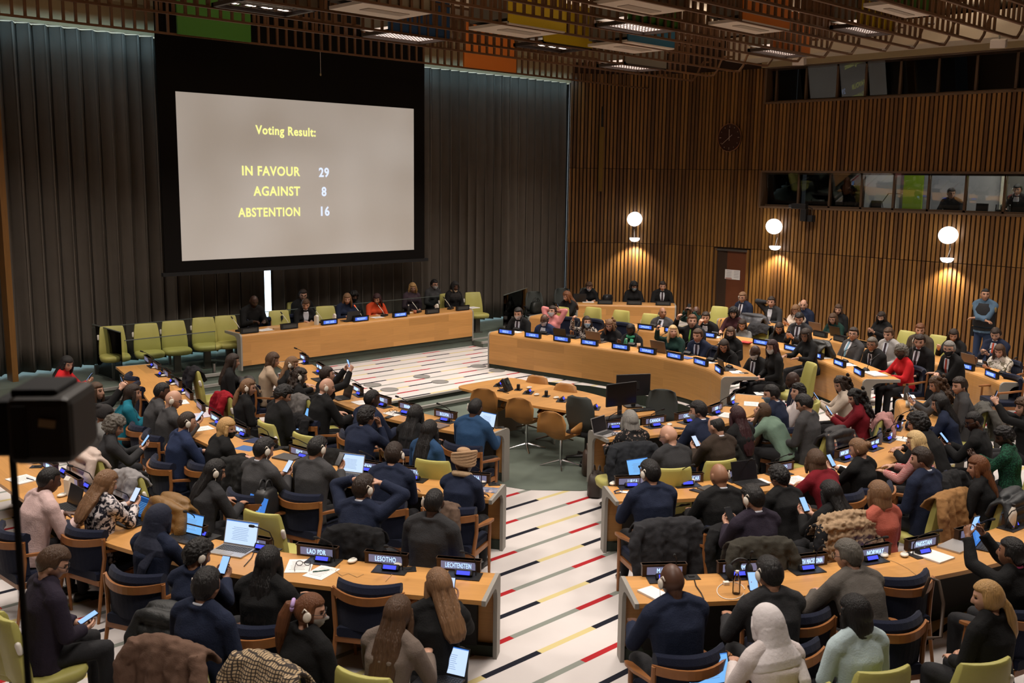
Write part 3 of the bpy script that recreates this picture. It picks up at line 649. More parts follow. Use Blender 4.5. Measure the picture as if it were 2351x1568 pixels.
def make_desk(key):
    fz, h, dep, pts, label = DESKS[key]
    pl = spline(pts, 0.10)
    nr = normals(pl, 1)
    mid = len(pl)//2
    want = (pl[mid]-CENTRE) if key not in ('PD', 'FB') else (Vector((0, 1)) if key == 'PD' else Vector((1, 1)))
    if nr[mid].dot(want) < 0: nr = [-n for n in nr]
    INNER[key] = (pl, nr, fz+h)
    L_ = [0.0]
    for a, b in zip(pl, pl[1:]): L_.append(L_[-1]+(b-a).length)
    flip = ((pl[1]-pl[0]).x*nr[0].y-(pl[1]-pl[0]).y*nr[0].x) < 0
    root = thing('curved_desk' if key not in ('PD', 'FB') else 'podium_desk' if key == 'PD' else 'side_desk', label, 'desk', (pl[0].x, pl[0].y, fz))
    base = pl[0]
    th, rr = 0.038, 0.075
    # section of the veneered shell: (outward distance, height)
    outer = [(dep, h)]+[(rr-rr*math.sin(a), h-rr+rr*math.cos(a)) for a in (0, .4, .8, 1.2, PI/2)]+[(0.0, 0.09)]
    inner = [(0.042, 0.09)]+[(0.042+0.045*(1-math.sin(a)), h-th-0.045*(1-math.cos(a))) for a in (PI/2, .8, 0)]+[(dep, h-th)]
    sec = outer+inner
    s_ = [0.0]
    for a, b in zip(sec, sec[1:]): s_.append(s_[-1]+math.hypot(b[0]-a[0], b[1]-a[1]))
    mb = MB(); n = len(sec); uvs = []
    rings = [[(p.x-base.x+q.x*d, p.y-base.y+q.y*d, z) for d, z in sec] for p, q in zip(pl, nr)]
    if flip: rings = [r for r in rings]
    mb.loft(rings, 0, True)
    me = mb.mesh('shell', OAK)
    uvl = me.uv_layers.new(name='UVMap')
    for poly in me.polygons:
        for li, vi in zip(poly.loop_indices, poly.vertices):
            k, i = divmod(vi, n); uvl.data[li].uv = (L_[k], s_[i])
    bm = bmesh.new(); bm.from_mesh(me); bmesh.ops.recalc_face_normals(bm, faces=bm.faces); bm.to_mesh(me); bm.free()
    link('oak_shell', me, root)
    pb = MB(); pb.loft([[(p.x-base.x+q.x*d, p.y-base.y+q.y*d, z) for d, z in ((0.02, 0.0), (0.02, 0.1), (0.10, 0.1), (0.10, 0.0))] for p, q in zip(pl, nr)]); pb.build('plinth', PLINTH, root)
    # near-black filler under the top, its colour standing for the shade there
    cb = MB(); cb.loft([[(p.x-base.x+q.x*d, p.y-base.y+q.y*d, z) for d, z in ((0.05, 0.1), (0.05, h-th-0.03), (0.12, h-th-0.03), (0.12, 0.1))] for p, q in zip(pl[2:-2], nr[2:-2])]); cb.build('under_top_shade', DESKSHADE, root)
    # grey end panels shaped like a rounded inverted L
    for e, sgn in ((0, -1), (-1, 1)):
        p, q = pl[e], nr[e]; tdir = (pl[1]-pl[0]).normalized()*-1 if e == 0 else (pl[-1]-pl[-2]).normalized()
        r2 = 0.13
        prof = [(dep+0.005, h+0.001)]+[(rr-rr*math.sin(a)-0.004, h-rr+rr*math.cos(a)+0.002) for a in (0, .4, .8, 1.2, PI/2)]+[(-0.004, 0.0), (0.14, 0.0)]+[(0.14+r2*(1-math.cos(a)), h-0.06-r2+r2*math.sin(a)) for a in (0, .4, .8, 1.2, PI/2)]+[(dep+0.005, h-0.045)]
        g = MB()
        A = [(p.x-base.x+q.x*d+tdir.x*0.0, p.y-base.y+q.y*d+tdir.y*0.0, z) for d, z in prof]; B = [(x+tdir.x*0.035, y+tdir.y*0.035, z) for x, y, z in A]
        g.loft([A, B]); g.build('end_panel', GREYEND, root)
    return root
for k in DESKS: make_desk(k)

def nearest(key, x, y):
    pl, nr, z = INNER[key]
    i = min(range(len(pl)), key=lambda k: (pl[k]-Vector((x, y))).length_squared)
    return pl[i], nr[i], z
def on_desk(key, u, v, off=None):
    """a point on the worktop seen at (u, v); off forces the distance from the inner edge"""
    z = INNER[key][2]; p = at(u, v, z); e, n, _ = nearest(key, p.x, p.y)
    if off is not None:
        t = Vector((-n.y, n.x)); s = (Vector((p.x, p.y))-e).dot(t); q = e+t*s+n*off; return Vector((q.x, q.y, z)), n
    return p, n
def facing(n): return math.atan2(n.x, -n.y)          # rz that turns local +Y to -n (from the seat towards the inner edge)

# centre table ---------------------------------------------------------
def rounded(poly, r, n=6):
    out = []
    for i in range(len(poly)):
        a, b, c = Vector(poly[i-1]), Vector(poly[i]), Vector(poly[(i+1) % len(poly)])
        d1, d2 = (a-b).normalized(), (c-b).normalized()
        for k in range(n+1):
            t = k/n; p1, p2 = b+d1*r, b+d2*r
            out.append((1-t)**2*p1+2*t*(1-t)*b+t*t*p2)
    return [(p.x, p.y) for p in out]
t = thing('centre_table', 'long oak table in the sunken centre with a black telephone on it', 'table', (11.0, 10.4, 0))
T_ = [(10.38, 12.1), (11.62, 12.1), (11.72, 10.4), (11.5, 8.74), (10.72, 8.86), (10.36, 10.4)]
MB().prism(rounded([(x-11.0, y-10.4) for x, y in T_], 0.22), 0.705, 0.74).build('tabletop', OAKO, t)
for y in (1.1, -1.1): MB().box((0.03, y, 0.355), (0.55, 0.12, 0.70)).build('pedestal', GREYEND, t)

# ---------------------------------------------------------------- name plates, consoles, earpieces
def plate(key, u, v, text, style='near', label=None, two=True):
    p, n = on_desk(key, u, v, 0.055)
    rz = facing(n)            # local -Y looks to the seats
    far = style != 'near'
    if far: rz += PI                     # local -Y looks into the horseshoe
    lab = label or 'dark name plate reading %s' % text
    t = thing('name_plate', lab, 'name plate', (p.x, p.y, p.z), rz)
    w, h = (0.385, 0.108)
    b = MB(); b.box((0, 0, h/2), (w, 0.05, h)); b.box((0, 0, h-0.006), (w+0.012, 0.062, 0.012)); b.build('frame', PLATEWOOD if not far else BLACK, t)
    lit = PLATELCD if style == 'near' else PLATELCDB if style == 'far' else PLATEOFF
    MB().box((0, -0.0265, h*0.5-0.002), (w*0.80, 0.006, h*0.62)).build('display', lit, t)
    if style == 'near': MB().box((0, 0.0265, h*0.5-0.002), (w*0.80, 0.006, h*0.62)).build('display', PLATELCDB, t)
    if text and style != 'off':
        L0 = len(text); size = 0.064; sx = min(0.64, 0.76*w/(0.0480*L0))
        letters(text, size, PLATETEXT if style == 'near' else PLATETEXTB, t, (0, -0.031, h*0.5-0.003), bold=0.0, sx=sx)
    return t
def mic_console(key, u, v, label, side=1, stick=1):
    """a black desk plate with a tilted blue display and a gooseneck microphone"""
    p, n = on_desk(key, u, v)
    e, n, _ = nearest(key, p.x, p.y)
    rz = facing(n)
    t = thing('microphone_console', label, 'microphone console', (p.x, p.y, p.z), rz)
    MB().box((0, 0, 0.004), (0.30, 0.17, 0.008)).build('base_plate', BLACK, t)
    MB().box((0, 0.0, 0.03), (0.155, 0.06, 0.05), (R(-35), 0, 0)).build('housing', BLACK, t, bevel=0.006)
    MB().box((0, -0.0285, 0.042), (0.115, 0.004, 0.033), (R(-35), 0, 0)).build('blue_display', BLUELCD, t)
    if stick:
        g = MB(); q = [(0.10*side, 0.02, 0.0), (0.10*side, 0.02, 0.10), (0.09*side, -0.02, 0.19), (0.05*side, -0.12, 0.26), (0.03*side, -0.17, 0.285)]
        g.tube(q, 0.0055, 5); g.build('gooseneck', BLACKM, t)
        MB().capsule((0.03*side, -0.17, 0.285), (0.02*side, -0.205, 0.30), 0.013, 0.013, 8).build('microphone', BLACKM, t)
    return t
def earpiece_pod(u, v, z, label, rz=0):
    p = at(u, v, z); t = thing('earpiece', label, 'earpiece', (p.x, p.y, z), rz)
    MB().ell((0, 0, 0.017), (0.055, 0.038, 0.018), 14, 8).build('shell', WHITEPL, t, True)
    MB().ell((0.01, 0, 0.033), (0.025, 0.02, 0.006), 10, 6).build('cushion', mat('ear_grey', (0.40, 0.38, 0.34), 0.7), t, True)
    return t
def socket(u, v, z, label, rz=0):
    p = at(u, v, z); t = thing('socket_plate', label, 'socket plate', (p.x, p.y, z), rz)
    MB().box((0, 0, 0.003), (0.13, 0.11, 0.006)).build('plate', BLACK, t); MB().box((0, 0.01, 0.009), (0.05, 0.03, 0.006)).build('outlet', BLACKM, t)

PL = [  # desk, (u, v) of the plate's foot, text, style, label tail
 ('L1', 1053, 1310, 'LIECHTENSTEIN', 'near'), ('L1', 885, 1297, 'LESOTHO', 'near'), ('L1', 730, 1277, 'LAO PDR', 'near'), ('L1', 592, 1250, 'JAMAICA', 'near'), ('L1', 455, 1218, 'IRAN (ISLAMIC REPUBLIC OF)', 'near'),
 ('L1', 276, 1158, 'INDONESIA', 'near'), ('L1', 192, 1108, 'INDIA', 'near'), ('L1', 138, 1075, 'HAITI', 'near'), ('L1', 96, 1048, 'GUATEMALA', 'near'),
 ('L2', 1090, 1103, 'LIBERIA', 'near'), ('L2', 955, 1093, 'LATVIA', 'near'), ('L2', 852, 1075, 'JAPAN', 'near'), ('L2', 704, 1043, 'ITALY', 'near'), ('L2', 633, 1018, 'ISRAEL', 'near'), ('L2', 566, 993, 'IRELAND', 'near'), ('L2', 509, 966, 'HUNGARY', 'near'),
 ('L3', 1020, 960, 'BOLIVIA', 'near'), ('L3', 929, 943, 'BENIN', 'near'), ('L3', 876, 925, 'BELIZE', 'near'), ('L3', 824, 900, 'BELGIUM', 'near'), ('L3', 774, 874, 'BELARUS', 'near'), ('L3', 731, 849, 'BANGLADESH', 'near'), ('L3', 700, 826, 'AUSTRIA', 'near'),
 ('R1', 1520, 1315, 'MALTA', 'near'), ('R1', 1690, 1308, 'MYANMAR', 'near'), ('R1', 1845, 1294, 'NORTH MACEDONIA', 'near'), ('R1', 1992, 1272, 'NORWAY', 'near'), ('R1', 2112, 1256, 'PAKISTAN', 'near'), ('R1', 2222, 1231, 'PHILIPPINES', 'near'), ('R1', 2318, 1195, 'POLAND', 'near'),
 ('R2', 1447, 1110, 'LIBYA', 'near'), ('R2', 1574, 1106, 'MADAGASCAR', 'near'), ('R2', 1692, 1093, 'MAURITIUS', 'near'), ('R2', 1786, 1080, 'MEXICO', 'near'), ('R2', 1938, 1046, 'NEW ZEALAND', 'near'), ('R2', 2000, 1022, 'NICARAGUA', 'near'), ('R2', 2034, 1002, 'NIGERIA', 'near'), ('R2', 2053, 975, 'OMAN', 'near'),
 ('R3', 1408, 978, 'BULGARIA', 'near'), ('R3', 1502, 973, 'CANADA', 'near'), ('R3', 1578, 963, 'CHILE', 'near'), ('R3', 1641, 944, 'CHINA', 'near'), ('R3', 1676, 922, 'COLOMBIA', 'near'), 
 ('F1', 1156, 768, 'GREECE', 'far'), ('F1', 1218, 776, 'GABON', 'far'), ('F1', 1283, 785, 'FRANCE', 'far'), ('F1', 1349, 793, 'FINLAND', 'far'), ('F1', 1420, 803, 'ESWATINI', 'far'), ('F1', 1487, 811, 'DENMARK', 'far'), ('F1', 1548, 823, 'CZECHIA', 'far'), ('F1', 1602, 838, 'CROATIA', 'far'), ('F1', 1645, 855, 'COTE D\'IVOIRE', 'far'),
 ('F2', 1473, 758, 'ZIMBABWE', 'far'), ('F2', 1537, 765, 'UNITED STATES', 'far'), ('F2', 1615, 776, 'UNITED KINGDOM', 'far'), ('F2', 1737, 793, 'THAILAND', 'far'), ('F2', 1803, 806, 'SOLOMON ISLANDS', 'far'), ('F2', 1858, 822, 'RUSSIAN FEDERATION', 'far'), ('F2', 1914, 840, 'REPUBLIC OF KOREA', 'far'), ('F2', 1962, 860, 'PORTUGAL', 'far'),
 ('F3', 2222, 847, 'OBSERVER STATES', 'far'), ('F3', 2272, 866, 'STATE OF PALESTINE', 'far'),
 ('PD', 758, 745, 'DISC DESK', 'far'), ('PD', 839, 739, 'PRESIDENT', 'far'), ('PD', 916, 727, 'COUNCIL SECRETARY', 'far'),
]
tails = {'L1': 'on the nearest left desk', 'L2': 'on the second left desk', 'L3': 'on the inner left desk', 'R1': 'on the nearest right desk', 'R2': 'on the second right desk', 'R3': 'on the inner right desk', 'F1': 'on the long far desk', 'F2': 'on the second far desk', 'F3': 'on the rear far desk', 'PD': 'on the podium desk'}
for k, u, v, s, st in PL: plate(k, u, v, s, st, ('dark name plate reading %s ' % s)+tails[k] if len(s.split()) < 3 else 'dark name plate reading %s' % s)
OFF = [('PD', 589, 768, 'unlit black name plate at the left end of the podium desk'), ('PD', 676, 757, 'unlit black name plate before the person leaning over papers on the podium'), ('PD', 984, 718, 'unlit black name plate before the masked person in a grey blazer'), ('PD', 1062, 712, 'unlit black name plate at the right end of the podium desk'),
 ('F3', 1892, 772, 'unlit black name plate before the person in a dark green top'), ('F3', 1934, 783, 'unlit black name plate behind the man with the blue tie'), ('F3', 1985, 795, 'unlit black name plate left of the man in a light grey suit'), ('FB', 1388, 696, 'unlit black name plate on the wall desk by the masked person writing'), ('FB', 1456, 699, 'unlit black name plate on the middle of the wall desk'), ('FB', 1523, 702, 'unlit black name plate on the right of the wall desk')]
for k, u, v, lab in OFF: plate(k, u, v, '', 'off', lab)
for u, v, nb in ((352, 830, 'first from the podium'), (372, 845, 'second from the podium'), (396, 862, 'third from the podium'), (424, 884, 'fourth from the podium'), (446, 912, 'fifth from the podium'), (474, 938, 'sixth from the podium')):
    plate('L2', u, v, '', 'near', 'slim dark name plate seen edge-on along the left desk, '+nb)
# a console at every plate on the near rows; (du, dv) from the plate's foot to the console
for k, u, v, s, st in PL:
    if k in ('PD',): continue
    dx, dy = {'L1': (12, 13), 'L2': (-6, 9), 'L3': (2, 8), 'R1': (6, 16), 'R2': (3, 9), 'R3': (3, 7), 'F1': (30, -9), 'F2': (26, -7), 'F3': (30, -6)}[k]
    mic_console(k, u+dx, v+dy, 'black microphone console with blue display at the %s plate' % s, 1 if len(s) % 2 else -1)
for u, v, nb in ((352, 842, 'first'), (371, 862, 'second'), (396, 879, 'third'), (424, 901, 'fourth')):
    mic_console('L2', u, v, 'microphone console with blue glow on the left desk, %s from the podium' % nb)
for k, u, v, lab in (('L1', 809, 1291, 'white earpiece lying left of the LESOTHO plate'), ('L1', 914, 1300, 'white earpiece lying right of the LESOTHO plate'), ('L1', 83, 1063, 'white earpiece on the left desk behind the dark camera post'), ('L1', 142, 1140, 'white earpiece beside the white drink carton'),
                ('L2', 1112, 1108, 'white earpiece standing by the LIBERIA plate'), ('R1', 2030, 1278, 'white earpiece right of the NORWAY plate'), ('R1', 2076, 1277, 'white earpiece left of the PAKISTAN plate'), ('R2', 1407, 1113, 'white earpiece left of the LIBYA plate'), ('R3', 1537, 977, 'white earpiece right of the CANADA plate'),
                ('L2', 355, 846, 'white earpiece at the far end of the long left desk'), ('L2', 376, 864, 'white earpiece second from the far end of the long left desk'), ('L2', 398, 884, 'white earpiece third from the far end of the long left desk'), ('L2', 424, 905, 'white earpiece before the dark-suited man on the long left desk'), ('L3', 690, 834, 'white earpiece at the far end of the inner left desk')):
    earpiece_pod(u, v, .75, lab, R(20))
for u, v, lab in ((938, 1308, 'square black socket plate right of the LESOTHO earpiece'), (1134, 1112, 'square black socket plate at the LIBERIA desk end'), (1588, 1326, 'black socket plate with plug right of the MALTA plate'), (650, 1028, 'black socket plate with plug on the second left desk'), (84, 1072, 'black socket plate on the far left desk'), (1147, 982, 'square black socket plate at the end of the inner left desk')):
    socket(u, v, .75, lab, R(-35))
# consoles, earpieces and a telephone on the centre table
for u, v, lab in ((1146, 885, 'blue-lit console with coiled cable beside the black telephone'), (1213, 902, 'blue-lit console right of the telephone on the centre table'), (1290, 920, 'blue-lit console in the middle of the centre table'), (1366, 938, 'blue-lit console left of the black monitors')):
    p = at(u, v, .74); t = thing('microphone_console', lab, 'microphone console', p, R(35))
    MB().box((0, 0, 0.004), (0.26, 0.15, 0.008)).build('base_plate', BLACK, t); MB().box((0, 0, 0.03), (0.15, 0.06, 0.045), (R(-35), 0, 0)).build('housing', BLACK, t, bevel=0.006)
    MB().box((0, -0.0285, 0.042), (0.115, 0.004, 0.033), (R(-35), 0, 0)).build('blue_display', BLUELCD, t)
for u, v, lab in ((1215, 892, 'white earpiece behind a centre table console'), (1232, 908, 'white earpiece right of a centre table console'), (1277, 915, 'white earpiece left of the middle console'), (1308, 924, 'white earpiece right of the middle console'), (1337, 934, 'white earpiece near the monitors on the centre table')):
    earpiece_pod(u, v, .74, lab)
for u, v, lab in ((1190, 895, 'black socket post right of the telephone'), (1254, 910, 'black socket post left of the middle console'), (1325, 929, 'black socket post right of the middle console')):
    p = at(u, v, .74); t = thing('socket_post', lab, 'socket', p, R(30)); MB().box((0, 0, 0.003), (0.15, 0.11, 0.006)).build('plate', BLACK, t); MB().box((0, 0, 0.05), (0.05, 0.05, 0.09)).build('post', BLACK, t, bevel=0.012)
p = at(1167, 897, .74); t = thing('telephone', 'black desk telephone with a tilted screen on the centre table', 'telephone', p, R(20))
MB().box((0, 0.03, 0.09), (0.22, 0.05, 0.22), (R(-28), 0, 0)).build('body', BLACK, t, bevel=0.01); MB().box((0.03, 0.015, 0.135), (0.10, 0.006, 0.06), (R(-28), 0, 0)).build('screen', mat('phone_lcd', (0.05, 0.06, 0.055), 0.3), t)
MB().capsule((-0.10, -0.02, 0.04), (-0.10, 0.05, 0.19), 0.024, 0.024).build('handset', BLACK, t, True); MB().box((0, 0.06, 0.008), (0.24, 0.16, 0.016)).build('foot', BLACK, t)
k = MB()
for i in range(4):
    for j in range(3): k.box((0.0+0.035*j, -0.012-0.008*0, 0.09-0.022*i), (0.02, 0.008, 0.012), (R(-28), 0, 0))
k.build('keypad', mat('phone_keys', (0.06, 0.06, 0.06), 0.5), t)

def monitor(u, v, z, rz, label, back=False, w=0.54, h=0.33):
    p = at(u, v, z); t = thing('monitor', label, 'monitor', p, rz)
    MB().box((0, 0, 0.010), (0.24, 0.18, 0.02)).build('foot', BLACK, t); MB().box((0, 0.03, 0.14), (0.06, 0.03, 0.26)).build('stand', BLACK, t)
    MB().box((0, 0, 0.17+h/2), (w, 0.03, h)).build('case', BLACK, t, bevel=0.006)
    MB().box((0, -0.0165, 0.175+h/2), (w-0.025, 0.003, h-0.03)).build('panel', mat('dark_panel', (0.006, 0.005, 0.005), 0.25), t)
    MB().box((0, 0.022, 0.17+h/2), (0.18, 0.02, 0.12)).build('mount', BLACKM, t)
monitor(1425, 957, .74, R(-12), 'black monitor facing the viewer on the centre table end')
monitor(1452, 934, .74, R(150), 'black monitor turned away behind the other on the centre table', True)
for u, v, lab, rz in ((1470, 943, 'black keyboard right of the two monitors on the centre table', R(-20)), (1410, 960, 'black keyboard before the monitors on the centre table', R(-10))):
    p = at(u, v, .74); t = thing('keyboard', lab, 'keyboard', p, rz)
    MB().box((0, 0, 0.010), (0.42, 0.14, 0.02)).build('case', BLACK, t, bevel=0.004); kk = MB()
    for i in range(14):
        for j in range(4): kk.box((-0.19+i*0.029, -0.045+j*0.03, 0.023), (0.022, 0.022, 0.006))
    kk.build('keys', mat('key_black', (0.025, 0.025, 0.026), 0.5), t)

# glass balustrades of the podium
def glass_panel(a, b, z0, z1, label, posts=True):
    a, b = Vector(a), Vector(b); d = b-a; t = thing('glass_balustrade', label, 'glass balustrade', (a.x, a.y, z0), math.atan2(d.y, d.x))
    L_ = d.length; MB().box((L_/2, 0, (z1-z0)/2+0.02), (L_, 0.015, z1-z0-0.04)).build('glass_pane', RAILGLASS, t)
    MB().box((L_/2, 0, z1-z0), (L_, 0.022, 0.014)).build('top_rail', mat('pale_glass_edge', (0.10, 0.115, 0.105), 0.4), t)
    n = max(2, int(L_/1.3)+1)
    for i in range(n): MB().box((0.05+(L_-0.1)*i/(n-1), 0, 0.09), (0.04, 0.05, 0.18)).build('clamp', STEEL, t)
glass_panel((7.15, 18.75), (15.9, 18.75), POD_Z, POD_Z+0.88, 'long glass balustrade with pale top edge behind the podium seats')
glass_panel((7.15, 17.45), (7.15, 18.72), POD_Z, POD_Z+0.95, 'short glass balustrade at the left end of the podium')
glass_panel((7.2, 17.42), (8.95, 17.42), POD_Z, POD_Z+0.80, 'glass balustrade before the row of five lime chairs')
glass_panel((16.55, 17.45), (18.2, 18.3), POD_Z, POD_Z+0.95, 'glass balustrade right of the podium before the curtain')

# ================================================================ CHAIRS
def arm_chair():
    t = thing('armchair', 'x', 'chair', (0, 0, 0))
    # seat and back cushion
    s = MB(); s.loft([[(x*w, y, z) for x, y in ((-1, -0.22), (-0.96, -0.24), (0.96, -0.24), (1, -0.22), (1, 0.22), (0.9, 0.25), (-0.9, 0.25), (-1, 0.22))] for z, w in ((0.39, 0.24), (0.40, 0.26), (0.455, 0.26), (0.47, 0.24))]); s.build('seat', NAVY, t)
    def curve(x, z, off=0.0): return (x, -0.235-0.10*(z-0.42)-off+0.22*(x/0.30)**2*(0.55+0.45*min(1, z/0.8))*0.62, z)
    b = MB(); xs = [-0.27+0.54*i/10 for i in range(11)]
    prof = [(0.0, 0.46), (0.0, 0.62), (0.0, 0.80), (0.025, 0.845), (0.055, 0.862), (0.085, 0.84), (0.085, 0.79), (0.055, 0.765), (0.05, 0.60), (0.05, 0.46)]
    b.loft([[(x, curve(x, z)[1]+o_-0.02, z) for o_, z in prof] for x in xs]); b.build('backrest', NAVY, t, bevel=0.0)
    r = MB(); xs2 = [-0.305+0.61*i/12 for i in range(13)]
    r.loft([[(x, curve(x, 0.75)[1]-0.045+dy, 0.742+0.02*(abs(x)/0.3)**2+dz) for dy, dz in ((-0.013, -0.032), (0.012, -0.034), (0.014, 0.034), (-0.011, 0.036))] for x in xs2]); r.build('back_rail', TEAK, t)
    e = curve(0.305, 0.75)[1]-0.045
    for sx in (-1, 1):
        MB().tube([(sx*0.30, e-0.01, 0.79), (sx*0.295, e+0.0, 0.60), (sx*0.275, e-0.02, 0.42), (sx*0.29, e-0.10, 0.0)], [0.018, 0.020, 0.020, 0.014], 7).build('leg', TEAK, t)
        MB().tube([(sx*0.285, 0.20, 0.60), (sx*0.275, 0.21, 0.40), (sx*0.27, 0.23, 0.0)], [0.017, 0.020, 0.013], 7).build('leg', TEAK, t)
        a = MB(); a.loft([[(sx*0.30+ox*w, y, z+oz) for ox, oz in ((-1, -0.012), (1, -0.012), (1, 0.012), (-1, 0.012))] for y, z, w in ((e, 0.665, 0.012), (e+0.12, 0.65, 0.02), (0.06, 0.632, 0.032), (0.20, 0.620, 0.028), (0.25, 0.612, 0.012))]); a.build('armrest', TEAK, t)
    f = MB(); f.box((0, 0.22, 0.365), (0.54, 0.025, 0.05)); f.box((0, -0.22, 0.365), (0.54, 0.025, 0.05)); f.box((0.262, 0, 0.365), (0.025, 0.44, 0.05)); f.box((-0.262, 0, 0.365), (0.025, 0.44, 0.05)); f.build('seat_frame', TEAK, t)
    return t
def lime_chair():
    t = thing('swivel_chair', 'x', 'chair', (0, 0, 0))
    b = MB(); rings = []
    for z, y, w, th in ((0.44, -0.19, 0.235, 0.04), (0.46, -0.195, 0.245, 0.05), (0.60, -0.215, 0.24, 0.05), (0.78, -0.25, 0.225, 0.045), (0.93, -0.285, 0.205, 0.035), (0.965, -0.295, 0.195, 0.018)):
        ring = []
        for sgn in (1, -1):
            for i in range(7):
                x = -w+2*w*i/6 if sgn > 0 else w-2*w*i/6
                bow = 0.05*(x/w)**2*(0.3+0.7*(z-0.44)/0.5)
                ring.append((x, y+sgn*th*(1 if 0 < i < 6 else 0.72)+bow, z))
        rings.append(ring[::-1])
    b.loft(rings); b.build('backrest', LIME, t, True, bevel=0.006)
    s = MB(); s.loft([[(w*math.copysign(abs(math.cos(a))**0.6, math.cos(a)), 0.03+d*math.copysign(abs(math.sin(a))**0.6, math.sin(a)), z) for a in [2*PI*i/20 for i in range(20)]] for z, w, d in ((0.36, 0.20, 0.18), (0.38, 0.25, 0.235), (0.44, 0.265, 0.255), (0.47, 0.25, 0.24), (0.48, 0.2, 0.19))]); s.build('seat', LIME, t, True)
    MB().box((0, 0.0, 0.18), (0.13, 0.11, 0.36)).build('pedestal', PEDESTAL, t, bevel=0.01)
    MB().box((0, 0, 0.008), (0.22, 0.2, 0.016)).build('foot_plate', PEDESTAL, t)
    MB().capsule((0.235, -0.22, 0.74), (0.235, -0.235, 0.80), 0.022, 0.022).build('earpiece_holder', WHITEPL, t, True)
    return t
def shell_chair():
    t = thing('shell_chair', 'x', 'chair', (0, 0, 0)); b = MB(); rings = []
    path = [(0.24, 0.44, 0.17), (0.20, 0.425, 0.22), (0.05, 0.41, 0.25), (-0.10, 0.42, 0.24), (-0.20, 0.48, 0.22), (-0.25, 0.58, 0.22), (-0.285, 0.72, 0.225), (-0.31, 0.84, 0.18), (-0.315, 0.875, 0.10)]
    for k, (y, z, w) in enumerate(path):
        a_, c_ = path[max(k-1, 0)], path[min(k+1, len(path)-1)]; d = Vector((0, c_[0]-a_[0], c_[1]-a_[1])).normalized(); nn = Vector((0, d.z, -d.y))*-1
        if nn.z < 0 and abs(nn.z) > 0.5: nn = -nn
        cup = 0.09 if 1 < k < 6 else 0.04; top = []; bot = []
        for i in range(9):
            q = -1+2*i/8; p = Vector((w*q, y, z))+nn*(cup*q*q); top.append(p+nn*0.008); bot.append(p-nn*0.008)
        rings.append(top+bot[::-1])
    b.loft(rings); b.build('shell', SHELLWOOD, t, True)
    for sx in (-1, 1):
        a = MB(); a.loft([[(sx*(0.245+dx), y, z+dz) for dx, dz in ((-0.012, -h/2), (0.012, -h/2), (0.02, h/2), (0.0, h/2))] for y, z, h in ((-0.20, 0.60, 0.04), (-0.08, 0.585, 0.10), (0.08, 0.575, 0.16), (0.2, 0.60, 0.11), (0.24, 0.615, 0.05))]); a.build('armrest', SHELLWOOD, t, True)
    MB().tube([(0, 0, 0.05), (0, 0, 0.41)], 0.022, 10).build('column', CHROME, t)
    ft = MB()
    for i in range(4): an = i*PI/2+0.5; ft.tube([(0.02*math.cos(an), 0.02*math.sin(an), 0.09), (0.30*math.cos(an), 0.30*math.sin(an), 0.012)], [0.016, 0.010], 6)
    ft.build('star_base', CHROME, t)
    return t
def office_chair():
    t = thing('office_chair', 'x', 'chair', (0, 0, 0))
    b = MB(); b.loft([[(w*q, y+0.06*q*q, z) for q, y in [(-1+2*i/8, y0) for i in range(9)]]+[(w*q, y0-0.03+0.06*q*q, z) for q in [1-2*i/8 for i in range(9)]] for z, w, y0 in ((0.52, 0.19, -0.20), (0.65, 0.235, -0.22), (0.85, 0.235, -0.25), (1.0, 0.19, -0.28), (1.03, 0.12, -0.285))]); b.build('mesh_back', mat('grey_mesh', (0.035, 0.04, 0.036), 0.7), t, True)
    MB().box((0, 0.02, 0.45), (0.48, 0.46, 0.08)).build('seat', BLACKM, t, bevel=0.03)
    MB().tube([(0, 0, 0.08), (0, 0, 0.42)], 0.03, 8).build('column', BLACK, t)
    f = MB(); c = MB()
    for i in range(5): an = i*2*PI/5; f.tube([(0, 0, 0.10), (0.30*math.cos(an), 0.30*math.sin(an), 0.07)], [0.03, 0.018], 6); c.ell((0.30*math.cos(an), 0.30*math.sin(an), 0.03), (0.03, 0.02, 0.03), 10, 6)
    f.build('star_base', BLACK, t); c.build('casters', BLACK, t)
    for sx in (-1, 1): MB().box((sx*0.27, 0.0, 0.66), (0.06, 0.26, 0.03)).box((sx*0.27, -0.02, 0.56), (0.03, 0.05, 0.2)).build('armrest', BLACK, t)
    return t
PROTO = {'b': arm_chair(), 'g': lime_chair(), 's': shell_chair(), 'o': office_chair()}
USED = set()
def chair(kind, x, y, z, rz, label, group=None):
    p = PROTO[kind]
    if kind not in USED:
        USED.add(kind); p.location = (x, y, z); p.rotation_euler = (0, 0, rz); p['label'] = label
        if group: p['group'] = group
        return p
    if group: return dup(p, (x, y, z), rz, label, group)
    return dup(p, (x, y, z), rz, label)
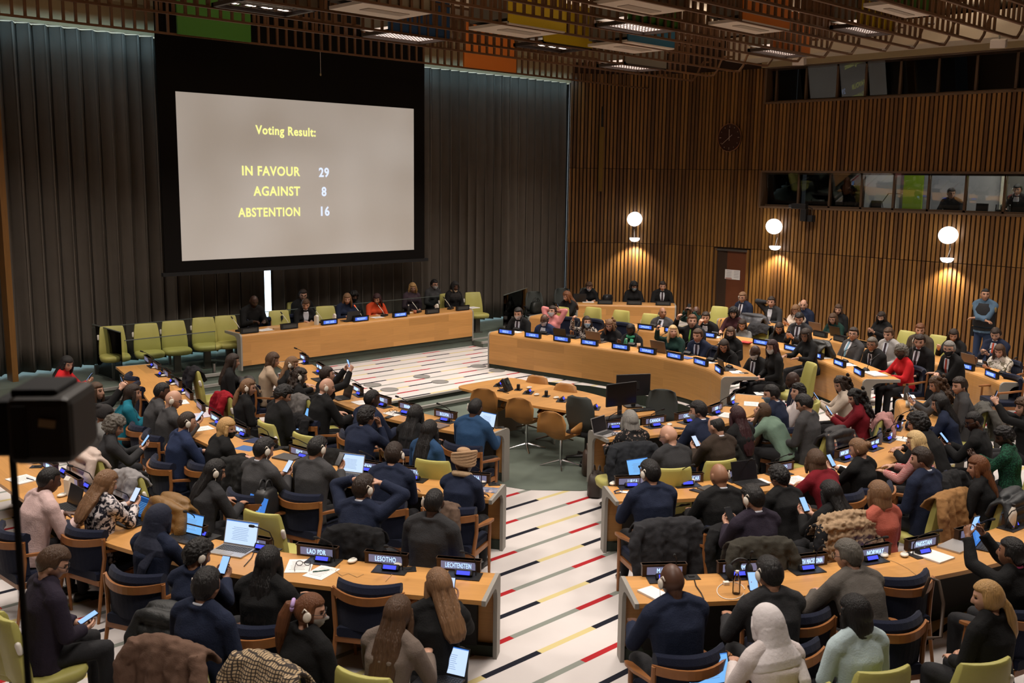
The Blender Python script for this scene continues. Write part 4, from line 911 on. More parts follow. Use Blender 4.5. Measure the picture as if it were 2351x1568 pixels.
# ================================================================ PEOPLE
# Head space: origin in the middle of the skull, +Y is the face, Z up; skull about 0.23 m tall.
def sm(a, b, x): t = np.clip((x-a)/(b-a), 0, 1); return t*t*(3-2*t)
def ico(sub):
    bm = bmesh.new(); bmesh.ops.create_icosphere(bm, subdivisions=sub, radius=1.0)
    v = np.array([x.co[:] for x in bm.verts]); f = [tuple(w.index for w in p.verts) for p in bm.faces]; bm.free(); return v, f
def skull(d):
    """head surface for unit directions d"""
    x, y, z = d[:, 0], d[:, 1], d[:, 2]
    X, Y, Z = x*0.075, y*0.096, z*0.116
    jaw = sm(0.0, 0.95, -z); X = X*(1-0.34*jaw*(0.6+0.4*sm(-0.3, 0.6, y))); back = sm(0.05, 0.9, -z)*sm(0.1, -0.7, y)
    Y = Y*(1-0.38*back); Y = np.where(y > 0, Y*0.94+0.012*jaw*sm(0, 0.8, y), Y); Z = np.where(z > 0, Z*0.99, Z)
    fr = sm(0.25, 0.7, y)
    def g(cx, cz, sx, sz): return np.exp(-((X-cx)/sx)**2-((Z-cz)/sz)**2)*fr
    nose = np.exp(-(X/0.0125)**2)*sm(0.034, -0.026, Z)*sm(-0.046, -0.028, Z)*fr
    Y = Y+0.026*nose-0.010*(g(0.031, 0.012, 0.017, 0.012)+g(-0.031, 0.012, 0.017, 0.012))+0.005*(g(0.028, 0.033, 0.022, 0.008)+g(-0.028, 0.033, 0.022, 0.008))
    Y = Y+0.006*g(0, -0.058, 0.022, 0.007)+0.006*g(0, -0.070, 0.020, 0.007)-0.004*g(0, -0.0645, 0.024, 0.003)+0.008*g(0, -0.098, 0.022, 0.014)+0.004*(g(0.042, -0.02, 0.018, 0.018)+g(-0.042, -0.02, 0.018, 0.018))
    return np.stack([X, Y, Z], 1)
_iv, _if = ico(5)
HEADV, HEADF = skull(_iv), _if
def add_head(mb, M):
    mb.add([M @ Vector(p) for p in HEADV], HEADF)
    for s in (-1, 1):
        mb.ell(M @ Vector((s*0.076, -0.010, -0.002)), (0.012, 0.021, 0.033), 10, 8, (M.to_3x3() @ Euler((0, 0, s*-0.3)).to_matrix()))
# hand space: wrist at the origin, fingers along +Y, palm towards -Z, thumb on the +X side
def add_hand(mb, M, curl=0.35, s=1.0, mirror=1):
    def T(p): return M @ Vector((p[0]*mirror*s, p[1]*s, p[2]*s))
    def ring(y, w, t, z=0): return [T((w*math.cos(a), y, z+t*math.sin(a))) for a in [2*PI*i/10 for i in range(10)]]
    rings = [ring(-0.03, 0.026, 0.021), ring(0.0, 0.028, 0.020), ring(0.035, 0.038, 0.018), ring(0.075, 0.043, 0.016), ring(0.092, 0.040, 0.012)]
    mb.loft([r[::-1] for r in rings] if mirror > 0 else rings)
    for x, l, a in ((0.033, 0.070, 0.10), (0.0115, 0.080, 0.03), (-0.0115, 0.074, -0.04), (-0.033, 0.058, -0.13)):
        p = Vector((x, 0.083, 0.0)); pts = [p-Vector((0, 0.02, 0))]; an = 0.0
        for k, seg in enumerate((0.45, 0.32, 0.25)):
            an += curl*(0.9 if k == 0 else 1.1); dirv = Vector((math.sin(a), math.cos(a)*math.cos(an), -math.sin(an))); p = p+dirv*l*seg; pts.append(p.copy())
        mb.tube([T(q) for q in pts]+[T(pts[-1]+(pts[-1]-pts[-2])*0.25)], [0.0088*s, 0.0085*s, 0.0078*s, 0.0066*s, 0.003*s], 7)
    q = [Vector((0.022, 0.012, -0.004)), Vector((0.047, 0.042, -0.014-0.012*curl)), Vector((0.054, 0.070, -0.022-0.03*curl)), Vector((0.050-0.02*curl, 0.092, -0.028-0.045*curl))]
    mb.tube([T(p) for p in q]+[T(q[-1]+(q[-1]-q[-2])*0.2)], [0.013*s, 0.0115*s, 0.0098*s, 0.008*s, 0.004*s], 7)

HS = {'m': 1.10, 'w': 1.04}
# poses: lean (deg), head pitch (deg), left hand, right hand (each: target, palm direction, curl, elbow hint), in metres before scaling
def _p(x, y, z): return Vector((x, y, z))
DN, UPV, IN = (0, 0, -1), (0, -0.5, 1), (1, 0, 0)
POSES = {
 'desk':  (9, -14, ((.17, .43, .815), DN, .30), ((.15, .45, .815), DN, .30)),
 'fold':  (12, -8, ((-.06, .40, .815), DN, .35), ((.02, .36, .83), DN, .35)),
 'fwd':   (24, -16, ((.14, .52, .815), DN, .35), ((.12, .54, .815), DN, .35)),
 'lap':   (6, -30, ((.07, .30, .70), UPV, .55), ((.08, .29, .70), UPV, .55)),
 'phone': (6, -24, ((.06, .36, .90), UPV, .6), ((.05, .35, .90), UPV, .6)),
 'phone1': (8, -22, ((.20, .40, .815), DN, .4), ((.08, .36, .95), UPV, .7)),
 'up':    (2, 0, ((.09, .38, 1.27), IN, .8), ((.09, .38, 1.27), IN, .8)),
 'up1':   (2, 2, ((.17, .36, .815), DN, .4), ((.15, .36, 1.30), IN, .8)),
 'ear':   (8, -6, ((.17, .40, .815), DN, .35), ((.115, .06, 1.20), IN, .7)),
 'chin':  (14, -8, ((.10, .42, .815), DN, .4), ((.06, .25, 1.10), (0, -1, .2), .9)),
 'head':  (8, -8, ((.13, .14, 1.27), (-1, -.2, 0), .6), ((.13, .14, 1.27), (-1, -.2, 0), .6)),
 'behind': (-2, 2, ((.07, -.11, 1.22), (0, 1, 0), .5), ((.07, -.11, 1.22), (0, 1, 0), .5)),
 'write': (18, -28, ((.14, .42, .815), DN, .35), ((.11, .46, .83), DN, .9)),
 'rest':  (-4, 2, ((.29, .16, .69), DN, .4), ((.29, .16, .69), DN, .4)),
 'back':  (-10, 4, ((.12, .24, .72), DN, .5), ((.12, .24, .72), DN, .5)),
 'lapdown': (4, -12, ((.10, .26, .68), DN, .45), ((.10, .26, .68), DN, .45)),
 'type':  (14, -20, ((.12, .42, .82), DN, .45), ((.12, .42, .82), DN, .45)),
 'cross': (0, 0, ((-.12, .20, 1.20), DN, .5), ((-.14, .23, 1.17), DN, .5)),
 'bent':  (38, 20, ((.18, .62, .80), DN, .4), ((.16, .64, .80), DN, .4)),
}
SKIN = {'l': (0.46, 0.255, 0.175), 'm': (0.36, 0.185, 0.115), 't': (0.24, 0.115, 0.065), 'd': (0.072, 0.031, 0.018), 'dd': (0.042, 0.019, 0.012)}
HAIR = {'k': (0.008, 0.007, 0.007), 'd': (0.022, 0.013, 0.009), 'b': (0.060, 0.031, 0.016), 'r': (0.115, 0.042, 0.016), 'y': (0.40, 0.235, 0.090), 'Y': (0.52, 0.36, 0.17), 'g': (0.19, 0.18, 0.165), 'lb': (0.16, 0.085, 0.042), 'm': (0.030, 0.010, 0.012), 'gb': (0.095, 0.085, 0.072)}
CLOTH = {'k': (0.0085, 0.0085, 0.009), 'n': (0.011, 0.016, 0.036), 'c': (0.026, 0.026, 0.028), 'c2': (0.048, 0.047, 0.049), 'nb': (0.015, 0.024, 0.060), 'pl': (0.020, 0.015, 0.026), 'pk': (0.50, 0.36, 0.345), 'tl': (0.010, 0.135, 0.19), 'rd': (0.42, 0.010, 0.014), 'dr': (0.135, 0.006, 0.012),
         'bs': (0.020, 0.055, 0.125), 'tp': (0.135, 0.105, 0.088), 'lg': (0.30, 0.285, 0.275), 'lb': (0.42, 0.52, 0.545), 'gr': (0.125, 0.19, 0.145), 'wh': (0.56, 0.50, 0.49), 'co': (0.35, 0.088, 0.060), 'br': (0.032, 0.022, 0.016), 'tw': (0.060, 0.048, 0.036), 'dg': (0.008, 0.028, 0.022), 'gg': (0.088, 0.078, 0.069), 'pp': (0.058, 0.038, 0.050), 'ro': (0.55, 0.20, 0.195),
         'or': (0.50, 0.060, 0.018), 'be': (0.36, 0.27, 0.19), 'mr': (0.035, 0.010, 0.012), 'sg': (0.17, 0.165, 0.155), 'cr': (0.48, 0.40, 0.33), 'gy': (0.16, 0.16, 0.155)}
def clothmat(code):
    nm = 'cloth_'+code
    if nm in MATS: return MATS[nm]
    if code in CLOTH: return mat(nm, CLOTH[code], 0.9, spec=0.2, bump=0.35, bscale=90, var=0.10, vscale=5)
    m, nt, b = _new(nm); L = nt.links.new; tc = nt.nodes.new('ShaderNodeTexCoord'); cr = nt.nodes.new('ShaderNodeValToRGB'); b.inputs['Roughness'].default_value = 0.85; b.inputs['Specular IOR Level'].default_value = 0.2
    def noise_(scale, det=3, dist=0.6):
        n = nt.nodes.new('ShaderNodeTexNoise'); n.inputs['Scale'].default_value = scale; n.inputs['Detail'].default_value = det; n.inputs['Distortion'].default_value = dist; L(tc.outputs['Object'], n.inputs['Vector']); return n.outputs['Fac']
    def wave(scale, dir_, dist):
        n = nt.nodes.new('ShaderNodeTexWave'); n.bands_direction = dir_; n.inputs['Scale'].default_value = scale; n.inputs['Distortion'].default_value = dist; L(tc.outputs['Object'], n.inputs['Vector']); return n.outputs['Fac']
    spec = {'floral': (noise_(26, 4), (0.012, 0.012, 0.02), (0.55, 0.50, 0.50), .46, .56), 'leopard': (noise_(24, 2, 1.5), (0.012, 0.010, 0.010), (0.50, 0.44, 0.38), .48, .56), 'stripe': (wave(26, 'Z', 3.0), (0.28, 0.020, 0.025), (0.56, 0.40, 0.38), .45, .60),
            'camo': (noise_(15, 3, 1.2), (0.10, 0.085, 0.05), (0.50, 0.45, 0.38), .42, .50), 'green': (noise_(60, 3, .3), (0.004, 0.020, 0.012), (0.012, 0.075, 0.040), .45, .60), 'lace': (noise_(30, 3, 1.0), (0.008, 0.008, 0.009), (0.30, 0.21, 0.17), .58, .66), 'olive': (noise_(18, 3, 2), (0.02, 0.016, 0.008), (0.14, 0.11, 0.06), .5, .6)}[code]
    L(spec[0], cr.inputs[0]); cr.color_ramp.elements[0].color = (*spec[1], 1); cr.color_ramp.elements[1].color = (*spec[2], 1); cr.color_ramp.elements[0].position = spec[3]; cr.color_ramp.elements[1].position = spec[4]
    L(cr.outputs[0], b.inputs['Base Color']); MATS[nm] = m; return m
def skinmat(c): return mat('skin_'+c, SKIN[c], 0.48, spec=0.4, var=0.08, vscale=14)
def hairmat(c):
    nm = 'hair_'+c
    if nm in MATS: return MATS[nm]
    m, nt, b = _new(nm); L = nt.links.new; tc = nt.nodes.new('ShaderNodeTexCoord'); mp = nt.nodes.new('ShaderNodeMapping'); mp.inputs['Scale'].default_value = (70, 70, 4); L(tc.outputs['Object'], mp.inputs[0])
    n = nt.nodes.new('ShaderNodeTexNoise'); n.inputs['Scale'].default_value = 2.2; n.inputs['Detail'].default_value = 4; L(mp.outputs[0], n.inputs['Vector'])
    mx = nt.nodes.new('ShaderNodeMix'); mx.data_type = 'RGBA'; col = HAIR[c]; mx.inputs['A'].default_value = (*[x*0.40 for x in col], 1); mx.inputs['B'].default_value = (*[x*1.75 for x in col], 1); L(n.outputs['Fac'], mx.inputs['Factor']); L(mx.outputs['Result'], b.inputs['Base Color'])
    b.inputs['Roughness'].default_value = 0.42; b.inputs['Specular IOR Level'].default_value = 0.35
    bp = nt.nodes.new('ShaderNodeBump'); bp.inputs['Strength'].default_value = 0.9; bp.inputs['Distance'].default_value = 0.012; L(n.outputs['Fac'], bp.inputs['Height']); L(bp.outputs['Normal'], b.inputs['Normal'])
    MATS[nm] = m; return m
LIP = {k: mat('lips_'+k, tuple(min(1, c*f) for c, f in zip(SKIN[k], (0.78, 0.5, 0.5))), 0.45) for k in SKIN}
EYEM = mat('dark_eye', (0.016, 0.010, 0.008), 0.2, spec=0.6)

# ---- everything that needs a voxel skin is queued, evaluated once together, then taken over as plain meshes
QUEUE = []
def skin_later(mb, voxel, smooth, store, disp=0.0, dscale=0.12):
    me = bpy.data.meshes.new('shell'); me.from_pydata(mb.v, [], mb.f); o = bpy.data.objects.new('shell', me); COL.objects.link(o)
    r = o.modifiers.new('r', 'REMESH'); r.mode = 'VOXEL'; r.voxel_size = voxel; r.use_smooth_shade = True
    s = o.modifiers.new('s', 'SMOOTH'); s.factor = 0.5; s.iterations = smooth
    if disp:
        tx = bpy.data.textures.get('folds%.2f' % dscale) or bpy.data.textures.new('folds%.2f' % dscale, 'CLOUDS'); tx.noise_scale = dscale; tx.noise_depth = 1
        d = o.modifiers.new('d', 'DISPLACE'); d.texture = tx; d.strength = disp; d.mid_level = 0.5; d.texture_coords = 'LOCAL'
    QUEUE.append((o, store))
def run_queue():
    bpy.context.view_layer.update(); dg = bpy.context.evaluated_depsgraph_get()
    for o, store in QUEUE:
        me = bpy.data.meshes.new_from_object(o.evaluated_get(dg)); me.materials.clear(); store(me)
    for o, _ in QUEUE:
        me = o.data; bpy.data.objects.remove(o); bpy.data.meshes.remove(me)
    QUEUE.clear()

# ---- hair, scarves and other worn things in head space
WORN = {}
def cap(mb, thick, low_back=-0.05, hairline=0.062, side=0.02, noise_a=0.0, top=1.0, ears=False):
    v = skull(_iv); d = _iv; out = []
    for p, q in zip(v, d):
        face = sm(side-0.03, side+0.03, p[1])*sm(hairline+0.012, hairline-0.012, p[2])
        lb = low_back if not ears else low_back+(-0.012-low_back)*sm(-0.055, -0.02, p[1])
        low = sm(lb+0.015, lb-0.015, p[2])
        k = max(face, low); t = thick*(1+noise_a*noise.noise(Vector(q)*7)*1.5)
        n = Vector((q[0]/0.075, q[1]/0.096, q[2]/0.116)).normalized()
        off = t*(1-k)-0.010*k
        out.append(Vector(p)+n*off*(top if q[2] > 0.5 else 1))
    mb.add(out, _if)
def worn(name, fn, voxel=0.0065, smooth=3, disp=0.0, dscale=0.03):
    mb = MB(); fn(mb); skin_later(mb, voxel, smooth, lambda me, n=name: WORN.__setitem__(n, me), disp, dscale)
def h_short(b): cap(b, 0.018, -0.084, 0.060, 0.022, 0.12, 1.0, True)
def h_crop(b): cap(b, 0.008, -0.070, 0.062, 0.02, 0.0, 1.0, True)
def h_full(b): cap(b, 0.024, -0.090, 0.055, 0.03, 0.25, 1.0, True); b.ell((0, 0.055, 0.095), (0.05, 0.035, 0.022))
def h_bald(b):
    v = skull(_iv); out = []
    for p, q in zip(v, _iv):
        k = max(sm(-0.005, 0.03, p[1]), sm(-0.05, -0.085, p[2]) if p[1] < -0.04 else sm(0.0, -0.03, p[2]), sm(0.065, 0.092, p[2])); n = Vector((q[0]/0.075, q[1]/0.096, q[2]/0.116)).normalized()
        out.append(Vector(p)+n*(0.007*(1-k)-0.008*k))
    b.add(out, _if)
def long_(b, l, w, wave=0.0):
    cap(b, 0.018, -0.10, 0.058, 0.035)
    R_ = [(0.0, 0.080, 0.066, -0.035), (-0.08, 0.088, 0.062, -0.050), (-0.16, 0.092*w, 0.055, -0.075), (-0.16-l*0.4, 0.095*w, 0.045, -0.100), (-0.16-l*0.75, 0.085*w, 0.038, -0.112), (-0.16-l, 0.055*w, 0.022, -0.115)]
    rings = []
    for k, (z, rx, ry, cy) in enumerate(R_): rings.append([(rx*math.cos(a)*(1+wave*math.sin(5*a+k)), cy+ry*math.sin(a)*(1+0.10*math.sin(9*a+0.5*k)+0.06*math.sin(17*a)), z-0.03*abs(math.sin(4*a))*(k > 3)) for a in [2*PI*i/48 for i in range(48)]])
    b.loft(rings[::-1])
    for s in (-1, 1): b.tube([(s*0.066, 0.035, 0.045), (s*0.086, 0.035, -0.04), (s*0.092, 0.03, -0.13), (s*0.085, 0.02, -0.20)], [0.020, 0.024, 0.026, 0.012], 8)
def h_long(b): long_(b, 0.20, 1.0)
def h_vlong(b): long_(b, 0.30, 1.05)
def h_wavy(b): long_(b, 0.22, 1.25, 0.08)
def h_bob(b):
    cap(b, 0.022, -0.10, 0.052, 0.035)
    b.loft([[(rx*math.cos(a), cy+ry*math.sin(a), z) for a in [2*PI*i/20 for i in range(20)]] for z, rx, ry, cy in ((0.02, 0.090, 0.088, -0.012), (-0.05, 0.100, 0.080, -0.022), (-0.11, 0.103, 0.070, -0.030), (-0.15, 0.090, 0.055, -0.032))][::-1])
    for s in (-1, 1): b.tube([(s*0.070, 0.04, 0.05), (s*0.090, 0.045, -0.03), (s*0.092, 0.04, -0.12)], [0.020, 0.024, 0.014], 8)
def h_pony(b):
    cap(b, 0.013, -0.06, 0.062, 0.03); b.tube([(0, -0.10, 0.03), (0, -0.135, 0.02), (0.005, -0.155, -0.06), (0.0, -0.155, -0.16), (-0.01, -0.145, -0.27), (0, -0.14, -0.33)], [0.030, 0.036, 0.044, 0.046, 0.032, 0.010], 10)
def h_lowpony(b):
    cap(b, 0.016, -0.07, 0.062, 0.03); b.tube([(0, -0.085, -0.03), (0, -0.115, -0.07), (0.01, -0.125, -0.15), (0.02, -0.125, -0.26), (0.01, -0.12, -0.33)], [0.036, 0.030, 0.040, 0.036, 0.010], 10)
def h_bun(b): cap(b, 0.012, -0.06, 0.062, 0.03); b.ell((0, -0.112, 0.02), (0.040, 0.034, 0.038))
def h_curly(b):
    cap(b, 0.036, -0.07, 0.05, 0.035, 0.3); rnd = random.Random(4)
    for i in range(46):
        a = rnd.uniform(-PI, PI); z = rnd.uniform(-0.06, 0.12)
        if math.cos(a) > 0.45 and z < 0.06: continue
        r = math.sqrt(max(0.05, 1-(z/0.14)**2)); b.ell((math.sin(a)*0.095*r, math.cos(a)*0.112*r-0.01, z), (0.024, 0.024, 0.024), 8, 6)
def h_curlylong(b):
    long_(b, 0.16, 1.35, 0.10); rnd = random.Random(9)
    for i in range(60):
        a = rnd.uniform(-PI, PI); z = rnd.uniform(-0.28, 0.10)
        if math.cos(a) > 0.35: continue
        w = (0.10 if z > -0.1 else 0.12)*math.sqrt(1-(max(0, z)/0.135)**2); b.ell((math.sin(a)*w, math.cos(a)*0.085-0.05, z), (0.026, 0.026, 0.03), 8, 6)
def h_hijab(b):
    cap(b, 0.026, -0.20, 0.058, 0.055)
    b.loft([[(rx*math.cos(a), cy+ry*math.sin(a), z) for a in [2*PI*i/24 for i in range(24)]] for z, rx, ry, cy in ((-0.01, 0.098, 0.090, -0.03), (-0.08, 0.104, 0.094, -0.026), (-0.13, 0.120, 0.102, -0.02), (-0.165, 0.155, 0.120, -0.012), (-0.21, 0.190, 0.135, -0.008), (-0.26, 0.195, 0.135, -0.004), (-0.275, 0.185, 0.125, 0.0))][::-1])
    for s in (-1, 1): b.tube([(s*0.05, 0.07, 0.06), (s*0.083, 0.05, 0.0), (s*0.075, 0.06, -0.07), (s*0.03, 0.085, -0.118)], [0.014, 0.018, 0.02, 0.016], 8)
    b.tube([(0.09, 0.02, -0.16), (0.12, -0.08, -0.22), (0.10, -0.13, -0.36), (0.09, -0.13, -0.46)], [0.03, 0.05, 0.055, 0.04], 10, flat=0.4)
def h_turban(b):
    cap(b, 0.030, 0.005, 0.050, 0.05, 0.0, 1.15)
    for k in range(6): an = k*0.55-1.4; b.tube([(0.108*math.cos(t), 0.122*math.sin(t)-0.01, 0.035+0.022*k*0.75+0.03*math.sin(t+an)) for t in [2*PI*i/14 for i in range(15)]], 0.017, 7)
    b.ell((0, -0.02, 0.135), (0.07, 0.075, 0.04)); b.ell((0, 0.085, 0.085), (0.03, 0.03, 0.03))
def h_cap(b): cap(b, 0.018, -0.03, 0.045, 0.05); b.ell((0, -0.06, 0.09), (0.05, 0.05, 0.04))
for nm, fn in (('short', h_short), ('crop', h_crop), ('full', h_full), ('bald', h_bald), ('long', h_long), ('vlong', h_vlong), ('wavy', h_wavy), ('bob', h_bob), ('pony', h_pony), ('lowpony', h_lowpony), ('bun', h_bun), ('curly', h_curly), ('curlylong', h_curlylong), ('hijab', h_hijab), ('turban', h_turban), ('cap', h_cap)):
    worn(nm, fn, 0.0055, 2, 0.010 if nm in ('full', 'curly', 'curlylong') else 0.004 if nm == 'wavy' else 0.0, 0.02)
def _mask():
    v = skull(_iv); keep = {}; mb = MB(); vs = []
    sel = [(p[1] > 0.015 and -0.100 < p[2] < -0.008 and abs(p[0]) < 0.075) for p in v]
    for i, (p, q) in enumerate(zip(v, _iv)):
        if sel[i]: keep[i] = len(vs); vs.append((p[0]*1.05, max(p[1]+0.008, 0.02+p[1]*0.95), p[2]))
    mb.add(vs, [tuple(keep[i] for i in f) for f in _if if all(sel[i] for i in f)]); return mb
WORN['mask'] = _mask().mesh('mask', [], True); WORN['mask'].materials.clear()
g = MB()
for s in (-1, 1):
    g.tube([(s*0.032+0.026*math.cos(a), 0.100-0.008*abs(math.cos(a))*(1 if s*math.cos(a) > 0 else 0.2), 0.010+0.020*math.sin(a)) for a in [2*PI*i/14 for i in range(15)]], 0.0024, 5)
    g.tube([(s*0.058, 0.094, 0.015), (s*0.078, 0.05, 0.015), (s*0.080, -0.01, 0.012)], 0.0022, 5)
g.tube([(-0.007, 0.102, 0.012), (0.007, 0.102, 0.012)], 0.0022, 5); WORN['glasses'] = g.mesh('glasses', [], True)
g = MB()
g.ell((0.093, -0.008, -0.004), (0.014, 0.027, 0.036), 14, 10); g.tube([(0.092, -0.01, 0.03), (0.088, -0.035, 0.045), (0.080, -0.045, 0.015)], 0.005, 6); g.tube([(0.095, 0.0, -0.035), (0.09, 0.02, -0.12), (0.07, 0.05, -0.20)], 0.0018, 4); WORN['ear_r'] = g.mesh('ear', [], True)
g = MB()
g.ell((-0.093, -0.008, -0.004), (0.014, 0.027, 0.036), 14, 10); g.tube([(-0.092, -0.01, 0.03), (-0.088, -0.035, 0.045), (-0.080, -0.045, 0.015)], 0.005, 6); g.tube([(-0.095, 0.0, -0.035), (-0.09, 0.02, -0.12), (-0.07, 0.05, -0.20)], 0.0018, 4); WORN['ear_l'] = g.mesh('ear', [], True)
g = MB(); g.tube([(0.033*math.cos(a), -0.118, 0.022+0.033*math.sin(a)) for a in [2*PI*i/14 for i in range(15)]], 0.014, 8); WORN['scrunchie'] = g.mesh('s', [], True)

# ---- trousers and shoes are shared by everyone who sits (or stands) the same way
LEGS = {}
def sit_legs(b, fat=0.0):
    b.ell((0, 0.0, 0.555), (0.185, 0.165, 0.115), 16, 10)
    for s in (-1, 1):
        b.capsule((s*0.095, 0.02, 0.555), (s*0.125, 0.42, 0.525), 0.092, 0.070, 12); b.capsule((s*0.125, 0.42, 0.515), (s*0.125, 0.42, 0.10), 0.066, 0.048, 12)
def stand_legs(b):
    b.ell((0, 0, 0.94), (0.175, 0.125, 0.13), 16, 10)
    for s in (-1, 1): b.capsule((s*0.09, 0, 0.90), (s*0.10, 0.02, 0.50), 0.092, 0.066, 12); b.capsule((s*0.10, 0.02, 0.50), (s*0.11, 0.0, 0.09), 0.064, 0.052, 12)
for nm, fn in (('sit', sit_legs), ('stand', stand_legs)):
    mb = MB(); fn(mb); skin_later(mb, 0.016, 4, lambda me, n=nm: LEGS.__setitem__(n, me), 0.012, 0.10)
def shoe_mesh(y0, xo):
    b = MB()
    for s in (-1, 1):
        b.loft([[(s*xo+w*math.cos(a), y0+y, max(0.002, z+h*math.sin(a))) for a in [2*PI*i/12 for i in range(12)]] for y, w, z, h in ((-0.085, 0.018, 0.04, 0.03), (-0.07, 0.034, 0.045, 0.045), (0.0, 0.038, 0.05, 0.05), (0.07, 0.044, 0.035, 0.036), (0.14, 0.042, 0.025, 0.026), (0.17, 0.022, 0.02, 0.018))])
    return b.mesh('shoes', [], True)
LEGS['shoes_sit'] = shoe_mesh(0.42, 0.125); LEGS['shoes_stand'] = shoe_mesh(0.0, 0.11)

def solve(sh, tg, l1, l2, hint):
    d = tg-sh; D = d.length; mx = (l1+l2)*0.985
    if D > mx: tg = sh+d*(mx/D); d = tg-sh; D = mx
    u = d/D; a = (l1*l1-l2*l2+D*D)/(2*D); h = math.sqrt(max(0, l1*l1-a*a)); p = Vector(hint); p = (p-u*p.dot(u)).normalized()
    return sh+u*a+p*h, tg
def skeleton(pose, sex, stand=False, hyaw=0, hpitch=0, lean=None):
    ln, hp, Lh, Rh = POSES[pose]
    if lean is not None: ln = lean
    hz = 0.98 if stand else 0.555
    k = 1.0 if sex == 'm' else 0.93; shw = 0.200*(1.0 if sex == 'm' else 0.87)
    th = R(ln); th2 = R(ln*1.25+4)
    ax = Vector((0, math.sin(th), math.cos(th))); ax2 = Vector((0, math.sin(th2), math.cos(th2)))
    S = {'hip': Vector((0, 0, hz))}
    S['waist'] = S['hip']+ax*0.20*k; S['chest'] = S['waist']+ax*0.18*k; S['sho'] = S['chest']+ax2*0.125*k; S['neck'] = S['sho']+ax2*0.055*k
    fn = Vector((0, math.sin(th2*0.5+R(8)), math.cos(th2*0.5+R(8))))
    S['head'] = S['neck']+fn*0.140*k+Vector((0, 0.016, 0))
    S['R'] = Euler((R(hp+hpitch), 0, R(hyaw)), 'XYZ').to_matrix() if False else (Matrix.Rotation(R(hyaw), 3, 'Z') @ Matrix.Rotation(R(hp+hpitch), 3, 'X'))
    dz = (hz-0.555) if stand and pose != 'cross' else 0.0
    for sgn, (tg, palm, curl), nm in ((-1, Lh, 'l'), (1, Rh, 'r')):
        sh = S['sho']+Vector((sgn*shw, 0.0, -0.018)); t = Vector((tg[0]*sgn, tg[1], tg[2]+dz))
        if pose in ('head', 'behind', 'ear', 'chin', 'up', 'up1', 'phone', 'phone1') and t.z > 0.86:
            t = t+Vector((0, S['sho'].y*0.9, S['head'].z-1.22-dz if t.z > 1.0 else 0))
        hint = (sgn*0.55, -0.25, -1.0)
        if pose in ('head', 'behind'): hint = (sgn*1.0, 0.25, 0.25 if pose == 'behind' else -0.2)
        if pose in ('fwd', 'bent'): hint = (sgn*0.8, -0.2, -0.6)
        if pose == 'cross': hint = (sgn*0.9, 0.1, -0.6)
        el, wr = solve(sh, t, 0.285*k, 0.255*k, hint)
        pv = Vector(palm)
        if palm == IN: pv = Vector((-sgn, 0, 0))
        elif palm[0] and pose == 'head': pv = Vector((-sgn*1.0, palm[1], palm[2]))
        S[nm] = (sh, el, wr, pv, curl)
    S['k'] = k; S['ax'], S['ax2'], S['shw'] = ax, ax2, shw
    return S
def ell_ring(c, ax, rx, ry, n=16, flat=0.0):
    f = Vector((0, ax.z, -ax.y)); return [c+Vector((rx*math.cos(a), 0, 0))+f*(ry*math.sin(a)) for a in [2*PI*i/n for i in range(n)]]
def torso(b, S, g, sex, hem=True):
    k = S['k']; ax, ax2 = S['ax'], S['ax2']; m = sex == 'm'
    W_ = (0.180, 0.172, 0.196, 0.198, 0.082) if m else (0.176, 0.140, 0.164, 0.158, 0.070)
    D_ = (0.130, 0.118, 0.125, 0.088, 0.070) if m else (0.128, 0.100, 0.122, 0.080, 0.060)
    cs = [S['hip']-ax*0.03, S['waist'], S['chest'], S['sho']-ax2*0.012, S['neck']-ax2*0.012]; axs = [ax, ax, ax2, ax2, ax2]
    rings = [ell_ring(c, a, w+g, d+g) for c, a, w, d in zip(cs, axs, W_, D_)]
    if hem: rings.insert(0, ell_ring(S['hip']-ax*0.085, ax, W_[0]+g*0.9+0.006, D_[0]+g+0.012))
    b.loft(rings)
    if not m:
        for s in (-1, 1): b.ell(S['chest']+Vector((s*0.07, 0, 0))+Vector((0, ax.z, -ax.y))*0.085, (0.062+g*1.3, 0.055+g*1.3, 0.06+g*1.3), 12, 8)
    for sgn, nm in ((-1, 'l'), (1, 'r')):
        sh = S[nm][0]; b.ell(sh+Vector((-sgn*0.012, 0, -0.004)), (0.062+g, 0.062+g, 0.058+g), 12, 8)
        b.tube([S['neck']+Vector((sgn*0.03, 0, 0.012)), S['neck']*0.5+sh*0.5+Vector((0, -0.004, 0.022)), sh+Vector((0, 0, 0.012))], [0.050+g, 0.052+g, 0.050+g], 10)
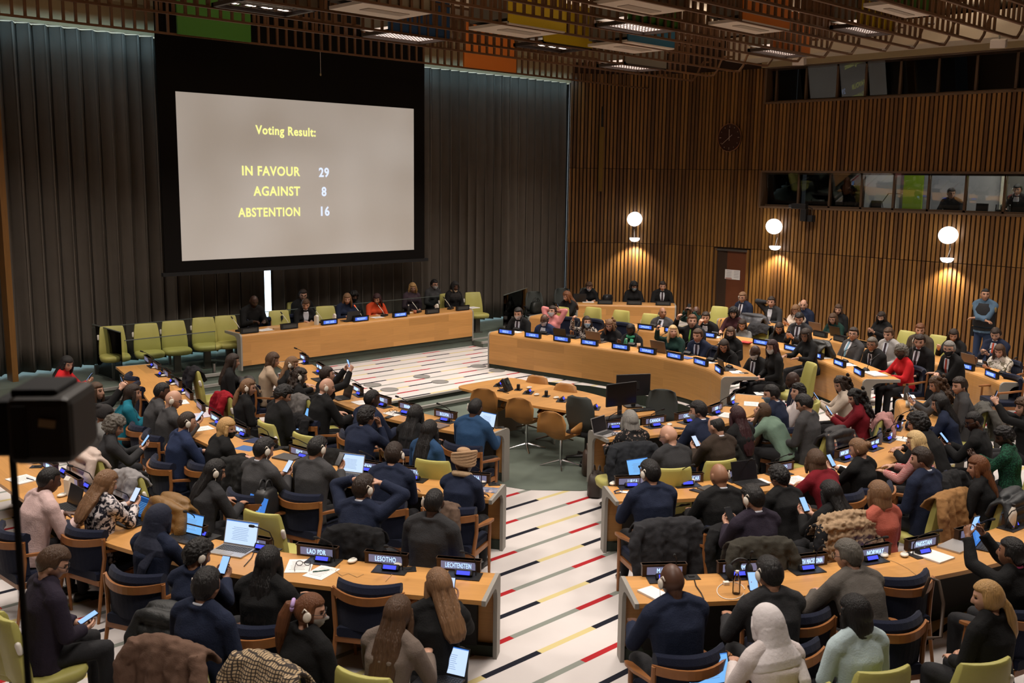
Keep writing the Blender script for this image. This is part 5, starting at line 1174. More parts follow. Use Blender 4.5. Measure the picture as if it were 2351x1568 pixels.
def person_meshes(S, sex, near, out, sleeves=1.0, cloth_g=0.02, bulky=0.0, collar=True):
    # the body: trunk, neck, head, arms and hands grown together into one skin
    b = MB(); torso(b, S, -0.022, sex, False)
    MH = Matrix.Translation(S['head']) @ S['R'].to_4x4() @ Matrix.Scale(HS[sex], 4)
    add_head(b, MH); hb = MH @ Vector((0, -0.022, -0.055)); nr = 0.056 if sex == 'm' else 0.047
    b.tube([S['sho']-S['ax2']*0.06, S['neck']-S['ax2']*0.01, (S['neck']+hb)/2, hb], [0.085, nr+0.012, nr, nr], 14)
    for sgn, nm in ((-1, 'l'), (1, 'r')):
        sh, el, wr, palm, curl = S[nm]
        b.tube([sh, (sh*0.5+el*0.5), el], [0.045, 0.041, 0.035], 10); b.capsule(el, el+(wr-el)*0.02, 0.035, 0.035); b.tube([el, el+(wr-el)*0.35, wr+(wr-el).normalized()*0.01], [0.035, 0.037, 0.025], 10)
        f = (wr-el).normalized(); n = -(palm-f*palm.dot(f)); n = n.normalized() if n.length > 1e-3 else Vector((0, 0, 1))
        if nm == 'l' or nm == 'r':
            if abs(palm.z) > 0.6 and palm.z < 0:                      # hands lying on the table go flat
                f = Vector((f.x*0.8-sgn*0.15, max(0.3, f.y), -0.06)).normalized(); n = Vector((0, 0.06, 1)).normalized()
        xa = f.cross(n).normalized(); n = xa.cross(f)
        Mh = Matrix((xa, f, n)).transposed().to_4x4(); Mh.translation = wr
        # thumb sits on the inner side: +X of the hand for the right hand seen palm-down is outward, so mirror there
        add_hand(b, Mh, curl, 0.98 if sex == 'm' else 0.90, -1 if sgn > 0 else 1)
        S[nm+'_hand'] = Mh
    skin_later(b, 0.0055 if near == 2 else 0.0075 if near else 0.0105, 2, lambda me: out.__setitem__('body', me))
    # the upper garment
    j = MB(); torso(j, S, cloth_g+bulky, sex)
    if collar:
        cr = ell_ring(S['neck']+S['ax2']*0.010-Vector((0, 0.006, 0)), S['ax2'], *((0.082, 0.074) if sex == 'm' else (0.072, 0.064)), 16); j.tube(cr+[cr[0]], 0.021, 7)
    for nm in ('l', 'r'):
        sh, el, wr, *_ = S[nm]; e2 = el+(wr-el)*(0.92*sleeves)
        g = cloth_g+bulky
        if sleeves > 0.3:
            j.tube([sh, sh*0.5+el*0.5, el], [0.052+g, 0.046+g, 0.040+g], 12); j.ell(el, (0.041+g,)*3, 10, 8); j.tube([el, (el+e2)/2, e2], [0.041+g, 0.037+g, 0.030+g], 12)
        else: j.tube([sh, sh*0.4+el*0.6], [0.052+g, 0.048+g], 12)
    skin_later(j, 0.011 if near == 2 else 0.014 if near else 0.018, 3, lambda me: out.__setitem__('top', me), 0.011 if near else 0.008, 0.11)
def body_zones(me, S, sex):
    """material slots of the head: 0 skin, 1 lips, 2 eyes, 3 brows"""
    n = len(me.polygons); c = np.empty(3*n, np.float32); me.polygons.foreach_get('center', c); c = c.reshape(-1, 3).astype(float)
    Rm = np.array(S['R']); k = HS[sex]; h = (c-np.array(S['head']))@Rm/k
    x, y, z = np.abs(h[:, 0]), h[:, 1], h[:, 2]; mi = np.zeros(n, np.int32); fr = (y > 0.055) & (np.abs(z) < 0.12)
    mi[fr & (((x-0.031)/0.014)**2+((z-0.011)/0.0075)**2 < 1)] = 2
    mi[fr & (np.abs(z-0.031) < 0.005) & (x > 0.012) & (x < 0.050)] = 3
    mi[fr & ((h[:, 0]/0.023)**2+((z+0.064)/0.009)**2 < 1)] = 1
    me.polygons.foreach_set('material_index', mi)
# ---------------------------------------------------------------- who sits where
# (desk, u, v of the head, pose, body turn, head turn, hair style, hair, skin, garment, sex, chair, extras, label)
# extras: e/E earpiece right/left, m/K/B white/black/blue mask, g glasses, c white collar, s shirt front, T tie, p phone, j jeans
PEOPLE = [
 # nearest left rows
 ('L1', 112, 1103, 'type', 0, -6, 'crop', 'k', 'd', 'pk', 'm', 'b', '', 'person in a pale pink shirt typing at the left edge'),
 ('L1', 243, 1109, 'phone', 8, -20, 'wavy', 'lb', 'l', 'floral', 'w', 'b', 'p', 'person with long light brown hair in a black and white patterned blouse'),
 ('L1', 364, 1194, 'desk', 4, -20, 'hijab', 'navyscarf', 'l', 'n', 'w', 'b', '', 'person in a navy headscarf working at a laptop'),
 ('L1', 122, 1293, 'lap', -22, -20, 'short', 'b', 'l', 'pl', 'm', 'g', 'gp', 'grey-haired man in a dark suit looking at a phone in his lap'),
 ('L1', 454, 1274, 'phone', 0, -30, 'full', 'k', 't', 'n', 'w', 'b', 'ep', 'person with curly dark hair, headset and yellow-green necklace holding a phone'),
 ('L1', 475, 1346, 'lapdown', -10, 6, 'short', 'k', 'm', 'n', 'm', 'g', 'Ecj', 'man in a navy suit and white collar wearing a headset, seen from behind'),
 ('L1', 616, 1292, 'desk', 0, 0, 'vlong', 'k', 'm', 'k', 'w', 'b', '', 'person with long black hair over a dark jacket left of the LAO PDR papers'),
 ('L1', 712, 1403, 'lapdown', -24, -50, 'pony', 'r', 'l', 'k', 'w', 'g', 'egmS', 'masked person with a long auburn ponytail and lilac scrunchie'),
 ('L1', 913, 1410, 'type', -14, 4, 'vlong', 'b', 'l', 'tp', 'w', 'g', '', 'person with long brown hair in a taupe checked blazer'),
 ('L1', 1008, 1345, 'phone1', 6, 38, 'long', 'lb', 'l', 'k', 'w', 'n', 'Kpu', 'person with light brown hair and black mask holding up a phone at the desk end'),
 # second left row
 ('L2', 836, 1121, 'head', -6, -22, 'short', 'd', 'l', 'n', 'm', 'n', 'ec', 'man in a navy suit with headset and both hands raised to his face'),
 ('L2', 997, 1155, 'lapdown', -8, 4, 'crop', 'k', 'dd', 'c', 'm', 'n', 'E', 'man in a charcoal suit with a white notebook on his lap near the aisle'),
 ('L2', 1065, 1066, 'fold', -8, -26, 'turban', 'tanscarf', 'd', 'n', 'w', 'b', 'C', 'person in a tan head wrap and beige scarf at the LIBERIA plate'),
 ('L2', 905, 1044, 'fold', 0, 0, 'short', 'd', 'l', 'n', 'm', 'b', 'e', 'brown-haired man in a navy suit at the LATVIA plate'),
 ('L2', 729, 1030, 'phone1', -4, -8, 'short', 'k', 'm', 'c2', 'm', 'b', 'ep', 'man in a grey suit with headset holding a dark red phone by a silver laptop'),
 ('L2', 606, 1033, 'phone', -6, -14, 'short', 'k', 'm', 'c2', 'm', 'b', 'epc', 'black-haired man in a grey suit holding a white-screened phone'),
 ('L2', 493, 1083, 'type', -10, -22, 'long', 'k', 'm', 'c', 'w', 'g', 'e', 'person with long black hair and headset behind a lap laptop'),
 ('L2', 520, 984, 'fold', -8, -50, 'bob', 'y', 'l', 'k', 'w', 'b', 'K', 'person with a blond bob and black mask in a black jacket'),
 ('L2', 429, 970, 'desk', -4, -8, 'crop', 'd', 'l', 'nb', 'm', 'b', 'e', 'man with cropped hair in a bright navy suit in the second left row'),
 ('L2', 398, 918, 'phone', -4, -24, 'none', 'k', 'l', 'c2', 'm', 'b', 'egp', 'bald man with a white headset in a grey suit'),
 ('L2', 372, 900, 'desk', -4, -10, 'crop', 'k', 'd', 'c2', 'm', 'b', '', 'man in a grey suit partly hidden behind the bald man with a headset'),
 ('L2', 304, 903, 'fold', -8, -10, 'long', 'd', 'l', 'tl', 'w', 'b', '', 'person with dark hair in a teal top on the left'),
 ('L2', 221, 899, 'up', -20, -20, 'long', 'b', 'l', 'k', 'w', 'n', 'p', 'person with long brown hair holding up a phone by the dark camera'),
 ('L2', 153, 835, 'phone', -26, -30, 'long', 'k', 'l', 'rd', 'w', 'n', 'p', 'person with black hair in a red top standing out against the curtain'),
 ('L2', 240, 953, 'lapdown', -10, -14, 'cap', 'blackscarf', 't', 'gy', 'w', 'n', '', 'person in a black head covering and grey cardigan'),
 ('L2', 263, 979, 'phone', -12, -24, 'curly', 'gb', 'l', 'c', 'w', 'n', 'p', 'person with curly grey-brown hair in a dark blazer'),
 # inner left row
 ('L3', 1092, 938, 'desk', 0, 0, 'crop', 'k', 'd', 'bs', 'm', 'b', 'E', 'man in a blue suit with headset at the end of the inner left desk'),
 ('L3', 986, 989, 'lapdown', -6, 4, 'vlong', 'k', 'm', 'bs', 'w', 'n', '', 'person with long black hair in a blue sweater beside an empty lime chair'),
 ('L3', 954, 953, 'desk', 0, 0, 'vlong', 'k', 'm', 'k', 'w', 'b', '', 'person with straight black hair at the BOLIVIA desk, back to the viewer'),
 ('L3', 854, 917, 'desk', -6, -22, 'crop', 'k', 'dd', 'n', 'm', 'b', '', 'man with cropped hair in a navy suit reaching over the inner left desk'),
 ('L3', 842, 958, 'chin', -4, -6, 'full', 'k', 'm', 'n', 'm', 'b', '', 'man with thick black hair in a navy suit holding a hand to his cheek'),
 ('L3', 750, 889, 'desk', -6, -26, 'none', 'k', 'l', 'k', 'm', 'b', 'ec', 'bald man with a white headset in a black suit in the inner left row'),
 ('L3', 751, 861, 'up', -4, -10, 'short', 'd', 'l', 'k', 'w', 'n', 'p', 'dark-haired person in black raising a phone with both hands'),
 ('L3', 689, 864, 'desk', -4, -14, 'curlylong', 'd', 'l', 'k', 'w', 'n', 'e', 'person with dark curly hair over a black top in the inner left row'),
 ('L3', 670, 837, 'desk', -4, -24, 'vlong', 'lb', 'l', 'k', 'w', 'n', 'e', 'person with long light brown hair and a headset near the podium desk'),
 ('L3', 626, 827, 'desk', -4, -26, 'bob', 'b', 'l', 'be', 'w', 'b', '', 'person with a brown bob in a beige top near the podium desk'),
 ('L3', 534, 830, 'lapdown', -10, 0, 'long', 'd', 'l', 'k', 'w', 'n', '', 'person in an open-backed black top left of the podium desk'),
 ('L3', 569, 890, 'lapdown', -8, -20, 'lowpony', 'lb', 'l', 'k', 'w', 'n', 'e', 'person with tied light brown hair and headset beside a red coat'),
 ('L3', 650, 906, 'lap', -6, -24, 'full', 'k', 'l', 'k', 'm', 'n', 'p', 'broad person in a black jacket looking down at a phone'),
 # nearest right rows
 ('R1', 1543, 1334, 'desk', 14, 4, 'none', 'k', 'd', 'n', 'm', 'b', 'E', 'bald man in a navy suit with headset at the MALTA plate'),
 ('R1', 1766, 1318, 'phone1', 4, 6, 'short', 'k', 'm', 'c', 'm', 'b', 'Ep', 'dark-haired man in a charcoal suit with headset holding a phone at the MYANMAR plate'),
 ('R1', 1764, 1434, 'type', 10, 12, 'hijab', 'whitescarf', 'l', 'wh', 'w', 'g', '', 'person in a white headscarf and white top with a lap laptop'),
 ('R1', 1947, 1276, 'fwd', 4, 26, 'short', 'gb', 'l', 'gg', 'm', 'n', 'g', 'man in a grey-brown suit leaning on the desk by the NORWAY plate'),
 ('R1', 1964, 1408, 'lapdown', 6, 28, 'bob', 'k', 'l', 'lb', 'w', 'g', '', 'person with a black bob in a light blue blazer'),
 ('R1', 2268, 1372, 'lapdown', 10, 40, 'lowpony', 'y', 'l', 'k', 'w', 'n', '', 'person with a blond ponytail in a black coat at the lower right'),
 ('R1', 2322, 1270, 'up', 6, 16, 'short', 'k', 't', 'k', 'w', 'b', 'pN', 'person in a black vest with a pink necklace raising a phone at the right edge'),
 # second right row
 ('R2', 1492, 1086, 'desk', 8, 18, 'short', 'k', 'm', 'n', 'm', 'b', 'E', 'man in a dark navy suit with headset at the LIBYA plate'),
 ('R2', 1651, 1094, 'desk', 4, 6, 'none', 'k', 't', 'k', 'm', 'b', 'ec', 'bald man in a black suit at the MADAGASCAR plate'),
 ('R2', 1788, 1096, 'write', 6, 6, 'full', 'k', 'm', 'k', 'w', 'n', '', 'black-haired person bent low over the desk at the MEXICO plate'),
 ('R2', 1873, 1059, 'fwd', 4, -14, 'bob', 'b', 'l', 'dr', 'w', 'n', '', 'person with a brown bob in a crimson jacket leaning over papers'),
 ('R2', 1971, 1031, 'phone', 6, 24, 'bun', 'lb', 'l', 'k', 'w', 'b', 'p', 'person with tied-back brown hair in a black blazer at the NEW ZEALAND plate'),
 ('R2', 2103, 1014, 'desk', 8, 20, 'long', 'Y', 'l', 'stripe', 'w', 'b', 'g', 'blond person in a red and white striped top'),
 ('R2', 2116, 1055, 'lapdown', 4, 24, 'short', 'd', 'l', 'n', 'm', 'g', 'c', 'brown-haired man in a navy suit behind the striped top'),
 ('R2', 2246, 1073, 'lapdown', 8, 34, 'long', 'r', 'l', 'k', 'w', 'g', '', 'person with long auburn hair in black holding papers'),
 ('R2', 2306, 1003, 'phone', 8, 30, 'full', 'k', 'dd', 'green', 'w', 'g', '', 'person with black hair in a dark green sparkling top'),
 ('R2', 2237, 968, 'phone', 6, 30, 'crop', 'k', 'd', 'k', 'm', 'n', 'gp', 'man with glasses in a black coat holding a phone in the right rows'),
 ('R2', 2107, 973, 'fwd', 8, 8, 'curly', 'k', 'l', 'k', 'm', 'n', '', 'person with short curly black hair leaning on the right desk arm'),
 ('R2', 2159, 927, 'type', 6, 10, 'long', 'k', 'l', 'n', 'w', 'n', '', 'person with long black hair in a navy top typing at the right desk arm'),
 ('R2', 2150, 883, 'phone', 6, 14, 'curlylong', 'b', 'l', 'c2', 'w', 'n', 'p', 'person with curly brown hair in a grey jacket near a grey water bottle'),
 ('R2', 2203, 886, 'lapdown', 6, 30, 'short', 'd', 'l', 'c2', 'm', 'g', 'e', 'dark-haired man with a white headset in a grey suit before the rear oak desk'),
 ('R2', 2349, 937, 'up', 6, 30, 'curly', 'b', 'l', 'k', 'w', 'n', 'p', 'person cut by the right edge raising a phone in the right rows'),
 ('R2', 1728, 1145, 'phone', 10, 14, 'short', 'k', 'l', 'pl', 'm', 'n', 'Epc', 'man in a dark plum suit with headset holding up a black phone'),
 ('R2', 1908, 1133, 'phone', 6, 12, 'vlong', 'k', 'l', 'k', 'w', 'n', 'p', 'person with very long black hair in black holding a phone'),
 ('R2', 2018, 1135, 'lapdown', 4, 8, 'bob', 'lb', 'l', 'co', 'w', 'n', '', 'person with a light brown bob in a coral sweater'),
 # inner right row
 ('R3', 1447, 966, 'desk', 4, -4, 'bob', 'g', 'l', 'lace', 'w', 'n', '', 'person with a silver-grey bob in black lace at the BULGARIA plate'),
 ('R3', 1535, 1001, 'type', 8, 34, 'none', 'k', 'l', 'c', 'm', 'n', 'g', 'bald man with glasses in a charcoal suit with a laptop'),
 ('R3', 1603, 944, 'desk', 8, 40, 'short', 'k', 'l', 'n', 'm', 'b', 'mc', 'masked man with dark hair in a navy suit at the CHILE plate'),
 ('R3', 1644, 979, 'phone', 8, 10, 'bald', 'k', 'l', 'br', 'm', 'n', 'pc', 'balding man in a dark brown suit holding a phone with lit screen'),
 ('R3', 1693, 955, 'desk', 6, 0, 'vlong', 'm', 'l', 'k', 'w', 'n', '', 'person with long dark reddish hair in black at the inner right desk'),
 ('R3', 1771, 905, 'desk', 10, 36, 'short', 'k', 'l', 'n', 'm', 'b', 'Bc', 'man in a blue face mask at the far end of the inner right desk'),
 ('R3', 1832, 901, 'back', 14, 36, 'full', 'k', 'l', 'wh', 'w', 'n', 'e', 'person in a white top with a headset leaning back'),
 ('R3', 1846, 927, 'lap', 10, 14, 'short', 'k', 'l', 'c2', 'm', 'n', 'p', 'dark-haired person in a grey jacket bent over a phone'),
 ('R3', 1820, 873, 'lapdown', 10, 30, 'none', 'k', 'dd', 'n', 'm', 'g', 'ec', 'bald man with headset in a navy suit behind the person in white'),
 ('R3', 1931, 882, 'phone', 10, 30, 'curlylong', 'd', 'l', 'cr', 'w', 'n', 'p', 'person with dark curly hair in a cream top before the oak desk front'),
 ('R3', 1964, 913, 'phone', 12, 26, 'curlylong', 'k', 'l', 'dr', 'w', 'g', 'p', 'person with dark curly hair in a red blouse holding a tablet phone'),
 # long far desk
 ('F1', 1190, 720, 'desk', 4, 12, 'short', 'k', 'l', 'k', 'm', 'n', 'msT', 'masked man in a dark suit at the GREECE plate'),
 ('F1', 1250, 735, 'lapdown', 0, 6, 'none', 'k', 'd', 'nb', 'm', 'n', 'ms', 'masked bald man in a blue suit at the GABON plate'),
 ('F1', 1347, 740, 'up1', 6, 40, 'long', 'd', 'l', 'leopard', 'w', 'n', 'B', 'masked person in a leopard print top at the FRANCE plate'),
 ('F1', 1400, 747, 'type', -4, 20, 'curlylong', 'lb', 'l', 'k', 'w', 'n', 'g', 'person with long curly fair hair at the FINLAND plate'),
 ('F1', 1448, 757, 'phone1', 0, 10, 'bun', 'k', 'dd', 'k', 'w', 'n', 'G', 'person in a green scarf at the ESWATINI plate'),
 ('F1', 1545, 762, 'up1', 6, 40, 'vlong', 'Y', 'l', 'dg', 'w', 'n', 'p', 'person with long blond hair raising a phone at the DENMARK plate'),
 ('F1', 1602, 771, 'fold', 4, 8, 'short', 'b', 'l', 'n', 'm', 'b', 'sT', 'bearded man in a navy suit at the CZECHIA plate'),
 ('F1', 1662, 794, 'write', 10, 30, 'long', 'd', 'l', 'k', 'w', 'n', 'eg', 'person with dark hair and headset writing at the CROATIA plate'),
 ('F1', 1734, 809, 'desk', 10, 20, 'none', 'k', 'dd', 'k', 'm', 'b', 'emsT', 'bald masked man with headset in a black suit at the far desk end'),
 ('F1', 1677, 765, 'lapdown', 6, 24, 'wavy', 'b', 'l', 'k', 'w', 'n', 'K', 'person with wavy brown hair and dark mask behind the CROATIA seat'),
 ('F1', 1773, 797, 'lapdown', 8, 24, 'long', 'm', 'l', 'k', 'w', 'n', 'm', 'masked person with dark red hair in a black coat near the far desk end'),
 # second far row
 ('F1', 1268, 715, 'behind', 0, 4, 'short', 'd', 'l', 'ro', 'w', 'n', 'm', 'masked person in a pink top with hands behind the head'),
 ('F2', 1521, 719, 'back', 10, 40, 'none', 'k', 't', 'c2', 'm', 'n', 'sp', 'bald man in a grey suit leaning back and holding up a phone'),
 ('F2', 1589, 738, 'up1', 6, 34, 'short', 'r', 'l', 'k', 'm', 'n', 'L', 'sandy-haired man with a green lanyard holding up a camera'),
 ('F2', 1620, 730, 'chin', 4, 20, 'short', 'd', 'l', 'k', 'm', 'n', 's', 'dark-haired man resting his cheek on his hand behind the far desk'),
 ('F2', 1598, 716, 'up', 0, 14, 'none', 'k', 'd', 'dg', 'm', 'n', 'gp', 'bald man with glasses raising a camera overhead'),
 ('F2', 1684, 719, 'desk', 4, 14, 'curly', 'k', 'm', 'mr', 'w', 'n', '', 'person with short curly dark hair in a maroon top'),
 ('F2', 1704, 746, 'phone', 4, 20, 'long', 'd', 'l', 'gy', 'w', 'n', 'g', 'dark-haired person in a grey knitted sweater'),
 ('F2', 1789, 754, 'phone', 6, 20, 'long', 'd', 'l', 'k', 'w', 'n', 'eg', 'person with glasses, dark hair and headset at the SOLOMON ISLANDS plate'),
 ('F2', 1835, 732, 'phone', 6, 20, 'short', 'k', 'l', 'c', 'm', 'n', 'esTp', 'dark-haired man in a yellow tie reading a phone'),
 ('F2', 1850, 770, 'desk', 6, 24, 'bob', 'd', 't', 'k', 'w', 'n', 'g', 'person with glasses and black hair at the second far desk'),
 ('F2', 1959, 768, 'back', 6, 34, 'short', 'd', 'l', 'c2', 'm', 'n', 'gsY', 'man with glasses, grey suit and light blue tie leaning back'),
 ('F2', 2002, 791, 'fold', 6, 30, 'short', 'gb', 'm', 'k', 'm', 'n', 'gsT', 'grey-haired man in a black suit beside the person in a red jacket'),
 ('F2', 2069, 809, 'desk', 8, 36, 'curly', 'gb', 'd', 'rd', 'w', 'b', 'K', 'masked person in a bright red jacket at the second far desk end'),
 # rear far row and those along the wood wall
 ('F3', 1302, 680, 'phone', 10, -14, 'wavy', 'r', 'l', 'k', 'w', 'n', 'p', 'person with auburn hair looking at a phone before the wall desk'),
 ('F3', 1705, 683, 'lapdown', 0, 14, 'short', 'lb', 'l', 'n', 'm', 'n', 'egsT', 'man with glasses and headset in a suit before the red-brown door'),
 ('F3', 1771, 694, 'ear', 4, 20, 'short', 'd', 'l', 'c', 'm', 'n', 's', 'man in a dark suit pressing a headset to his ear by the wood wall'),
 ('F3', 1827, 712, 'phone', 4, 20, 'bob', 'lb', 'l', 'cr', 'w', 'n', 'gp', 'fair-haired person with glasses in a cream top holding a phone'),
 ('F3', 1845, 700, 'lapdown', 0, 30, 'bald', 'd', 'l', 'n', 'm', 'n', 'ec', 'balding man in a navy suit with headset by the wood wall'),
 ('F3', 1913, 732, 'type', 4, 14, 'long', 'b', 'l', 'dg', 'w', 'n', 'g', 'person with brown hair in a dark green top at a laptop'),
 ('F3', 1925, 711, 'lapdown', 0, 30, 'long', 'b', 'l', 'k', 'w', 'n', '', 'smiling brown-haired person behind the dark green top'),
 ('F3', 2024, 728, 'phone', 6, 20, 'long', 'd', 'l', 'k', 'w', 'n', 'eK', 'person in a black mask with headset by the wood wall'),
 ('F2', 2040, 768, 'lapdown', 8, 16, 'short', 'b', 'l', 'lg', 'm', 'n', 'sT', 'bearded man in a light grey suit looking down'),
 ('F3', 2112, 758, 'lapdown', 8, 34, 'short', 'r', 'l', 'tw', 'm', 'n', '', 'red-bearded man in a brown tweed jacket'),
 ('F3', 2111, 785, 'lapdown', 10, 30, 'short', 'd', 'l', 'k', 'm', 'n', 'esT', 'dark-haired man in a black suit with a red patterned tie'),
 ('F3', 2179, 801, 'fold', 10, 40, 'short', 'g', 'l', 'k', 'm', 'n', 'KgsR', 'grey-haired man in a black mask with a red tie'),
 ('F3', 2189, 770, 'phone1', 8, 34, 'wavy', 'd', 'l', 'k', 'w', 'n', '', 'dark-haired person in black reaching sideways at the rear row'),
 ('F3', 2286, 768, 'phone', 10, 18, 'short', 'd', 'l', 'n', 'm', 'n', 'sV', 'man with a red lanyard reading a phone near the guard'),
 ('F3', 2295, 806, 'phone', 10, 20, 'long', 'b', 'l', 'camo', 'w', 'b', 'p', 'person with brown hair in a cream camouflage jacket'),
 ('FB', 1352, 658, 'write', 0, 10, 'full', 'b', 'l', 'k', 'w', 'o', 'm', 'masked brown-haired person writing at the wall desk'),
 ('FB', 1455, 658, 'desk', 0, 20, 'curly', 'k', 'l', 'k', 'w', 'n', 'Bg', 'person in a blue mask with dark curly hair at the wall desk'),
 ('FB', 1521, 657, 'desk', 0, 4, 'short', 'd', 'l', 'k', 'm', 'n', 'sT', 'man in a dark suit and tie at the right end of the wall desk'),
 # the podium
 ('PD', 583, 692, 'write', 0, -10, 'none', 'k', 'dd', 'k', 'm', 'n', '', 'bald man in black reading at the left end of the podium desk'),
 ('PD', 702, 699, 'write', -8, -24, 'short', 'b', 'l', 'k', 'w', 'n', 's', 'brown-haired person leaning over papers on the podium'),
 ('PD', 696, 678, 'lapdown', 0, -24, 'short', 'd', 'l', 'k', 'm', 'g', 'g', 'man with glasses seated behind the leaning person on the podium'),
 ('PD', 797, 686, 'type', -6, -24, 'wavy', 'lb', 'l', 'n', 'w', 'n', '', 'person with long fair-brown hair in navy at a laptop on the podium'),
 ('PD', 812, 681, 'lapdown', 0, -10, 'curly', 'k', 'd', 'c', 'w', 'n', 'K', 'masked person in the shade behind the PRESIDENT plate'),
 ('PD', 866, 686, 'write', -10, -42, 'long', 'm', 'l', 'or', 'w', 'n', '', 'person in an orange-red jacket at the COUNCIL SECRETARY plate'),
 ('PD', 947, 661, 'lapdown', -8, -20, 'bob', 'y', 'l', 'pp', 'w', 'n', 'g', 'blond person in a purple-grey blazer on the podium'),
 ('PD', 997, 653, 'lapdown', -4, 0, 'short', 'k', 'l', 'c2', 'w', 'n', 'mg', 'masked person with glasses in a grey blazer on the podium'),
 ('PD', 1044, 658, 'lapdown', -4, -6, 'hijab', 'blackscarf', 'd', 'k', 'w', 'g', 'C', 'person in a black headscarf and beige collar on the podium'),
]
ROW = {'behind the CROATIA': 1.7, 'camera overhead': 1.7, 'maroon top': 1.7, 'knitted': .84, 'light grey suit looking': 1.75, 'cream top holding': .84, 'balding man in a navy': 1.7, 'hands behind the head': 1.7, 'in the shade': 1.7, 'behind the leaning': 1.7, 'cheek on': .84}
# ---------------------------------------------------------------- build and seat everyone
SCARF = {'navyscarf': ((0.009, 0.012, 0.028), 'headscarf'), 'whitescarf': ((0.56, 0.52, 0.52), 'headscarf'), 'blackscarf': ((0.012, 0.010, 0.010), 'headscarf'), 'tanscarf': ((0.32, 0.20, 0.11), 'head_wrap')}
PAPERMASK = {'m': mat('white_mask', (0.62, 0.62, 0.64), 0.7), 'K': mat('black_mask', (0.010, 0.010, 0.011), 0.8), 'B': mat('blue_mask', (0.30, 0.45, 0.60), 0.7)}
EARW = mat('earpiece_cream', (0.66, 0.60, 0.52), 0.5)
SCREENW = emis('phone_screen', (0.30, 0.50, 0.95), 1.1); SCREENW2 = emis('phone_screen_pale', (0.55, 0.66, 0.95), 1.0); SCREEND = mat('phone_dark_glass', (0.012, 0.013, 0.016), 0.15)
JEANS = mat('blue_jeans', (0.016, 0.030, 0.072), 0.9, bump=0.3, bscale=120)
TROUSERS = mat('dark_trousers', (0.010, 0.010, 0.012), 0.9, bump=0.3, bscale=90); SHOES = mat('black_shoes', (0.010, 0.009, 0.009), 0.35)
SHIRTS = {'s': mat('white_shirt', (0.52, 0.54, 0.60), 0.8)}
TIES = {'T': mat('dark_tie', (0.020, 0.010, 0.018), 0.6), 'Y': mat('light_blue_tie', (0.12, 0.26, 0.36), 0.6), 'R': mat('red_tie', (0.26, 0.035, 0.020), 0.6)}
REG = {}                                   # label -> (root, skeleton, world matrix)
jobs = []
def place_person(key, u, v, pose, turn, hyaw, sex, stand=False, floor=None, rz=None, label=''):
    S = skeleton(pose, sex, stand, hyaw)
    fz = floor if floor is not None else DESKS[key][0]
    hz = fz+S['head'].z
    p = at(u, v, hz)
    e0, n0, _ = nearest(key, p.x, p.y); o0 = (Vector((p.x, p.y))-e0).dot(n0); far = key in ('F1', 'F2', 'F3', 'FB', 'PD')
    if (far or o0 < 0.70) and floor is None:
        # the far rows: heads are a fixed distance behind their desk's inner edge, first or second row of seats
        rows = [d for t, d in ROW.items() if t in label]; r_ = ray(u, v); best = None
        for k in range(600):
            q = EYEV+r_*(10+k*0.04)
            if not fz+0.95 < q.z < fz+1.55: continue
            e, n, _ = nearest(key, q.x, q.y); dd = Vector((q.x, q.y))-e; o = dd.dot(n)
            if (dd-n*o).length > 0.6: continue
            for D in (rows or ((0.84, 1.70, 2.5) if far else (0.76, 0.82))):
                if abs(o-D) < 0.05:
                    c = abs(q.z-(hz-0.05))+(0.05 if D > 2 else 0)
                    if best is None or c < best[0]: best = (c, q)
        if best: p = best[1]; fz += p.z-hz
    if rz is None:
        e, n, _ = nearest(key, p.x, p.y); rz = facing(n)
        if key == 'PD': rz = PI
    rz += R(turn)
    off = Matrix.Rotation(rz, 3, 'Z') @ Vector((S['head'].x, S['head'].y, 0))
    return S, Vector((p.x-off.x, p.y-off.y, fz)), rz
for P_ in PEOPLE:
    key, u, v, pose, turn, hyaw, hs, hc, sk, top, sex, ch, ex, label = P_
    S, loc, rz = place_person(key, u, v, pose, turn, hyaw, sex, label=label)
    d = math.hypot(loc.x, loc.y); near = 2 if d < 10.0 else 1 if d < 16 else 0
    out = {}; person_meshes(S, sex, near, out, 1.0, 0.014 if sex == 'w' else 0.020, 0.012 if 'jacket' in label and 'black' in label else 0.0)
    jobs.append((P_, S, loc, rz, out, False))
# standing and leaning figures placed by hand: (label, key, u, v, pose, stand, floor, rz, ...)
EXTRA = [
 (('F3', 2262, 677, 'cross', -16, 30, 'crop', 'k', 'm', 'guard', 'm', 'n', 'W', 'standing guard with folded arms in blue uniform and black vest'), True, .2, facing(Vector((1, 0.25)).normalized()), None),
 (('R3', 1750, 946, 'bent', 6, 24, 'vlong', 'b', 'l', 'gr', 'w', 'n', '', 'person with long brown hair in a sage green blazer leaning forward'), False, 0, None, None),
 (('F3', 2336, 436, 'desk', 0, 6, 'short', 'k', 'm', 'k', 'm', 'n', 'es', 'man with headset in the lit booth window at the right edge'), False, 2.66, facing(Vector((1, 0.0))), 24.35),
 (('F3', 2184, 444, 'desk', 0, 40, 'short', 'd', 'l', 'k', 'm', 'n', '', 'person in profile behind the middle booth window'), False, 2.66, facing(Vector((1, 0.0))), 24.3),
 (('F3', 1958, 438, 'fold', 0, 20, 'short', 'k', 't', 'k', 'm', 'n', '', 'shadowy person behind the dark booth window above the video camera'), False, 2.66, facing(Vector((1, 0.0))), 24.2),
]
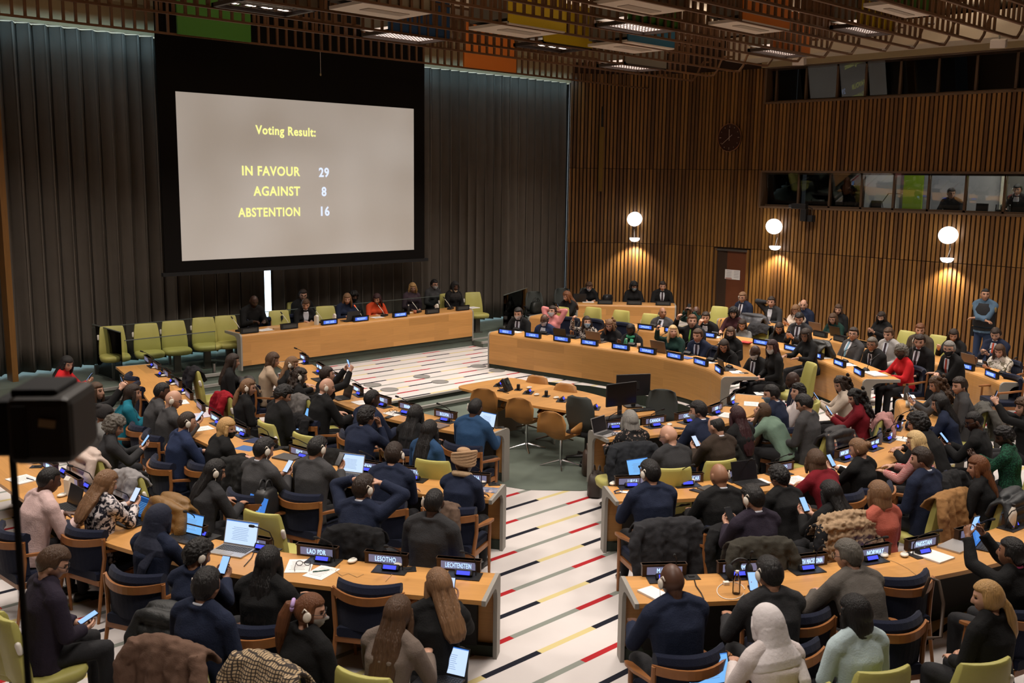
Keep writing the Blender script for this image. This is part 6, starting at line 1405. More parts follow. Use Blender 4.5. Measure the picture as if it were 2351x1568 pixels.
for P_, stand, fl, rz0, X in EXTRA:
    key, u, v, pose, turn, hyaw, hs, hc, sk, top, sex, ch, ex, label = P_
    if X: S = skeleton(pose, sex, stand, hyaw); p = atX(u, v, X); rz = rz0+R(turn); off = Matrix.Rotation(rz, 3, 'Z') @ Vector((S['head'].x, S['head'].y, 0)); loc = Vector((p.x-off.x, p.y-off.y, p.z-S['head'].z))
    else: S, loc, rz = place_person(key, u, v, pose, turn, hyaw, sex, stand, fl, rz0)
    out = {}; person_meshes(S, sex, 1, out, 1.0, 0.016); jobs.append((P_, S, loc, rz, out, stand))
CLOTH['guard'] = (0.075, 0.125, 0.185)
# draped coats are queued in the same pass (see below); then everything is grown at once
COATS = []
def coat(u, v, z, rz, col, label, w=0.52, drop=0.55, puff=False, name='coat', seed=0, fur=False, front=0.22, shine=0.85):
    """a garment hung over a chair back: its top ridge is seen at (u, v)"""
    p = at(u, v, z+0.93); b = MB(); rnd = random.Random(seed+int(u)); n = 22; top = 0.93
    cols = []
    for i in range(n+1):
        q = -1+2*i/n; f = 0.022*math.sin(q*9+seed)+0.014*math.sin(q*17+seed*2); dr = drop*(1-0.18*abs(q)**3+0.08*math.sin(q*5+seed)); sh = -0.035*abs(q)**2.5
        x = q*w/2
        cols.append([(x*1.0, 0.16+f*0.6, top-front*(0.9+0.2*math.sin(q*4+seed))), (x, 0.115+f*0.5, top-0.08), (x, 0.07, top-0.012+sh), (x, 0.0, top+0.022+sh), (x, -0.06, top-0.02+sh), (x*1.03, -0.10+f*0.5, top-0.12), (x*1.08, -0.135+f, top-0.30), (x*1.12, -0.16+f*1.5, top-dr)])
    m = len(cols[0]); th = 0.028 if not puff else 0.040
    rings = []
    for c in cols:
        o_ = [Vector(q) for q in c]; i_ = []
        for k, q in enumerate(o_):
            a, bb = o_[max(k-1, 0)], o_[min(k+1, m-1)]; d = (bb-a).normalized(); i_.append(q+Vector((0, d.z, -d.y)).normalized()*-th)
        rings.append(o_+i_[::-1])
    b.loft(rings)
    if puff:
        for k in range(6):
            z_ = top-0.02-k*drop/6; b.tube([(-w*0.5, -0.075-0.014*k, z_-0.02), (-w*0.2, -0.115-0.016*k, z_+0.008), (w*0.15, -0.11-0.016*k, z_-0.004), (w*0.5, -0.075-0.014*k, z_-0.025)], [0.035, 0.060, 0.060, 0.035], 10)
        b.ell((0, 0.02, top+0.01), (w*0.46, 0.075, 0.045), 14, 8)
    for s in (-1, 1): b.tube([(s*w*0.44, -0.05, top-0.03), (s*w*0.56, -0.12, top-0.20), (s*w*0.52, -0.15, top-0.42), (s*w*0.50, -0.14, top-0.55)], [0.055, 0.06, 0.052, 0.042], 9)
    if fur: b.tube([(-w*0.4, 0.05, top), (0, -0.06, top+0.05), (w*0.42, 0.0, top+0.01), (w*0.5, -0.1, top-0.12)], [0.05, 0.06, 0.065, 0.05], 10)
    st = {}
    skin_later(b, 0.014, 3, lambda me: st.__setitem__('m', me), (0.016 if puff else 0.030) if not fur else 0.05, (0.10 if puff else 0.07) if not fur else 0.03)
    COATS.append((st, p, z, rz, col, label, name, shine))
    return p
def auto(key, u, v, z=0.0): p = at(u, v, z+0.93); e, n, _ = nearest(key, p.x, p.y); return facing(n)
CT = [  # key, u, v of the ridge, colour, label, width, drop, puff, name, fur
 ('L1', 430, 1482, (0.115, 0.068, 0.048), 'brown wool coat over the chair of the man in navy with a headset', .60, .70, False, 'coat', False),
 ('L1', 690, 1530, 'check', 'beige and black checked coat over a chair at the lower edge', .56, .60, False, 'coat', False),
 ('L1', 262, 1440, (0.010, 0.011, 0.011), 'black padded jacket beside the brown wool coat', .46, .70, True, 'padded_jacket', False),
 ('L1', 168, 1020, (0.42, 0.33, 0.285), 'pale pink padded coat over a lime chair on the left', .44, .70, True, 'padded_coat', False),
 ('L1', 268, 1074, (0.20, 0.19, 0.19), 'rumpled light grey scarf on a lime chair back', .40, .25, False, 'scarf', False),
 ('L2', 478, 1155, (0.155, 0.078, 0.018), 'mustard brown padded coat behind the lap laptop', .52, .50, True, 'padded_coat', False),
 ('L2', 560, 1068, (0.014, 0.014, 0.014), 'black coat over a chair left of the man with a white-screened phone', .56, .70, False, 'coat', False),
 ('L2', 1140, 1190, (0.095, 0.062, 0.045), 'brown coat hanging at the aisle end of the second left desk', .26, .62, False, 'coat', False),
 ('L2', 985, 1238, (0.010, 0.010, 0.011), 'black coat on the chair of the man with a white notebook', .50, .50, False, 'coat', False),
 ('L3', 516, 912, (0.20, 0.006, 0.012), 'bright red coat over a chair in the inner left row', .40, .50, False, 'coat', False),
 ('L3', 588, 872, (0.30, 0.215, 0.135), 'beige coat over a chair in the inner left row', .56, .50, False, 'coat', False),
 ('L3', 482, 878, (0.030, 0.027, 0.027), 'dark shiny padded coat with grey scarf near the glass podium', .56, .55, True, 'padded_coat', False),
 ('L3', 462, 862, (0.014, 0.013, 0.015), 'black felt hat and scarf on a lime chair near the podium steps', .36, .25, False, 'scarf', False),
 ('L3', 690, 918, (0.10, 0.092, 0.088), 'grey scarf draped over a chair beside the broad person in black', .40, .55, False, 'scarf', False),
 ('L3', 742, 938, (0.009, 0.009, 0.010), 'black coat with a grey strip over a chair in the inner left row', .50, .70, False, 'coat', False),
 ('L3', 585, 944, (0.016, 0.015, 0.016), 'dark grey jacket over the lime chair left of the broad person', .44, .50, False, 'jacket', False),
 ('L2', 180, 962, (0.009, 0.009, 0.010), 'black leather jacket over a chair right of the dark camera', .50, .60, False, 'jacket', False),
 ('L2', 130, 978, (0.060, 0.062, 0.062), 'grey scarf on a dark chair below the dark camera', .40, .50, False, 'scarf', False),
 ('L3', 835, 1022, (0.010, 0.010, 0.010), 'black coat spread behind the man holding his cheek', .70, .50, False, 'coat', False),
 ('R2', 1478, 1172, (0.024, 0.024, 0.027), 'large dark grey coat on the chair at the LIBYA plate', .66, .85, False, 'coat', False),
 ('R2', 1655, 1175, (0.012, 0.012, 0.013), 'black coat on the chair at the MADAGASCAR plate', .60, .70, False, 'coat', False),
 ('R1', 1583, 1245, (0.036, 0.033, 0.026), 'dark olive coat over a lime chair behind the MALTA plate', .56, .45, False, 'coat', False),
 ('R2', 1935, 1210, (0.009, 0.009, 0.010), 'black coat behind the person with very long black hair', .62, .60, False, 'coat', False),
 ('R2', 2035, 1200, (0.30, 0.205, 0.125), 'tan hooded coat with fur trim behind the NORWAY plate', .60, .50, True, 'hooded_coat', True),
 ('R2', 2180, 1185, (0.24, 0.125, 0.048), 'camel coat with dark collar behind the PAKISTAN plate', .58, .60, False, 'coat', False),
 ('R2', 2270, 1155, (0.016, 0.018, 0.020), 'black padded jacket behind the PHILIPPINES plate', .58, .50, True, 'padded_jacket', False),
 ('R2', 2200, 1080, (0.012, 0.012, 0.013), 'black quilted coat beside the person with long auburn hair', .56, .70, False, 'coat', False),
 ('R3', 1448, 1030, (0.018, 0.020, 0.024), 'dark quilted coat on the chair at the BULGARIA plate', .58, .75, False, 'coat', False),
 ('R3', 1990, 948, (0.34, 0.175, 0.165), 'dusty pink wool coat over a lime chair', .44, .70, False, 'coat', False),
 ('R3', 1920, 1000, (0.010, 0.009, 0.011), 'black shiny leather jacket over a chair beside a plaid scarf', .52, .50, True, 'jacket', False),
 ('R3', 1852, 1018, 'plaid', 'plaid scarf over a chair behind the sage green blazer', .44, .40, False, 'scarf', False),
 ('R3', 1722, 990, (0.012, 0.013, 0.012), 'black hooded jacket behind the person with dark reddish hair', .46, .60, True, 'jacket', False),
 ('F2', 1745, 752, (0.020, 0.020, 0.022), 'dark coat over an empty chair in the second far row', .50, .40, False, 'coat', False),
 ('F3', 1728, 722, (0.045, 0.046, 0.052), 'grey padded jacket on the rear far desk by the door', .70, .30, True, 'padded_jacket', False),
 ('F2', 1880, 795, (0.014, 0.014, 0.013), 'black padded jacket beside the person with glasses and black hair', .50, .50, True, 'padded_jacket', False),
 ('R2', 2290, 935, (0.075, 0.072, 0.065), 'olive grey coat over a chair at the right edge', .60, .45, False, 'coat', False),
]
for key, u, v, col, lab, w_, dr, pf, nm, fur in CT:
    z = DESKS[key][0]; coat(u, v, z, auto(key, u, v, z), col, lab, w_, dr, pf, nm, len(lab), fur)
run_queue()
for k, me in WORN.items(): me.polygons.foreach_set('use_smooth', [True]*len(me.polygons))
def wear(name, src, material, root, M):
    k = src+'|'+material.name
    if k not in WORN:
        me = WORN[src].copy(); me.materials.clear(); me.materials.append(material); WORN[k] = me
    o = link(name, WORN[k], root); o.matrix_local = M; return o
def legs(kind, material, root, nm):
    k = kind+'|'+material.name
    if k not in LEGS: me = LEGS[kind].copy(); me.materials.clear(); me.materials.append(material); LEGS[k] = me
    return link(nm, LEGS[k], root)
def phone_obj(c, face, w, label, lit=True, size=1.0):
    t = thing('phone', label, 'phone', c); z = Vector(face).normalized(); x = Vector((0, 0, 1)).cross(z)
    x = x.normalized() if x.length > 0.05 else Vector((1, 0, 0)); y = z.cross(x); M = Matrix((x, y, z)).transposed().to_4x4(); M.translation = c; t.matrix_world = M
    MB().box((0, 0, 0), (0.074*size, 0.15*size, 0.009)).build('case', BLACK, t, bevel=0.003); MB().box((0, 0, 0.0066), (0.066*size, 0.138*size, 0.002)).build('screen', (SCREENW2 if lit == 2 else SCREENW) if lit else SCREEND, t)
    return t
def short(label):
    s = label.replace('person ', 'the person ', 1).replace('man ', 'the man ', 1) if not label.startswith(('bald', 'masked', 'dark', 'black', 'grey', 'brown', 'bearded', 'blond', 'broad', 'sandy', 'red-', 'fair', 'smiling', 'standing', 'shadowy', 'balding')) else 'the '+label
    return s
def cut(s, n): return ' '.join(s.split()[:n])
for P_, S, loc, rz, out, stand in jobs:
    key, u, v, pose, turn, hyaw, hs, hc, sk, top, sex, ch, ex, label = P_
    me = out['body']; me.name = 'body'
    for m in (skinmat(sk), LIP[sk], EYEM, hairmat(hc if hc in HAIR else 'k')): me.materials.append(m)
    body_zones(me, S, sex); me.polygons.foreach_set('use_smooth', [True]*len(me.polygons))
    root = link('person', me); root.location = loc; root.rotation_euler = (0, 0, rz); tag(root, label, 'person')
    jm = out['top']; jm.materials.append(clothmat(top)); jm.polygons.foreach_set('use_smooth', [True]*len(jm.polygons))
    link('jacket' if top not in ('pk', 'floral', 'tl', 'bs', 'co', 'stripe', 'wh', 'dr', 'gy', 'ro', 'leopard', 'green', 'lace', 'rd', 'be', 'cr', 'guard') else 'top', jm, root)
    legs('stand' if stand else 'sit', JEANS if 'j' in ex or 'W' in ex else TROUSERS, root, 'trousers'); legs('shoes_stand' if stand else 'shoes_sit', SHOES, root, 'shoes')
    hm = HS[sex]
    MH = Matrix.Translation(S['head']) @ S['R'].to_4x4() @ Matrix.Scale(hm, 4)
    if hs != 'none':
        if hc in SCARF: wear(SCARF[hc][1], hs, mat(hc, SCARF[hc][0], 0.85, bump=0.4, bscale=40), root, MH)
        else: wear('hair', hs, hairmat(hc), root, MH)
    for f in 'mKB':
        if f in ex: wear('face_mask', 'mask', PAPERMASK[f], root, MH)
    if 'g' in ex: wear('glasses', 'glasses', BLACK, root, MH)
    if 'e' in ex: wear('headset', 'ear_r', EARW, root, MH)
    if 'E' in ex: wear('headset', 'ear_l', EARW, root, MH)
    if 'S' in ex: wear('scrunchie', 'scrunchie', mat('lilac_cloth', (0.42, 0.29, 0.55), 0.8), root, MH)
    if 'c' in ex or 's' in ex or 'C' in ex or 'N' in ex:
        b = MB(); a = S['ax2']; rr = (0.070, 0.064) if sex == 'm' else (0.060, 0.054); n_ = S['neck']; gg = 0.0
        th_ = 0.011 if 'C' not in ex else 0.034
        if 'C' in ex: rr = (rr[0]+0.02, rr[1]+0.02)
        ring = ell_ring(n_+a*0.032, a, *rr, 18); b.tube(ring+[ring[0]], th_, 7)
        col = {'C': mat('beige_scarf', (0.36, 0.25, 0.15), 0.85, bump=0.4), 'N': mat('pink_beads', (0.62, 0.10, 0.26), 0.4)}
        b.build('scarf' if 'C' in ex else 'necklace' if 'N' in ex else 'shirt_collar', col['C'] if 'C' in ex else col['N'] if 'N' in ex else SHIRTS['s'], root, True)
    if top == 'n' and 'necklace' in label and sex == 'w' and 'N' not in ex:
        b = MB(); ring = ell_ring(S['neck']+S['ax2']*0.015, S['ax2'], 0.068, 0.060, 18); b.tube(ring+[ring[0]], 0.008, 6); b.build('necklace', mat('lime_beads', (0.34, 0.40, 0.04), 0.5), root, True)
    def front(wids, off, nm, material, zs=None):
        f = lambda a: Vector((0, a.z, -a.y)); g_ = 0.020+off
        rows = [(S['neck']-S['ax2']*0.005, S['ax2'], 0.070+g_), (S['sho']-S['ax2']*0.015, S['ax2'], 0.092+g_), (S['chest']+S['ax2']*0.02, S['ax2'], 0.127+g_), (S['chest']-S['ax']*0.11, S['ax'], 0.124+g_)]
        b = MB(); top_, bot_ = [], []; rings = []
        for (c, a, d), w in zip(rows, wids):
            o_ = [c+Vector((x*w, 0, 0))+f(a)*(d-0.35*(x*w)**2/0.05*0.1) for x in (-1, -0.4, 0.4, 1)]; rings.append(o_+[q-f(a)*0.03 for q in o_[::-1]])
        b.loft(rings); b.build(nm, material, root)
    if 's' in ex:
        front((0.050, 0.062, 0.050, 0.010), 0.006, 'shirt_front', SHIRTS['s'])
        for k in 'TYR':
            if k in ex: front((0.018, 0.020, 0.024, 0.016), 0.014, 'tie', TIES[k])
    if 'L' in ex: front((0.010, 0.012, 0.012, 0.010), 0.014, 'lanyard', mat('green_lanyard', (0.14, 0.35, 0.05), 0.6))
    if 'V' in ex: front((0.014, 0.016, 0.016, 0.012), 0.014, 'lanyard', mat('red_lanyard', (0.50, 0.06, 0.02), 0.6))
    if 'G' in ex:
        b = MB(); ring = ell_ring(S['neck']+S['ax2']*0.0, S['ax2'], 0.085, 0.078, 18); b.tube(ring+[ring[0]], 0.034, 8)
        for s in (-1, 1): b.tube([S['sho']+Vector((s*0.06, 0.10, 0.0)), S['chest']+Vector((s*0.06, 0.165, 0.0)), S['chest']+Vector((s*0.06, 0.17, -0.2))], [0.035, 0.04, 0.03], 8)
        b.build('scarf', mat('green_scarf', (0.02, 0.20, 0.10), 0.8, var=0.3, vscale=30), root, True)
    if 'W' in ex:
        b = MB(); S2 = S; rings = [ell_ring(c, S['ax'], w, d) for c, w, d in ((S['hip']+S['ax']*0.05, 0.222, 0.180), (S['waist']+S['ax']*0.05, 0.218, 0.176), (S['chest'], 0.226, 0.178), (S['sho']-S['ax']*0.035, 0.150, 0.140), (S['sho']+S['ax']*0.02, 0.130, 0.120))]; b.loft(rings); b.build('vest', mat('black_vest', (0.010, 0.010, 0.012), 0.8, bump=0.5, bscale=40), root, True)
        bl = MB(); bl.loft([ell_ring(c, S['ax'], 0.205, 0.160) for c in (S['hip']-S['ax']*0.03, S['hip']+S['ax']*0.02)]); bl.box(S['hip']+Vector((0.2, 0, -0.08)), (0.06, 0.12, 0.2)); bl.build('belt', BLACK, root)
        pt = MB(); sh, el = S['r'][0], S['r'][1]; pt.ell((S['l'][0]*0.72+S['l'][1]*0.28)+Vector((-0.055, 0, 0)), (0.02, 0.05, 0.06)); pt.ell((sh*0.72+el*0.28)+Vector((0.055, 0, 0)), (0.02, 0.05, 0.06)); pt.build('shoulder_patch', mat('gold_patch', (0.22, 0.16, 0.06), 0.7), root)
    REG[label] = (root, S, loc, rz)
    Mw = Matrix.Translation(loc) @ Matrix.Rotation(rz, 4, 'Z')
    if 'p' in ex:
        l, r = S['l_hand'] @ Vector((0, 0.08, 0)), S['r_hand'] @ Vector((0, 0.08, 0))
        two = pose in ('phone', 'lap', 'up')
        c = (l+r)/2 if two else r
        d = (S['head']-c).normalized()
        c = c+d*0.034+Vector((0, 0.012, 0.035))
        phone_obj(Mw @ c, Mw.to_3x3() @ d, 0, 'phone held by '+cut(short(label), 11), 0 if 'black phone' in label or 'red phone' in label else 2 if 'white' in label or 'lit' in label or 'u' in ex else 1, 1.0)
    if ch != 'n':
        kind = {'b': 'navy armchair under ', 'g': 'lime chair under ', 'o': 'dark office chair under '}[ch]
        q = loc+Matrix.Rotation(rz, 3, 'Z') @ Vector((0, 0.01, 0))
        chair(ch, q.x, q.y, DESKS[key][0], rz, kind+cut(short(label), 12))
# ================================================================ EMPTY CHAIRS
def seat_at(kind, key, u, v, label, turn=0, z=None, hz=0.95, rz=None):
    fz = DESKS[key][0] if z is None else z
    p = at(u, v, fz+hz)
    e, n, _ = nearest(key, p.x, p.y); r = (facing(n) if rz is None else rz)+R(turn)
    q = Matrix.Rotation(r, 3, 'Z') @ Vector((0, 0.28, 0))
    return chair(kind, p.x+q.x, p.y+q.y, fz, r, label)
seat_at('b', 'L1', 835, 1347, 'empty navy armchair with teak back rail at the LESOTHO plate', hz=.86)
seat_at('b', 'L2', 390, 1020, 'navy armchair with teak back rail behind the man in bright navy', hz=.86)
seat_at('b', 'L2', 286, 860, 'empty navy armchair at the far end of the long left desk', hz=.86)
seat_at('b', 'L2', 300, 882, 'second empty navy armchair from the far end of the long left desk', hz=.86)
seat_at('b', 'R1', 2100, 1327, 'empty navy armchair with a brown strap over it at the PAKISTAN plate', hz=.86)
seat_at('b', 'R1', 2072, 1428, 'navy armchair with teak rail right of the light blue blazer', hz=.86)
seat_at('b', 'R1', 1850, 1415, 'navy armchair with teak rail between the white and light blue tops', hz=.86)
seat_at('b', 'R2', 1805, 1153, 'navy armchair with teak rail before the crimson jacket', hz=.86)
seat_at('b', 'R2', 1960, 1135, 'navy armchair with teak rail left of the coral sweater', hz=.86)
for u, v, l in ((1315, 727, 'left of the masked person in leopard print'), (1370, 731, 'between the leopard print and the fair curls'), (1435, 739, 'behind the FINLAND plate')):
    seat_at('b', 'F2', u, v, 'empty navy armchair at the second far desk '+l, hz=.86)
for u, v, l in ((2222, 806, 'left of the cream camouflage jacket'), (2345, 862, 'lowest at the right edge')):
    seat_at('b', 'F3', u, v, 'navy chair back at the rear far row '+l, hz=.86)
G_ = [('L1', -45, 1400, 'lime chair half cut by the left edge, below the grey-haired man'), ('L1', 205, 1050, 'lime chair beside the pale pink padded coat'), ('L1', 296, 1092, 'lime chair with a grey scarf over its back and papers on its seat'), ('L1', 595, 1180, 'lime chair with a black backpack, right of the mustard padded coat'),
      ('L1', 818, 1222, 'lime chair back rising behind the LESOTHO plate'), ('L2', 605, 972, 'lime chair beside the broad person in black'), ('L2', 692, 1000, 'empty lime chair behind the ITALY plate'), ('L2', 990, 1060, 'lime chair back rising behind the LATVIA plate'),
      ('R1', 1742, 1250, 'lime chair back rising behind the MYANMAR plate'), ('R2', 1660, 1060, 'lime chair back rising behind the MADAGASCAR plate'), ('R2', 1550, 1078, 'lime chair with a grey cloth behind the LIBYA plate'), ('R1', 2272, 1525, 'lime chair at the lower right corner'),
      ('L3', 445, 850, 'lime chair under the black felt hat near the podium steps')]
for key, u, v, l in G_: seat_at('g', key, u, v, l)
for u, v, l in ((1290, 706, 'lime chair left of the rear far row by the wall desk'), (1365, 707, 'empty lime chair below the masked person writing'), (1430, 714, 'empty lime chair below the person in the blue mask'), (1497, 722, 'lime chair below the man at the wall desk end'), (1655, 705, 'lime chair in front of the red-brown door')):
    seat_at('g', 'F2', u, v, l)
for u, v, l in ((2088, 762, 'lime chair by the wood wall left of the red-bearded man'), (2160, 772, 'lime chair by the wood wall right of the red-bearded man')):
    seat_at('g', 'F3', u, v, l)
seat_at('g', 'F1', 1868, 836, 'lime chair standing before the second far desk front', z=0.2)
# the row of five lime chairs and others on the podium face the hall
for u, v, l in ((246, 749, 'first lime chair from the left in the glass podium row'), (325, 743, 'second lime chair from the left in the glass podium row'), (388, 737, 'third lime chair from the left in the glass podium row'), (457, 729, 'fourth lime chair from the left in the glass podium row'), (508, 725, 'fifth lime chair from the left, beside the podium desk'),
                (631, 713, 'lime chair with a handbag behind the podium desk'), (738, 703, 'lime chair behind the DISC DESK plate'), (1078, 671, 'lime chair at the right end of the podium desk')):
    p = at(u, v, POD_Z+0.965); chair('g', p.x, p.y-0.28, POD_Z, PI-R(14), l)
for u, v, l in ((606, 749, 'navy armchair left of the reading man on the podium'), (684, 743, 'navy armchair right of the reading man on the podium')):
    chair('b', atY(u, v, 17.95).x, 18.02, POD_Z, PI, l)
# shell chairs round the centre table, two office chairs
for u, v, rz, l in ((1112, 893, R(-60), 'moulded wooden chair nearest the steps at the centre table'), (1194, 915, R(-65), 'moulded wooden chair in the middle of the near side of the centre table'), (1268, 947, R(-72), 'moulded wooden chair nearest the viewer at the centre table'), (1232, 864, R(105), 'far moulded wooden chair behind the telephone'), (1297, 882, R(105), 'far moulded wooden chair in front of the oak desk')):
    p = at(u, v, 0.86); q = Matrix.Rotation(rz, 3, 'Z') @ Vector((0, 0.31, 0)); chair('s', p.x+q.x, p.y+q.y, 0, rz, l)
p = at(1352, 1062, 0.02); chair('o', p.x+0.05, p.y+0.1, 0, R(-80), 'dark office chair on casters at the end of the inner right desk')
p = at(1517, 899, 1.0); chair('o', p.x-0.2, p.y-0.15, 0, R(120), 'grey mesh office chair right of the black monitors')
for u, v, l in ((1225, 672, 'black office chair with a white-handled bag before the curtain corner'), (1290, 664, 'black office chair behind the auburn-haired person')):
    p = at(u, v, 0.2+1.0); oc = chair('o', p.x-0.1, p.y-0.2, .2, R(150), l)
    if 'bag' in l: BAGXY = (p.x-0.1, p.y-0.2)

for st, p, z, rz, col, label, nm, shine in COATS:
    me = st['m']
    if col in ('check', 'plaid'):
        if 'coat_'+col not in MATS:
            m, nt, b = _new('coat_'+col); tc = nt.nodes.new('ShaderNodeTexCoord'); L = nt.links.new; outs = []
            for dr in ('X', 'Z'):
                w_ = nt.nodes.new('ShaderNodeTexWave'); w_.bands_direction = dr; w_.inputs['Scale'].default_value = 14 if col == 'check' else 7; w_.inputs['Distortion'].default_value = 1.0; L(tc.outputs['Object'], w_.inputs['Vector'])
                cr = nt.nodes.new('ShaderNodeValToRGB'); cr.color_ramp.elements[0].position = .72; cr.color_ramp.elements[1].position = .80
                cr.color_ramp.elements[0].color = (0.40, 0.29, 0.17, 1) if col == 'check' else (0.33, 0.24, 0.17, 1); cr.color_ramp.elements[1].color = (0.03, 0.022, 0.018, 1) if col == 'check' else ((0.25, 0.06, 0.04, 1) if dr == 'X' else (0.05, 0.05, 0.06, 1)); L(w_.outputs['Fac'], cr.inputs[0]); outs.append(cr.outputs[0])
            mx = nt.nodes.new('ShaderNodeMix'); mx.data_type = 'RGBA'; mx.blend_type = 'DARKEN'; mx.inputs['Factor'].default_value = 1; L(outs[0], mx.inputs['A']); L(outs[1], mx.inputs['B']); L(mx.outputs['Result'], b.inputs['Base Color']); b.inputs['Roughness'].default_value = 0.9; MATS['coat_'+col] = m
        m = MATS['coat_'+col]
    else: m = mat('coat_%d_%d_%d' % tuple(int(c*1000) for c in col), col, 0.55 if 'leather' in label or 'padded' in label else 0.92, spec=0.4 if 'leather' in label or 'padded' in label else 0.15, bump=0.3, bscale=110, var=0.10, vscale=9)
    me.materials.append(m); me.polygons.foreach_set('use_smooth', [True]*len(me.polygons))
    # a garment hangs on the nearest chair back
    best = min((q for q in bpy.data.objects if q.parent is None and q.get('category') == 'chair' and abs(q.location.z-z) < .3), key=lambda q: (q.matrix_basis @ Vector((0, -.25, 0))-Vector((p.x, p.y, z))).length)
    arm = best.name.startswith('armchair'); c = best.matrix_basis @ Vector((0, -.27 if not arm else -.245, 0))
    if (c-Vector((p.x, p.y, z))).length < 0.76: x, y, zz, rz = c.x, c.y, z+(.075 if not arm else -.03), best.rotation_euler.z
    elif 'rear far desk' in label: x, y, zz = p.x, p.y, z-.02
    else:
        x, y, zz = p.x, p.y, z+.075; q = Matrix.Rotation(rz, 3, 'Z') @ Vector((0, .27, 0)); chair('g', x+q.x, y+q.y, z, rz, 'lime chair under the '+cut(label, 12))
    o = link(nm, me); o.location = (x, y, zz); o.rotation_euler = (0, 0, rz); tag(o, label, nm.replace('_', ' '))

# ================================================================ LAPTOPS, PHONES, PAPERS, BOTTLES
SCR = {'b': emis('laptop_blue', (0.055, 0.20, 0.62), 0.9), 'B': emis('laptop_sky', (0.17, 0.42, 0.80), 1.0), 'w': emis('laptop_page', (0.52, 0.66, 0.92), 1.0), 'd': emis('laptop_dim', (0.012, 0.05, 0.16), 1.0), 'o': mat('dark_screen', (0.010, 0.010, 0.012), 0.2)}
LINE = emis('page_lines', (0.20, 0.30, 0.50), 0.8); SILV = mat('silver_shell', (0.42, 0.41, 0.41), 0.35, 0.6); DKSH = mat('dark_shell', (0.022, 0.022, 0.025), 0.4, 0.3); KEYS = mat('black_keys', (0.014, 0.014, 0.015), 0.5); TAUPE = mat('taupe_shell', (0.17, 0.125, 0.10), 0.45, 0.3)
def laptop(p, rz, scr, shell, label, w=0.31, d=0.215, ang=105, lines=True):
    t = thing('laptop', label, 'laptop', p, rz); sh = {'s': SILV, 'k': DKSH, 't': TAUPE}[shell]
    MB().box((0, 0, 0.008), (w, d, 0.014)).build('base', sh, t, bevel=0.003)
    k = MB()
    for i in range(13):
        for j in range(5): k.box((-w*0.42+w*0.84*i/12, -0.01+d*0.42*j/4-d*0.02, 0.0162), (w*0.052, d*0.072, 0.003))
    k.build('keyboard', KEYS, t); MB().box((0, -d*0.33, 0.0156), (w*0.32, d*0.24, 0.002)).build('touchpad', mat('touchpad', (0.25, 0.25, 0.26), 0.4) if shell == 's' else DKSH, t)
    a = R(ang-90); q = Euler((-a, 0, 0)).to_matrix(); hy = Vector((0, d/2, 0.014)); up = q @ Vector((0, 0, 1))
    MB().box(hy+up*(d*0.48), (w, 0.008, d*0.96), q).build('lid', sh if shell != 'k' else BLACK, t, bevel=0.002)
    MB().box(hy+up*(d*0.49)+q @ Vector((0, -0.0045, 0)), (w*0.95, 0.002, d*0.86), q).build('display', SCR[scr], t)
    if lines and scr != 'o':
        l = MB()
        for i in range(8): l.box(hy+up*(d*(0.22+0.065*i))+q @ Vector((-w*0.02+0.006*math.sin(i*3), -0.0058, 0)), (w*(0.5-0.04*(i % 3)), 0.001, d*0.014), q)
        l.build('text_lines', LINE if scr in 'wB' else SCR['B'], t); MB().box(hy+up*(d*0.905)+q @ Vector((0, -0.0058, 0)), (w*0.95, 0.001, d*0.035), q).build('title_bar', SCR['b'], t)
    return t
LT = [('L1', 320, 1192, 'd', 'k', 'black laptop with dark blue screen between the patterned blouse and navy headscarf', 0, .34), ('L1', 420, 1232, 'B', 'k', 'open laptop with bright page before the person in a navy headscarf', 0, .30), ('L1', 540, 1268, 'w', 's', 'silver laptop with a white page on screen at the JAMAICA plate', 4, .35), ('L1', 150, 1172, 'o', 'k', 'black laptop under the hands of the person in pale pink', 0, .31),
      ('L2', 800, 1095, 'w', 's', 'silver laptop showing documents between the grey-suited man and the LATVIA plate', 6, .33), ('L3', 733, 872, 'B', 'k', 'laptop with sky-blue screen near the raised phone', 4, .30), ('L3', 780, 915, 'o', 'k', 'laptop with black screen before the bald man in a black suit', 0, .30), ('L3', 1108, 985, 'w', 'k', 'laptop with white screen before the man in a blue suit', -10, .30),
      ('R1', 2275, 1257, 'b', 'k', 'black laptop with blue screen at the PHILIPPINES plate', 24, .32), ('R3', 1388, 998, 'o', 's', 'silver laptop with black screen at the BULGARIA plate', 30, .32), ('R2', 1722, 1112, 'o', 'k', 'dark laptop open on the desk at the MAURITIUS plate', 0, .34), ('R2', 2105, 938, 'o', 's', 'grey laptop under the hands of the person in a navy top', 0, .30),
      ('F1', 1526, 809, 'w', 't', 'taupe laptop seen from behind at the DENMARK plate', 0, .34), ('F1', 1372, 785, 'w', 't', 'bronze laptop seen from behind at the FINLAND plate', 0, .34), ('F1', 1292, 774, 'w', 'k', 'dark laptop seen from behind at the FRANCE plate', 0, .30), ('F1', 1668, 848, 'w', 'k', 'dark tablet laptop before the masked man at the far desk end', 0, .28),
      ('F3', 1890, 762, 'w', 't', 'silver laptop before the person in a dark green top', 0, .34), ('F3', 2000, 768, 'w', 'k', 'dark laptop before the person in a black mask by the wood wall', 0, .32), ('F3', 2247, 838, 'w', 't', 'bronze laptop before the cream camouflage jacket', 0, .32), ('PD', 810, 738, 'w', 'k', 'black laptop before the fair-brown haired person on the podium', 0, .34), ('FB', 1325, 686, 'w', 'k', 'black laptop at the left end of the wall desk', 0, .34)]
